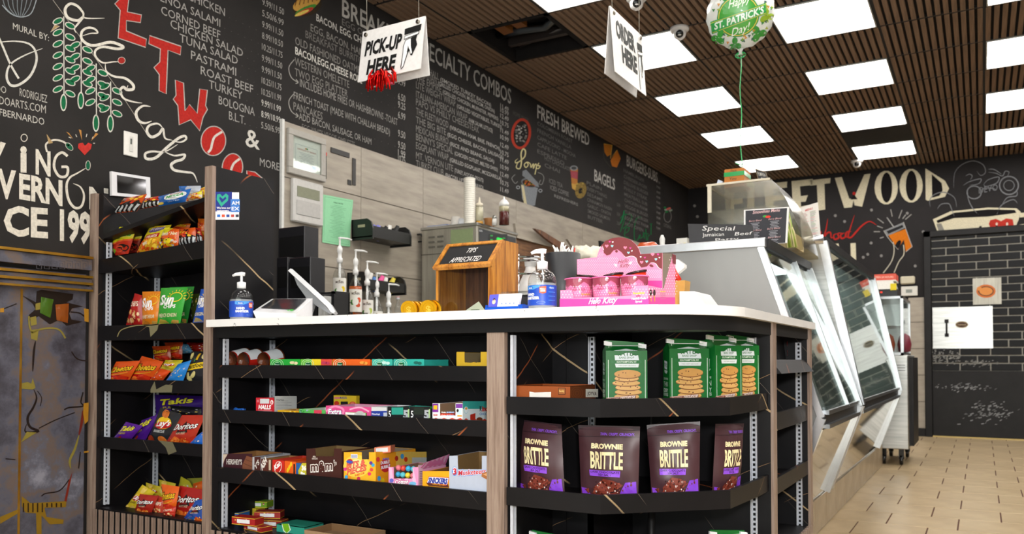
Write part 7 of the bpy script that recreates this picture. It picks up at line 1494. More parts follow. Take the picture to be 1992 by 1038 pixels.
for k, (ua, ub, vt) in enumerate([(1102, 1153, 541), (1154, 1206, 538.5), (1209, 1260, 536)]):
    Yc_ = YP+.045; xc = px((ua+ub)/2, Yc_); r_ = (px(ub, Yc_)-px(ua, Yc_))/2; zt = P(ua, vt+2, Y=Yc_).z; t = thing('dip_cup', ['leftmost pink polka-dot dip cup in the pink display', 'middle pink polka-dot dip cup in the pink display', 'rightmost pink polka-dot dip cup in the pink display'][k], 'snack cup', (xc, Yc_, ZT+.004), 'pink dip cups in the display')
    z0 = ZT+.0035; hh = zt-z0; pr = [(r_*.70, 0), (r_*.78, .004), (r_*.92, hh*.35), (r_*.98, hh*.7), (r_*.93, hh*.9), (r_*.98, hh*.97)]
    m = MB('gloss', '#e87aa8'); m.sm = True; m.lathe(pr, (xc, Yc_, z0), 26); ba = math.atan2(-Yc_, -xc)
    def cyl(s, q, e_):
        h = hh*(1-q); f_ = min(1, max(0, h/hh)); r2 = r_*(.78+.2*min(1, f_*1.5)) if f_ < .8 else r_*.97
        return Vector((xc+(r2+.0012+e_)*math.cos(ba+(s-.5)*2.5), Yc_+(r2+.0012+e_)*math.sin(ba+(s-.5)*2.5), z0+h))
    a = Art(); a.poly([(0, .02), (1, .02), (1, .24), (.86, .42), (.76, .22), (.62, .14), (.5, .26), (.36, .34), (.24, .24), (.12, .34), (0, .2)], '#9a4458', 1)
    for r0 in range(9):
        for c0 in range(13): 
            x, y = .03+c0*.075+(r0 % 2)*.037, .30+r0*.075
            a.ell(x, y, .013, .016, '#f8dce6', .6, n=5)
    a.text('Hello Kitty', .2, .46, .66, .44, .12, '#a03058', 2, 0, .3).text('Breadsticks', .56, .58, .86, .57, .07, '#d8a838', 2, .02).rect(.58, .64, .84, .67, '#c05a80', 2).rect(.6, .70, .82, .73, '#c05a80', 2)
    m.art(a, cyl, .0002, mat='gloss', maxedge=.12); struct_part(m, 'cup', t)
    m = MB('gloss', '#ea6aa6'); m.sm = True; m.lathe([(r_*.98, hh*.955), (r_*1.06, hh*.96), (r_*1.07, hh*.985), (r_*1.0, hh*1.0), (.001, hh*1.0)], (xc, Yc_, z0), 26); struct_part(m, 'foil_lid', t)
for k, (u, v, du) in enumerate([(1138, 536, 22), (1203, 533, 26), (1252, 528, 28)]):
    Yc_ = YP+.115+.008*k; c = P(u, v+16, Y=Yc_); r_ = .036; t = thing('spread_cup', ['red spread cup with black rim behind the left pink cup', 'red spread cup with black rim behind the middle pink cup', 'red and white spread cup with black rim behind the right pink cup'][k], 'snack cup', (c.x, Yc_, ZT+.004), 'spread cups with black rims in the display')
    tl = .18 if k else -.1; Rm = Matrix.Rotation(-tl, 3, 'Y'); L2 = lambda v_: Vector((c.x, Yc_, ZT+.012))+Rm @ Vector(v_)
    hh = c.z+16*scale(c)-ZT-.018
    for nm, prf_, col_ in (('cup', [(r_*.82, 0), (r_*.96, hh)], '#d83a22'), ('rim', [(r_*.98, hh-.001), (r_*1.05, hh), (r_*1.06, hh+.006), (.001, hh+.0065)], '#2a1c1a')):
        m = MB('gloss', col_); m.sm = True; V = [L2((r0*math.cos(6.2832*j/22), r0*math.sin(6.2832*j/22), h0)) for r0, h0 in prf_ for j in range(22)]; mm_ = len(prf_); m.add(V, [(i*22+j, i*22+(j+1) % 22, (i+1)*22+(j+1) % 22, (i+1)*22+j) for i in range(mm_-1) for j in range(22)]+[tuple(range(22))[::-1], tuple((mm_-1)*22+j for j in range(22))])
        if nm == 'cup':
            ba = math.atan2(-Yc_, -c.x); m.use('card', '#eceef2'); s_ = .12 if k == 0 else .55
            m.grid(lambda s, q: L2(((r_*(.82+.14*q)+.0012)*math.cos(ba+.15+s*.5), (r_*(.82+.14*q)+.0012)*math.sin(ba+.15+s*.5), hh*(.05+.8*q))), 4, 2)
        struct_part(m, nm, t)
# wooden bucket with red candy, white lid and tray behind
xw, Yw = px(1322, 2.75), 2.75; bk = thing('wooden_pot', 'small light wooden pot with red wrapped candy right of the pink display', 'pot', (xw, Yw, ZT)); zt = P(1322, 547, Y=Yw).z
m = MB('satin', '#c8964a'); b0, b1 = .022, .030; m.hexa([(xw-b0, Yw-b0, ZT), (xw+b0, Yw-b0, ZT), (xw+b0, Yw+b0, ZT), (xw-b0, Yw+b0, ZT)], [(xw-b1, Yw-b1, zt), (xw+b1, Yw-b1, zt), (xw+b1, Yw+b1, zt), (xw-b1, Yw+b1, zt)]); struct_part(m, 'pot', bk)
m = MB('foil', '#d82a1e'); m.sm = True; rn = random.Random(9)
for k in range(9): 
    c = Vector((xw-.008+rn.uniform(-.016, .016), Yw+rn.uniform(-.016, .016), zt-.004+rn.uniform(0, .012))); d_ = Vector((-.5+rn.uniform(-.3, .2), rn.uniform(-.3, .3), rn.uniform(.9, 1.6))).normalized(); m.tube([c, c+d_*.022, c+d_*.045, c+d_*.06], [.009, .007, .004, .006], n=6)
o = struct_part(m, 'red_candy', bk); o['kind'] = 'stuff'
m = MB('gloss', '#e8e6e0'); pts = [P(u, v, Y=2.95) for u, v in ((1300, 506), (1318, 504), (1331, 514), (1331, 520), (1318, 531), (1302, 528))]; m.prism(pts, (0, .03, 0)); m.use('gloss', '#d8d6d0').box(P(1304, 520, Y=2.97).x, P(1316, 520, Y=2.97).x, 2.955, 2.975, ZT-.16, P(1310, 526, Y=2.96).z); m.use('steel_dull').box(P(1296, 520, Y=2.97).x, P(1324, 520, Y=2.97).x, 2.94, 3.0, .0, ZT-.16); solo(m, 'scoop', 'white rounded plastic scoop end behind the pink display', 'scoop')
zt = P(1350, 566, Y=2.62).z; x0, x1 = px(1326, 2.62), px(1386, 2.55)
m = MB('gloss', '#e4e4e4'); m.hexa([(x0, 2.6, ZT), (x1-.02, 2.6, ZT), (x1-.02, 2.78, ZT), (x0, 2.78, ZT)], [(x0, 2.6, zt), (x0+.05, 2.6, zt-.002), (x0+.05, 2.78, zt-.002), (x0, 2.78, zt)]); solo(m, 'plastic_tub', 'low white plastic tub near the rounded corner of the counter', 'tub')
# ================================================================ on the menu wall
def wbox(name, label, cat, u0, u1, v0, v1, th, mat, col, X=WX+.012, group=None, art=None, am='card', parts=None, b=.002):
    a_, b_ = P(u0, v0, X=X), P(u1, v1, X=X)
    t = thing(name, label, cat, (X, (a_.y+b_.y)/2, min(a_.z, b_.z)), group)
    z1 = P((u0+u1)/2, (v0+vp(u0, v0, u1))/2, X=X).z; z0 = P((u0+u1)/2, (v1+vp(u1, v1, u0))/2, X=X).z
    return t, a_.y, b_.y, z0, z1
X_ = WX+.0125
def yz(u, v, X=X_): p = P(u, v, X=X); return p.y, p.z
# certificate frame
y0, z1 = yz(557, 248); y1, z0 = yz(629, 349); zt = yz(557, 248)[1]; z0 = yz(557, 336)[1]
t = thing('certificate_frame', 'silver framed certificate on the grey tiled wall', 'picture frame', (X_, (y0+y1)/2, z0)); w = .035
for nm, b_ in (('rail', (y0, y1, zt-w, zt)), ('rail', (y0, y1, z0, z0+w)), ('rail', (y0, y0+w, z0+w, zt-w)), ('rail', (y1-w, y1, z0+w, zt-w))): struct_part(MB('satin', '#a8a49c').box(X_, X_+.022, b_[0], b_[1], b_[2], b_[3], b=.003), nm, t)
m = MB('card', '#e8e6e2').box(X_, X_+.008, y0+w, y1-w, z0+w, zt-w); f = lambda s, q, e: Vector((X_+.0085+e, y0+w+(y1-y0-2*w)*s, zt-w-(zt-z0-2*w)*q))
a = Art(); a.stroke([(.12, .22), (.88, .22), (.88, .90), (.12, .90)], .012, '#9aa6b0', 1, closed=True, sm=False).text('CERTIFICATE OF TRAINING', .18, .38, .84, .38, .05, '#b06a60', 1, .01).rect(.45, .27, .50, .31, '#d88a3a', 1).rect(.5, .27, .55, .31, '#3aa06a', 1)
for k in range(8): a.rect(.24+.04*(k % 3), .45+k*.045, .76-.05*(k % 2), .458+k*.045, '#8a94a0', 1)
a.rect(.70, .78, .84, .88, '#4a86c8', 1); m.art(a, f, .0008, mat='card'); struct_part(m, 'certificate', t); struct_part(MB('glass').box(X_+.012, X_+.014, y0+w, y1-w, z0+w, zt-w), 'glass', t)
y0, zt = yz(564, 346); y1, z0 = yz(622, 432); z0 = yz(564, 430)[1]
t = thing('wall_thermostat', 'large pale grey wall controller with dull green display under the certificate', 'thermostat', (X_, (y0+y1)/2, z0))
struct_part(MB('satin', '#c4c2be').box(X_, X_+.03, y0, y1, z0, zt, b=.006), 'housing', t); struct_part(MB('satin', '#b4b2ae').box(X_+.03, X_+.034, y0+.02, y1-.03, z0+.04, z0+.12, b=.002), 'cover', t); struct_part(MB('satin', '#7d8068').box(X_+.03, X_+.032, y0+.025, y1-.035, z0+.14, zt-.04), 'display', t)
y0, zt = yz(240, 254, WX+.001); y1, z0 = yz(266, 300, WX+.001); z0 = yz(240, 301, WX+.001)[1]
t = thing('wall_switch', 'white wall timer switch beside the script lettering', 'switch', (WX, (y0+y1)/2, z0))
struct_part(MB('satin', '#e6e4de').box(WX+.001, WX+.008, y0, y1, z0, zt, b=.002), 'plate', t); struct_part(MB('satin', '#d2d0ca').box(WX+.008, WX+.012, y0+.025, y1-.025, z0+.02, zt-.02, b=.001), 'switch_body', t); struct_part(MB('satin', '#4a5048').box(WX+.012, WX+.013, y0+.035, y1-.04, zt-.055, zt-.03), 'display', t)
# tablet
t = thing('tablet', 'white tablet mounted on the black wall above the snack shelf', 'tablet', (WX+.03, 2.3, 1.6)); X2 = WX+.09
q = [P(217, 333, X=X2), P(292, 345, X=X2), P(293, 386, X=X2), P(218, 380, X=X2)]; n_ = Vector((-.014, 0, 0)); struct_part(MB('gloss', '#dcdcdf').hexa(q, [p+n_ for p in q]), 'body', t)
f = quadmap(q); p_ = [f(.13, .12), f(.88, .13), f(.88, .88), f(.13, .86)]; struct_part(MB('mirror', '#77777a').prism([p+Vector((.001, 0, 0)) for p in p_], (-.0008, 0, 0)), 'screen', t)
struct_part(MB('satin', '#202022').box(WX, X2-.014, q[0].y+.05, q[1].y-.05, q[2].z+.04, q[0].z-.05), 'bracket', t)
# black trim pieces and green flyer
def strip_(lab, u0, v0, u1, v1, h):
    y0, za = yz(u0, v0); y1, zb = yz(u1, v1); m = MB('satin', '#1d1b1a').box(X_, X_+.006, min(y0, y1), max(y0, y1), min(za, zb), max(za, zb), b=.001); m.use('metal', '#b0aca4')
    for k in range(4): f_ = (k+.5)/4; yy, zz = y0*(1-f_)+y1*f_, za*(1-f_)+zb*f_; m.box(X_+.006, X_+.008, yy-.006, yy+.006, zz-.006, zz+.006) if h else m.box(X_+.006, X_+.008, (y0+y1)/2-.004, (y0+y1)/2+.004, zz-.008, zz+.008)
    solo(m, 'trim_strip', lab, 'wall strip')
yA, zA_ = yz(643, 286); yB_, zB_ = yz(679, 297)
m = MB('satin', '#23201e').box(X_, X_+.006, yA, yB_, zA_-.03, zA_, b=.001); solo(m, 'trim_strip', 'short horizontal dark strip right of the certificate', 'wall strip')
yA, zA_ = yz(685, 307); yB_, zB_ = yz(691, 361); m = MB('satin', '#23201e').box(X_, X_+.006, yA, yB_, zB_, zA_, b=.001); solo(m, 'trim_strip', 'vertical dark strip beside the tile joint', 'wall strip')
yA, zA_ = yz(631, 296); yB_, zB_ = yz(634, 348); m = MB('satin', '#23201e').box(X_, X_+.006, yA, yB_, zB_, zA_, b=.001).use('card', '#c8281e').box(X_+.006, X_+.007, yA, yB_, zA_-.02, zA_); solo(m, 'trim_strip', 'thin dark strip with red tip touching the certificate frame', 'wall strip')
yA, zA_ = yz(676, 349); m = MB('satin', '#1a1816').box(X_, X_+.005, yA, yA+.03, zA_-.03, zA_); solo(m, 'trim_strip', 'small dark square on the tile below the horizontal strip', 'wall strip')
cor = [(629, 378), (686, 389), (679, 480), (627, 471)]; C = [P(u, v, X=X_+.004) for u, v in cor]; f = quadmap(C)
m = MB('card', '#93d5a6'); m.sm = True; wv = lambda s, q: .006*math.sin(3*s+4*q)*q*s+.004*s; g_ = lambda s, q, e=0: f(s, q)+Vector((wv(s, q)+e, 0, 0)); m.grid(lambda s, q: g_(s, q, -.001), 6, 8, flip=True); m.grid(lambda s, q: g_(s, q), 6, 8)
a = Art(); a.text('PUBLIC NOTICE', .34, .14, .66, .14, .03, '#3a6a4a', 1, .01); rn = random.Random(1)
for k in range(22): w_ = rn.uniform(.12, .3); a.rect(.5-w_, .18+k*.032, .5+w_, .186+k*.032, '#6aa880', 1)
a.stroke([(.05, .04), (.95, .04), (.95, .96), (.05, .96)], .006, '#5a9a70', 1, closed=True, sm=False); m.art(a, lambda s, q, e: g_(s, q, .0008+e), .0004, mat='card', maxedge=.25); solo(m, 'green_flyer', 'pale green printed notice hanging on the tiled wall', 'flyer')
a = Art(2.883/1, 0, 0); 
# wall baskets
def basket(lab, u0, u1, vt0, vb0, packs):
    ya, za = yz(u0, vt0); yb_, _ = yz(u1, vt0+9); zb = P(u0, vb0, X=X_+.16).z; zt = P(u0, vt0, X=X_+.16).z; x0, x1 = X_+.001, X_+.16
    ya = P(u0+10, vt0, X=x1).y; yb_ = P(u1-6, vt0, X=x1).y
    t = thing('wall_bin', lab, 'wall bin', (x0, (ya+yb_)/2, zb)); B_ = MB('satin', '#141414')
    struct_part(MB('satin', '#141414').box(x0, x1, ya, yb_, zb, zb+.008), 'bottom', t); struct_part(MB('satin', '#171717').box(x1-.008, x1, ya+.012, yb_-.012, zb+.008, zt-.045), 'front_panel', t); struct_part(MB('satin', '#141414').box(x0, x0+.008, ya, yb_, zb+.008, zt), 'back_panel', t)
    for yy in (ya, yb_-.012):
        pts = [(x0, yy, zb-.012), (x1+.004, yy, zb-.012), (x1+.004, yy, zt-.06), (x1-.01, yy, zt-.02), (x1-.04, yy, zt), (x0, yy, zt)]; struct_part(MB('satin', '#151515').prism(pts, (0, .012, 0)), 'end_panel', t)
        struct_part(MB('satin', '#a39a80').box(x0+.05, x1-.055, yy-.001, yy+.0, zt-.05, zt-.034), 'hand_slot', t)
    rn = random.Random(int(u0)); y = ya+.02; k = 0
    while y < yb_-.05:
        c = packs[k % len(packs)]; hgt = rn.uniform(.005, .04); m = MB('card', c); m.sm = True
        m.tube([(x0+.05+.02*(k % 3), y+.02, zb+.01), (x0+.06, y+.025, zt-.07), (x0+.07+.02*(k % 2), y+.04, zt-.03+hgt)], [.02, .026, .012], n=7)
        solo(m, 'condiment_packet', {'#e8c81e': 'yellow', '#8a8ad8': 'lilac', '#2a2a2a': 'black', '#e8e6e0': 'white', '#5a8ad0': 'blue', '#e85a9a': 'pink', '#d8c84a': 'mustard'}[c]+' packet in the '+('upper' if vt0 < 500 else 'lower')+' black wall bin, '+['first', 'second', 'third', 'fourth', 'fifth', 'sixth', 'seventh', 'eighth', 'ninth', 'tenth', 'eleventh', 'twelfth'][k]+' from its left end', 'packet', 'packets in the wall bins'); y += .055; k += 1
basket('black wall bin with condiment packs, upper of the two on the tiles', 714, 806, 421, 458, ['#e8c81e', '#8a8ad8', '#8a8ad8', '#2a2a2a', '#e8e6e0', '#2a2a2a'])
basket('black wall bin with coloured sweetener packets, lower of the two', 706, 796, 526, 560, ['#d8c84a', '#e8e6e0', '#5a8ad0', '#e85a9a', '#e8e6e0', '#d8c84a'])
for k_, (u, v) in enumerate(((812, 456), (814, 470))):
    y, z = yz(u, v); m = MB('satin', '#1a1a1a'); m.tube([(X_, y, z), (X_+.03, y, z), (X_+.035, y+.015, z-.02)], .006, n=6); solo(m, 'wall_hook', ['small black hook on the tile beside the upper bin', 'small black hook below the first one, beside the upper bin'][k_], 'hook')
# ================================================================ coffee machine
YM = 4.435; xm0, xm1 = -3.25, -2.81; zm = P(928, 437, Y=YM).z; ym1 = P(1005, 463, X=xm1).y
cm = thing('coffee_machine', 'large stainless coffee brewer with green display standing against the tiled wall', 'coffee machine', ((xm0+xm1)/2, (YM+ym1)/2, .8))
struct_part(MB('steel_dull').box(xm0, xm1, YM, ym1, .80, zm, b=.006), 'body', cm)
struct_part(MB('steel').box(xm0-.006, xm1+.008, YM-.008, ym1+.008, zm-.004, zm+.016, b=.004), 'top_plate', cm)
zs = P(870, 492, Y=YM).z; struct_part(MB('satin', '#3a3830').box(xm0, xm1, YM-.002, YM+.001, zs-.002, zs+.002), 'seam', cm)
xa, xb = P(877, 470, Y=YM).x, P(920, 470, Y=YM).x; struct_part(MB('satin', '#8a9a70').box(xa, xb, YM-.0025, YM, P(900, 485, Y=YM).z, P(900, 445, Y=YM).z), 'green_panel', cm)
lv = None
for r0 in range(3):
    for c0 in range(2):
        m = MB('satin', '#5c5a52').box(P(834+c0*17, 470, Y=YM).x, P(846+c0*17, 470, Y=YM).x, YM-.005, YM, P(840, 463+r0*9.5, Y=YM).z, P(840, 459.5+r0*9.5, Y=YM).z, b=.001); struct_part(m, 'louvre', cm)
pz0, pz1 = P(935, 486, X=xm1).z, P(935, 447, X=xm1).z; y0, y1 = P(932, 460, X=xm1).y, P(1002, 475, X=xm1).y
struct_part(MB('satin', '#33363a').box(xm1, xm1+.006, y0, y1, zm-.36, zm-.02), 'front_panel', cm)
a = Art(); a.rect(950, 455, 987, 500, '#15171a', 1).rect(965, 462.5, 975, 468.5, '#18c848', 2)
for u, v in ((956, 458), (956, 466), (980, 463), (983, 471)): a.rect(u-2.5, v-1.2, u+2.5, v+1.4, '#18a040', 2)
a.text('BUNN', 932, 450, 938, 451, 4, '#c8ccd0', 2, .03)
m = MB('satin').art(a, onX(xm1+.0066), .0006); struct_part(m, 'control_panel', cm)
d_ = P(970, 466, X=xm1); struct_part(MB('led_green').box(xm1+.0085, xm1+.009, P(965, 466, X=xm1).y, P(975, 466, X=xm1).y, P(970, 468.5, X=xm1).z, P(970, 462.5, X=xm1).z), 'lit_display', cm)
zt = zm+.0165
def on_m(u, v, Y): return px(u, Y)
def lat(name, label, cat, u, Y, prof, mat, col, group=None, extra=None, z=None, n=18):
    x = px(u, Y); m = MB(mat, col); m.sm = True; m.lathe(prof, (x, Y, zt if z is None else z), n)
    for mt, c, pr in (extra or []): m.use(mt, c); m.lathe(pr, (x, Y, zt if z is None else z), n)
    return solo(m, name, label, cat, group)
Yp = 4.50; H_ = P(912, 346, Y=Yp).z-zt; pr = [(.030, 0)]; h = .004
while h < H_: pr += [(.037, h+.004), (.039, h+.008), (.034, h+.010)]; h += .014
lat('foam_cup_stack', 'tall stack of white foam cups in a plastic sleeve on the coffee machine', 'cup stack', 913, Yp, pr+[(.02, H_)], 'satin', '#e8e4d8', n=20)
lat('foam_cup', 'white foam cup upside down, leftmost on the coffee machine', 'cup', 886, 4.56, [(.036, 0), (.028, .075), (.001, .076)], 'satin', '#e6e2da')
lat('foam_cup', 'small white cup between the foam cup and the tall cup stack', 'cup', 898, 4.52, [(.028, 0), (.022, .05), (.001, .051)], 'satin', '#dde0e4')
lat('squeeze_bottle', 'clear squeeze bottle with yellow sauce on the coffee machine', 'squeeze bottle', 932.5, 4.56, [(.027, .0), (.027, .125), (.022, .135), (.01, .145)], 'clear', '#e8e0c8', extra=[('gloss', '#e0a01e', [(.025, .002), (.025, .03)]), ('satin', '#d8ceb0', [(.026, .03), (.026, .12)]), ('satin', '#e0d6c0', [(.024, .128), (.024, .145), (.008, .155), (.003, .19)])])
lat('sauce_tub', 'round tan sauce tub on the coffee machine', 'tub', 952, 4.68, [(.030, 0), (.038, .055), (.040, .06), (.040, .065), (.001, .066)], 'satin', '#b07a48')
lat('salt_shaker', 'small glass salt shaker with steel cap on the coffee machine', 'shaker', 962, 4.60, [(.018, 0), (.016, .045)], 'satin', '#e0ded8', extra=[('metal', '#b8b8b4', [(.0165, .045), (.0165, .058), (.008, .066)])])
lat('squeeze_bottle', 'clear squeeze bottle with dark red sauce and white top', 'squeeze bottle', 980.5, 4.62, [(.034, 0), (.034, .125), (.030, .14)], 'clear', '#ffffff', extra=[('gloss', '#5e2420', [(.032, .001), (.032, .088)]), ('satin', '#c8bc98', [(.032, .088), (.032, .122)]), ('satin', '#f0eeea', [(.034, .125), (.033, .145), (.018, .165), (.006, .172), (.004, .188)])])
x0, x1 = px(833, 4.5), px(872, 4.5); m = MB('card', '#c8c8d0').box(x0, x1, 4.47, 4.58, zt, zt+.010).use('card', '#8a94b0').box(x0+.01, x1+.012, 4.475, 4.56, zt+.010, zt+.016); solo(m, 'paper_pile', 'small pile of grey papers at the left edge of the coffee machine', 'papers')
# ================================================================ leaning boards, wood counter further back
hd_ = thing('wooden_partition', 'rustic brown wooden panel beyond the coffee machine', 'partition', (-3.0, 6.2, 0)); XH = -2.86
pts = [P(1004, 457, X=XH), P(1075, 480, X=XH), P(1160, 510, X=XH), P(1160, 600, X=XH), P(1004, 600, X=XH)]
for k in (-1, -2): pts[k].z = .0
struct_part(MB('rustic').prism(pts, (-.03, 0, 0)), 'panel', hd_)
def board(lab, pts_, X, mat, th=.02, nm='leaning_board', cat='board'):
    m = MB(mat); m.prism([P(u, v, X=X) for u, v in pts_], (-th, 0, 0)); return solo(m, nm, lab, cat)
board('pale grey board leaning between the coffee machine and the dark beam', [(1002, 434), (1042, 447), (1079, 474), (1072, 480), (1006, 462)], -2.84, 'grey_tile')
board('pale grey board behind the straw canister, right of the dark beam', [(1104, 465), (1128, 474), (1170, 497), (1172, 520), (1126, 520), (1122, 492)], -2.84, 'grey_tile')
board('dark brown sloping beam between the pale boards', [(1040, 444), (1054, 448), (1126, 492), (1124, 512), (1112, 500), (1060, 462)], -2.80, 'burnt_dark', nm='wooden_beam', cat='beam')
board('black sloping shelf edge rising behind the pink display', [(1168, 468), (1236, 486), (1300, 488), (1300, 500), (1170, 492)], -2.78, 'black_paint', nm='dark_shelf', cat='shelf')
m = MB('matte', '#e0dac8'); m.sm = True; c = P(1143, 500, Y=3.4)
m.grid(lambda s, t: P(1118+52*s, 478+34*t+6*noise.noise(Vector((s*6, t*5, 2))), Y=3.4)+Vector((0, -.05*math.sin(3.14*s)*math.sin(3.14*t)+.02*noise.noise(Vector((s*9, t*9, 1))), 0)), 14, 8); m.grid(lambda s, t: P(1120+48*s, 482+30*t, Y=3.43), 2, 2, flip=True)
m.box(P(1122, 505, Y=3.43).x, P(1166, 505, Y=3.43).x, 3.40, 3.46, .62, P(1143, 508, Y=3.4).z); solo(m, 'paper_bag_pile', 'crumpled cream paper pile behind the black canister', 'paper')
# ================================================================ on top of the deli cases
zc1 = ztp+.038
def stand(name, label, cat, cor, Y, th, col, art, par=None, mat='card', border=None):
    q = [P(u, v, Y=Y) for u, v in cor]; q[2].z = q[3].z = min(q[2].z, q[3].z); m = MB(mat, col); m.hexa([q[3], q[2], q[1], q[0]], [p+Vector((0, th, 0)) for p in (q[3], q[2], q[1], q[0])]); f = quadmap(q)
    a = Art(); art(a); m.art(a, lambda s, t, e: f(s, t)+Vector((0, -.0008-e, 0)), .0006, mat=mat); return solo(m, name, label, cat)
def a_sp(a): a.text('Special', .22, .34, .72, .36, .26, '#dcdad6', 1, 0, .1).text('Jamaican', .22, .66, .56, .66, .20, '#dcdad6', 1, 0).text('Beef', .72, .68, .98, .66, .22, '#dcdad6', 1, 0, .1).text('Patty', .42, .98, .78, .96, .2, '#dcdad6', 1, 0)
zb_ = zc1
def bot(u, Y): p = Vector((px(u, Y), Y, zc1+.001))-Vector((0, 0, CAMZ)); return CY-FPX*p.dot(UP)/p.dot(FW)
stand('specials_chalkboard', 'dark chalkboard reading Special Jamaican Beef Patty on the low deli case', 'chalkboard', [(1338, 435), (1463, 437), (1466, bot(1466, 3.60)), (1341, bot(1341, 3.60))], 3.60, .012, '#3c3c3e', a_sp, mat='matte')
def a_sm(a):
    a.rect(.04, .03, .96, .99, '#2c2c32', 1).text('Smoothies Menu', .20, .13, .80, .11, .09, '#e0b8b8', 2, .01, .2).ell(.48, .22, .05, .03, '#3a9a3a', 2).ell(.55, .24, .06, .035, '#d8321e', 3)
    for (x, y) in ((.12, .35), (.56, .33), (.12, .62), (.54, .60), (.56, .84)):
        a.text('Berry Blend', x, y, x+.28, y-.01, .05, '#d8a8a8', 2, .0, .2)
        for k in range(5): a.rect(x+.04+.02*(k % 2), y+.035+k*.04, x+.24-.03*(k % 2), y+.05+k*.04, '#9a9aa0', 2)
stand('smoothie_menu', 'tall dark smoothie menu with white border standing on the low deli case', 'menu sign', [(1447, 408), (1535, 402), (1531, bot(1531, 3.78)), (1447, bot(1447, 3.78))], 3.78, .008, '#e0dedc', a_sm)
def a_pm(a):
    a.text('MENU', .3, .16, .7, .15, .06, '#c85a5a', 1, .02); rn = random.Random(3)
    for c0 in range(2):
        for k in range(26): w_ = rn.uniform(.15, .34); a.rect(.12+c0*.42, .2+k*.028, .12+c0*.42+w_, .21+k*.028, rn.choice(['#8a8a8a', '#8a8a8a', '#7aa070', '#c87070']), 1)
zc2_ = zq+.032; Yq = 4.78
def bot2(u, Y, z): p = Vector((px(u, Y), Y, z))-Vector((0, 0, CAMZ)); return CY-FPX*p.dot(UP)/p.dot(FW)
stand('paper_menu', 'white printed paper menu standing on the tall deli case', 'menu sign', [(1555, 404), (1591, 393), (1597, bot2(1597, Yq, zc2_)), (1560, bot2(1560, Yq, zc2_))], Yq, .003, '#dcd8d2', a_pm)
# acrylic pastry display
YA = 4.05; ac = thing('acrylic_display', 'clear acrylic display cabinet with curved front on the low deli case', 'display cabinet', (px(1440, YA), YA+.2, zc1)); D2 = .42
xa0 = px(1378, YA); za1 = P(1378, 358, Y=YA).z; prf_ = [(xa0, zc1), (xa0, za1)]
for u, v in ((1498, 347), (1512, 362), (1530, 388), (1545, 420), (1556, 452), (1562, 480)): p = P(u, v, Y=YA); prf_.append((p.x, max(p.z, zc1)))
prf_[1] = (xa0, prf_[2][1]); ztA = prf_[2][1]
struct_part(MB('acrylic').prism([(x, YA, z) for x, z in prf_+[(prf_[-1][0], zc1)]], (0, .004, 0)), 'end_panel', ac); struct_part(MB('acrylic').prism([(x, YA+D2, z) for x, z in prf_+[(prf_[-1][0], zc1)]], (0, .004, 0)), 'end_panel', ac)
m = MB('acrylic'); m.sm = True; fr2 = prf_[2:]; m.add([(x, YA, z) for x, z in fr2]+[(x, YA+D2, z) for x, z in fr2], [(i, i+1, len(fr2)+i+1, len(fr2)+i) for i in range(len(fr2)-1)]); struct_part(m, 'curved_front', ac)
struct_part(MB('acrylic').box(xa0, xa0+.004, YA, YA+D2, zc1, ztA), 'back_panel', ac); struct_part(MB('acrylic').box(xa0, fr2[0][0], YA, YA+D2, ztA-.003, ztA+.002), 'top_panel', ac)
for zz in (.35, .62): z_s = zc1+(ztA-zc1)*zz; struct_part(MB('acrylic').box(xa0+.005, px(1520+18*(1-zz), YA)-.03, YA+.005, YA+D2-.005, z_s, z_s+.006), 'shelf', ac)
struct_part(MB('satin', '#cfc6b0').box(xa0, xa0+.02, YA-.003, YA+.001, ztA-.14, ztA-.0).box(xa0, fr2[0][0], YA-.004, YA+.004, ztA-.006, ztA+.004).box(xa0-.006, xa0, YA, YA+D2, ztA-.006, ztA+.004), 'edge_trim', ac)
m = MB('satin', '#c8604a').box(xa0+.06, xa0+.22, YA+.1, YA+.34, zc1+.03, zc1+.13); m.use('card', '#d8c8a0').box(xa0+.26, xa0+.40, YA+.1, YA+.34, zc1+.03, zc1+.10); solo(m, 'pastry_box', 'salmon pink box inside the clear display cabinet', 'box')
m = MB('satin', '#8aa03a'); m.sm = True; rn = random.Random(6)
for k in range(9): bx = px(1533+k*2.2, YA-.12); m.tube([(bx, YA-.12+.01*(k % 3), zc1), (bx-.01, YA-.12, zc1+.07), (bx-.02-.01*(k % 3), YA-.12, zc1+rn.uniform(.12, .2))], [.005, .005, .002], '#8aa03a' if k % 2 else '#c8c08a', n=5)
solo(m, 'green_stalks', 'bunch of pale green stalks standing beside the smoothie menu', 'stalks')
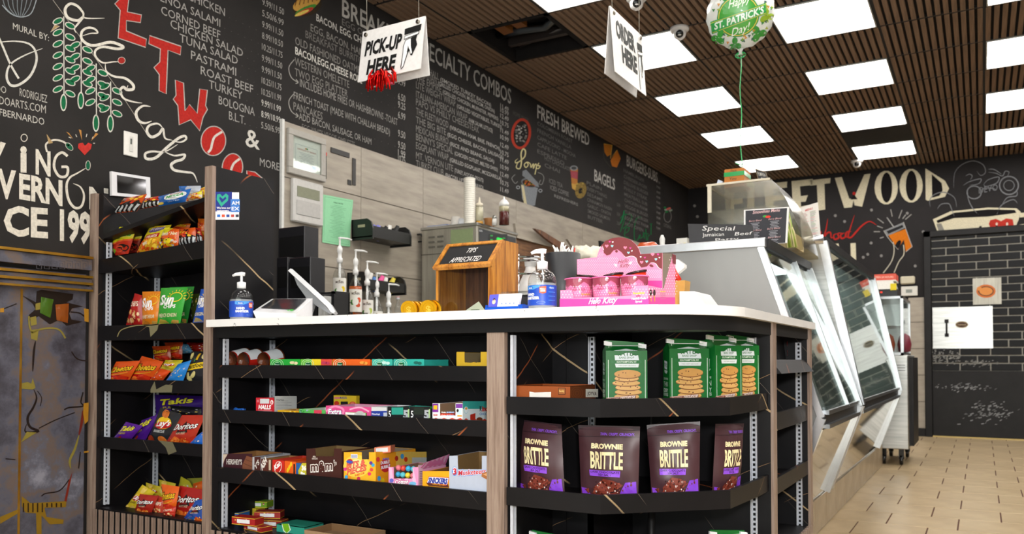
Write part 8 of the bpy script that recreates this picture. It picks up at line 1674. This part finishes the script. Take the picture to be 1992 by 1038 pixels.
# things on the acrylic display
Yb = 4.18; z2 = ztA+.0045
bx = thing('balloon_weight_box', 'small orange-brown box tied with green ribbon on the clear display', 'box', (px(1432, Yb), Yb+.06, z2)); x0, x1 = px(1411, Yb), px(1438, Yb); zt2 = P(1425, 328, Y=Yb).z
m = MB('card', '#b8702a').box(x0, x1+.03, Yb, Yb+.13, z2, zt2); a = Art(); a.text('Thank', 1420, 334, 1433, 333, 4, '#3a2410', 1, .01, .2).text('You', 1418, 350, 1432, 349, 5, '#3a2410', 1, .01, .2); m.art(a, onY(Yb-.0006)); struct_part(m, 'box', bx)
zr_ = P(1425, 338, Y=Yb).z; struct_part(MB('gloss', '#2a9a50').box(x0-.002, x1+.032, Yb-.002, Yb+.132, zr_-.012, zr_+.010), 'ribbon', bx)
m = MB('card', '#2c2c30'); q = [P(u, v, Y=4.2) for u, v in ((1468, 327), (1490, 334), (1497, 352), (1478, 355))]; q[2].z = q[3].z = z2; m.hexa([q[3], q[2], q[1], q[0]], [p+Vector((0, .006, 0)) for p in (q[3], q[2], q[1], q[0])]); f = quadmap(q); a = Art(); a.text('PUMPKIN', .15, .42, .85, .42, .25, '#c8c4bc', 1, .01).text('PIE', .35, .8, .7, .8, .28, '#c8c4bc', 1, .01).stroke([(.04, .05), (.96, .05), (.96, .95), (.04, .95)], .05, '#a8906a', 1, closed=True, sm=False); m.art(a, lambda s, t, e: f(s, t)+Vector((0, -.001-e, 0)), .0006, mat='card'); solo(m, 'mini_chalkboard', 'tiny framed chalkboard leaning on top of the clear display', 'chalkboard')
m = MB('card', '#c8d0e0'); xx = px(1404, 4.2); m.obox((xx, 4.2, z2+.022), (.006, 0, .018), (0, .03, 0), (-.012, 0, .006)); solo(m, 'folded_card', 'small blue-white folded card left of the ribboned box', 'card')
m = MB('matte', '#b8c8a0'); m.box(px(1456, 4.2), px(1466, 4.2), 4.18, 4.24, z2, z2+.018); solo(m, 'sticky_note', 'small pale green block right of the ribboned box', 'note block')
# clutter on the rear edge of the low deli case
def clut(name, label, cat, u, v, Y, mk):
    x = px(u, Y); m = MB('satin'); m.sm = True; mk(m, x, Y); solo(m, name, label, cat)
clut('wrapped_snack', 'orange-red wrapped package on the far left top of the low case', 'package', 1258, 475, 3.9, lambda m, x, Y: (m.use('foil', '#b8502a'), m.tube([(x-.05, Y, zc1+.034), (x-.03, Y, zc1+.04), (x+.04, Y, zc1+.036), (x+.06, Y, zc1+.03)], [.01, .032, .034, .02], n=12)))
clut('white_bottle', 'small white bottle beside the orange-red package', 'bottle', 1289, 470, 3.9, lambda m, x, Y: (m.use('satin', '#c8c8c4'), m.lathe([(.02, 0), (.02, .04), (.012, .05), (.014, .08), (.006, .10)], (x, Y, zc1), 14)))
clut('white_lump', 'low white paper parcel left of the specials chalkboard', 'parcel', 1308, 475, 3.9, lambda m, x, Y: (m.use('matte', '#b8b4ac'), m.lathe([(.03, 0), (.036, .02), (.02, .04), (.001, .045)], (x, Y, zc1), 12)))
clut('label_box', 'upright white box with yellow tag left of the specials chalkboard', 'box', 1330, 470, 3.95, lambda m, x, Y: (m.use('satin', '#c8c6be'), m.box(x-.035, x+.02, Y, Y+.04, zc1, zc1+.085), m.use('card', '#d8c81e'), m.box(x-.0, x+.012, Y-.001, Y, zc1+.02, zc1+.06)))
# ================================================================ warmer top: scale and red box; wall devices
YS = YW+.05; zt3 = zt_+.0005; x0, x1 = px(1700, YS), px(1746, YS); zb3 = zt3
sc_ = thing('counter_scale', 'white and black counter scale with yellow tag on the food warmer', 'scale', ((x0+x1)/2, YS+.15, zb3)); z_a, z_b = P(1720, 562, Y=YS).z, P(1720, 547, Y=YS).z
struct_part(MB('satin', '#1a1a1c').box(x0, x1, YS+.01, YS+.3, zb3, z_a), 'base', sc_); m = MB('satin', '#d8d6ce').hexa([(x0, YS, z_a), (x1-.01, YS, z_a), (x1-.01, YS+.3, z_a), (x0, YS+.3, z_a)], [(x0+.01, YS+.02, z_b), (x1-.03, YS+.02, z_b), (x1-.03, YS+.28, z_b), (x0+.01, YS+.28, z_b)]); struct_part(m, 'housing', sc_)
struct_part(MB('card', '#e0c81e').box(px(1733, YS)-.0, px(1745, YS), YS-.004, YS-.001, P(1740, 564, Y=YS).z, P(1740, 551, Y=YS).z), 'price_tag', sc_); struct_part(MB('led_red').box(px(1713, YS), px(1717, YS), YS+.006, YS+.0095, z_a-.03, z_a-.018), 'indicator_lamp', sc_)
x0, x1 = px(1694, YS), px(1743, YS); zc_a, zc_b = z_b+.001, P(1720, 532, Y=YS).z; m = MB('card', '#d8d4cc').box(x0, x1, YS+.03, YS+.27, zc_a, zc_a+.012).use('card', '#d85a48').box(x0, x1, YS+.03, YS+.27, zc_a+.012, zc_b); a = Art(); a.text('OPEN 24 HOURS', 1700, 541, 1738, 540, 4, '#f0b8a8', 1, .02); m.art(a, onY(YS+.0295)); solo(m, 'red_box', 'flat red and white box lying on the counter scale', 'box')
p = P(1769, 566, Y=BY-.01); t = thing('room_thermostat', 'white wall thermostat right of the food warmer', 'thermostat', (p.x, BY, p.z-.06)); struct_part(MB('satin', '#d8d6ce').box(p.x-.085, p.x+.085, BY-.03, BY-.001, p.z-.055, p.z+.055, b=.006), 'housing', t); struct_part(MB('satin', '#8a9088').box(p.x-.035, p.x+.03, BY-.032, BY-.03, p.z-.02, p.z+.02), 'display', t)
p = P(1766, 545, Y=BY-.01); m = MB('satin', '#c8c0a8').box(p.x-.075, p.x+.075, BY-.05, BY-.001, p.z-.045, p.z+.045, b=.012); solo(m, 'wall_sensor', 'cream rounded wall box above the white thermostat', 'wall device')
# ================================================================ hanging signs, cameras, balloon
def plate(q0, q1, q2, q3, th, nm, par, arts=None, mat='satin', col='#e8e6e4'):
    n_ = (q1-q0).cross(q3-q0).normalized(); n_ = n_ if n_.dot(Vector((0, 0, CAMZ))-q0) > 0 else -n_; m = MB(mat, col); m.hexa([q0-n_*th, q1-n_*th, q2-n_*th, q3-n_*th], [q0, q1, q2, q3]); f = quadmap([q0, q1, q2, q3])
    if arts: a = Art(); arts(a); m.art(a, lambda s, t, e: f(s, t)+n_*(.0006+e), .0004, mat='card')
    return struct_part(m, nm, par)
def hand(a, x, y, k):
    X = lambda px_, py_: (x+px_*k, y+py_)
    a.poly([X(0, 0), X(1, -.02), X(.97, .10), X(.0, .12)], '#151515', 2).poly([X(.02, .14), X(.9, .10), X(.88, .17), X(.0, .21)], '#151515', 2).poly([X(.05, .15), X(.86, .115), X(.84, .155), X(.04, .195)], '#f0f0ee', 3)
    a.poly([X(.42, .20), X(.80, .17), X(.74, .26), X(.84, .36), X(.62, .52), X(.45, .36)], '#151515', 2).poly([X(.10, .22), X(.45, .20), X(.50, .36), X(.62, .50), X(.60, .55), X(.48, .54), X(.40, .44), X(.30, .52), X(.12, .74), X(-.02, .78), X(-.06, .72), X(.0, .46), X(-.02, .34)], '#151515', 3).poly([X(.13, .235), X(.42, .215), X(.46, .36), X(.58, .50), X(.50, .52), X(.40, .41), X(.28, .48), X(.10, .72), X(.0, .755), X(.04, .46), X(.03, .34)], '#f4f4f2', 4).poly([X(.30, .34), X(.42, .46), X(.26, .47)], '#151515', 5)
YG = 3.0; s1 = thing('pickup_sign', 'white hanging tent sign reading PICK-UP HERE', 'hanging sign', (px(764, YG), YG, P(764, 52, Y=YG).z))
tl, tr = P(706, 62, Y=YG), P(827, 34, Y=YG); tr.z = tl.z; h_ = .262
fl, fr3 = Vector((tl.x+.004, YG-.04, tl.z-.255)), Vector((tr.x+.004, YG-.04, tl.z-.255)); kl, kr = Vector((tl.x+.0, YG+.035, tl.z-.262)), Vector((tr.x, YG+.035, tl.z-.262))
def a_pick(a): a.text('PICK-UP', .07, .50, .66, .50, .27, '#151515', 2, .045, .06).text('HERE', .13, .88, .59, .88, .27, '#151515', 2, .045, .06); hand(a, .70, .16, .26)
plate(kl, kr, Vector((tr.x, YG+.004, tl.z)), Vector((tl.x, YG+.004, tl.z)), .003, 'rear_plate', s1)
plate(tl, tr, fr3, fl, .003, 'front_plate', s1, a_pick)
for nm, p in (('cord', tl+Vector((.025, 0, -.02))), ('cord', tr+Vector((-.035, 0, -.02)))): struct_part(MB('satin', '#b8b4a8').tube([p, Vector((p.x-.01, p.y+.0, CEIL))], .0012, n=5), nm, s1)
for p in (tl+Vector((.025, -.009, -.022)), tr+Vector((-.035, -.009, -.022))): m = MB('metal', '#8a8478'); m.lathe([(.004, -.003), (.010, -.003), (.010, .002), (.004, .002)], p, 14, axis='Y', cap=False); struct_part(m, 'grommet', s1)
m = MB('metal', '#d8201c'); rn = random.Random(11); c = P(745, 150, Y=YG-.052)
for k in range(58):
    a1 = rn.uniform(0, 6.28); sp = rn.uniform(.0, .062); ln = rn.uniform(.03, .08); s0 = c+Vector((sp*math.cos(a1), rn.uniform(-.03, .008), rn.uniform(.0, .035))); m.sm = True
    e_ = s0+Vector((.3*sp*math.cos(a1)*2+rn.uniform(-.012, .012), rn.uniform(-.015, .015), -ln)); md = (s0+e_)/2+Vector((.012*math.cos(a1), 0, .008)); m.use('metal', rn.choice(['#d8201c', '#b81414', '#e83a30', '#c81a1a'])); m.tube([s0, md, e_], [.004, .0055, .004], n=5)
m.use('gloss', '#e85a78'); e_ = c+Vector((.035, 0, -.03)); m.tube([e_, e_+Vector((.03, 0, -.012))], [.007, .004], n=5); o = solo(m, 'foil_bow', 'shiny red foil bow hanging on the lower edge of the pick-up sign', 'bow')
XG = -1.35; s2 = thing('order_sign', 'white hanging tent sign reading ORDER HERE', 'hanging sign', (XG, P(1215, 40, X=XG).y, P(1215, 40, X=XG).z)); tl, tr = P(1187, 12, X=XG), P(1248, 68, X=XG); zz = (tl.z+tr.z)/2; tl.z = tr.z = zz
hh2 = .285
def a_ord(a): a.text('ORDER', .12, .40, .72, .40, .26, '#151515', 2, .05).text('HERE', .26, .74, .74, .74, .26, '#151515', 2, .05); hand(a, .80, .20, .18)
plate(Vector((XG-.025, tl.y+.0, zz-hh2)), Vector((XG-.025, tr.y, zz-hh2)), Vector((XG-.004, tr.y, zz)), Vector((XG-.004, tl.y, zz)), .003, 'rear_plate', s2, col='#d4d2d0')
plate(tl, tr, Vector((XG+.022, tr.y, zz-hh2)), Vector((XG+.022, tl.y, zz-hh2)), .003, 'front_plate', s2, a_ord)
for p in (tl+Vector((0, .02, -.01)), tr+Vector((0, -.03, -.01))): struct_part(MB('satin', '#b8b4a8').tube([p, Vector((p.x, p.y, CEIL))], .0012, n=5), 'cord', s2)
for p in (tl+Vector((.01, .022, -.025)), tr+Vector((.01, -.03, -.025))): m = MB('metal', '#8a8478'); m.lathe([(.004, -.003), (.009, -.003), (.009, .002), (.004, .002)], p, 12, axis='X', cap=False); struct_part(m, 'grommet', s2)
def camera_(lab, u, v, r_, look):
    p = P(u, v, Z=CEIL); t = thing('dome_camera', lab, 'security camera', (p.x, p.y, CEIL), 'white dome cameras on the ceiling'); c = Vector((p.x, p.y, CEIL))
    m = MB('satin', '#d6d4d2'); m.sm = True; m.lathe([(.001, -.028), (r_*.82, -.028), (r_, -.018), (r_*1.02, -.001), (.001, -.0008)], c, 28, cap=False); struct_part(m, 'base', t)
    m = MB('satin', '#dedcda'); m.sm = True; m.lathe([(.001, -r_*1.15-.01), (r_*.35, -r_*1.08-.01), (r_*.6, -r_*.85-.01), (r_*.70, -r_*.5-.01), (r_*.62, -.026)], c, 24, cap=False); struct_part(m, 'eyeball', t)
    d = (Vector((0, 0, CAMZ))+Vector(look)-c).normalized(); b = d.orthogonal().normalized(); w_ = d.cross(b); o_ = c+Vector((0, 0, -r_*.62)); m = MB('gloss', '#0c0c0e'); m.sm = True
    V = [o_+d*h*r_+(b*math.cos(6.2832*j/20)+w_*math.sin(6.2832*j/20))*rr*r_ for rr, h in ((.42, .2), (.42, .62), (.36, .66), (.01, .70)) for j in range(20)]; m.add(V, [(i*20+j, i*20+(j+1) % 20, (i+1)*20+(j+1) % 20, (i+1)*20+j) for i in range(3) for j in range(20)]); struct_part(m, 'lens', t)
camera_('white dome camera beside the ceiling light above the order sign', 1322, 54, .062, (.0, 0, -.3))
camera_('white dome camera at the top edge, half behind the sign cord', 1238, -6, .062, (.3, 0, 0))
camera_('white dome camera on the ceiling before the back wall lettering', 1667, 312, .062, (-.6, 0, -.3))
# balloon
DB = 4.42; c = P(1440, 28, D=DB); ba = thing('foil_balloon', 'round green and white foil balloon floating over the clear display', 'balloon', c); r_ = 64*scale(c); d = (Vector((0, 0, CAMZ))-c).normalized(); sx = Vector((0, 0, 1)).cross(d).normalized(); sy = d.cross(sx)
def bal(s, t, e, sd=1):
    x, y = (s-.5)*2, (.5-t)*2; rr = min(1, math.hypot(x, y)); h = math.sqrt(max(0, 1-rr**2.4))*.42; an = math.atan2(y, x); wr = .018*math.sin(an*34)*rr**4
    return c+sx*x*r_+sy*y*r_+d*sd*((h+wr)*r_+e)
m = MB('metal', '#dcdedc'); m.sm = True; n1, n2 = 72, 12
def disc(sd):
    V = [bal(.5, .5, 0, sd)]; F = []
    for i in range(1, n2+1):
        for j in range(n1): q_ = 6.2832*j/n1; k = (i/n2)**.8*.5*(1+(.018*math.sin(q_*17) if i == n2 else 0)); V.append(bal(.5+k*math.cos(q_), .5+k*math.sin(q_), 0, sd))
    F = [(0, 1+j, 1+(j+1) % n1) for j in range(n1)]+[(1+(i-1)*n1+j, 1+i*n1+j, 1+i*n1+(j+1) % n1, 1+(i-1)*n1+(j+1) % n1) for i in range(1, n2) for j in range(n1)]
    m.add(V, F if sd > 0 else [f_[::-1] for f_ in F])
m.use('foil', '#d4d8d4'); disc(1); disc(-1)
def clover(a, x, y, s, col, rot=0):
    for k in range(3): q_ = rot+k*2.094; a.ell(x+s*.55*math.cos(q_), y+s*.55*math.sin(q_), s*.5, s*.42, col, 2, q_)
    a.stroke([(x, y), (x+s*.9*math.cos(rot+1.05), y+s*.9*math.sin(rot+1.05))], s*.14, col, 2, sm=False)
a = Art(); rn = random.Random(12)
for x, y, s, k, r0 in ((.76, .80, .12, 0, 0), (.18, .80, .11, 1, 1), (.42, .92, .10, 0, .5), (.88, .56, .11, 2, .3), (.8, .2, .1, 1, 0), (.25, .2, .1, 0, 1)): clover(a, x, y, s, ['#2a8a2e', '#3a9a3a', '#8aa82a'][k], r0)
for _ in range(46):
    q_, k = rn.uniform(0, 6.28), rn.uniform(.3, .46); clover(a, .5+k*math.cos(q_), .5+k*math.sin(q_), .022, rn.choice(['#2a7a3a', '#a0b030', '#c88a3a', '#1f5a4a']), rn.random()*6)
a.ell(.47, .52, .31, .30, '#1f8a3a', 3).ring(.47, .52, .285, .275, .012, '#d8c04a', 4).ell(.47, .52, .27, .26, '#3a9a28', 4)
a.text('Happy', .33, .40, .64, .33, .12, '#e8f0e0', 5, .01, .2).poly([(.06, .56), (.86, .38), (.88, .53), (.08, .74)], '#2a9a4a', 6).stroke([(.07, .58), (.85, .40), (.87, .52), (.09, .72)], .008, '#c8b84a', 7, closed=True, sm=False).text("ST. PATRICK'S", .12, .68, .84, .515, .10, '#e0f0e4', 8, .03).text('Day!', .37, .80, .62, .73, .12, '#e8f0e0', 7, .0, .2)
m.art(a, lambda s, t, e: bal(s, t, e+.0008), .0004, mat='foil', maxedge=.06); struct_part(m, 'envelope', ba)
bt = c-sy*r_*1.0; m = MB('foil', '#d8dcd8'); m.sm = True; m.tube([bt+sy*.012, bt-sy*.012, bt-sy*.03], [.022, .008, .011], n=10); struct_part(m, 'neck', ba)
tie = Vector((px(1444, Yb+.05), Yb+.05, P(1430, 326, Y=Yb).z)); s0 = bt-sy*.02; m = MB('gloss', '#1f9a50'); m.sm = True
m.tube([s0+(tie-s0)*(k/16)+Vector((.004*math.sin(k*.9), 0, 0)) for k in range(17)], .0028, n=5)
for k in range(2): m.tube([s0+Vector(((.016+.012*k)*math.cos(q_*.6), 0, -.012+.016*math.sin(q_*.6))) for q_ in range(11)], .003, n=5)
m.tube([tie+Vector((-.03, 0, .035)), tie+Vector((0, 0, .022)), tie+Vector((.03, 0, .038))], .003, n=5); o = struct_part(m, 'ribbon', ba)
# crumpled bags behind the cracks of the stone cabinet
for k, (cor, col, lab) in enumerate([([(80, 577), (104, 582), (98, 618), (78, 608)], '#44661c', 'green snack bag showing through the cracked stone-effect door'), ([(108, 592), (134, 590), (132, 628), (110, 622)], '#8e4a18', 'orange snack bag showing through the cracked stone-effect door')]):
    q = [P(u, v, X=XS+.004) for u, v in cor]; f = quadmap(q); m = MB('foil', col); m.sm = True; m.grid(lambda s, t: f(s, t)+Vector((.005*math.sin(3.14*s)*math.sin(3.14*t)+.003*noise.noise(Vector((s*5, t*5, k))), 0, 0)), 8, 8); m.grid(lambda s, t: f(s, t)-Vector((.001, 0, 0)), 2, 2, flip=True); solo(m, 'snack_bag_glimpse', lab, 'snack bag')
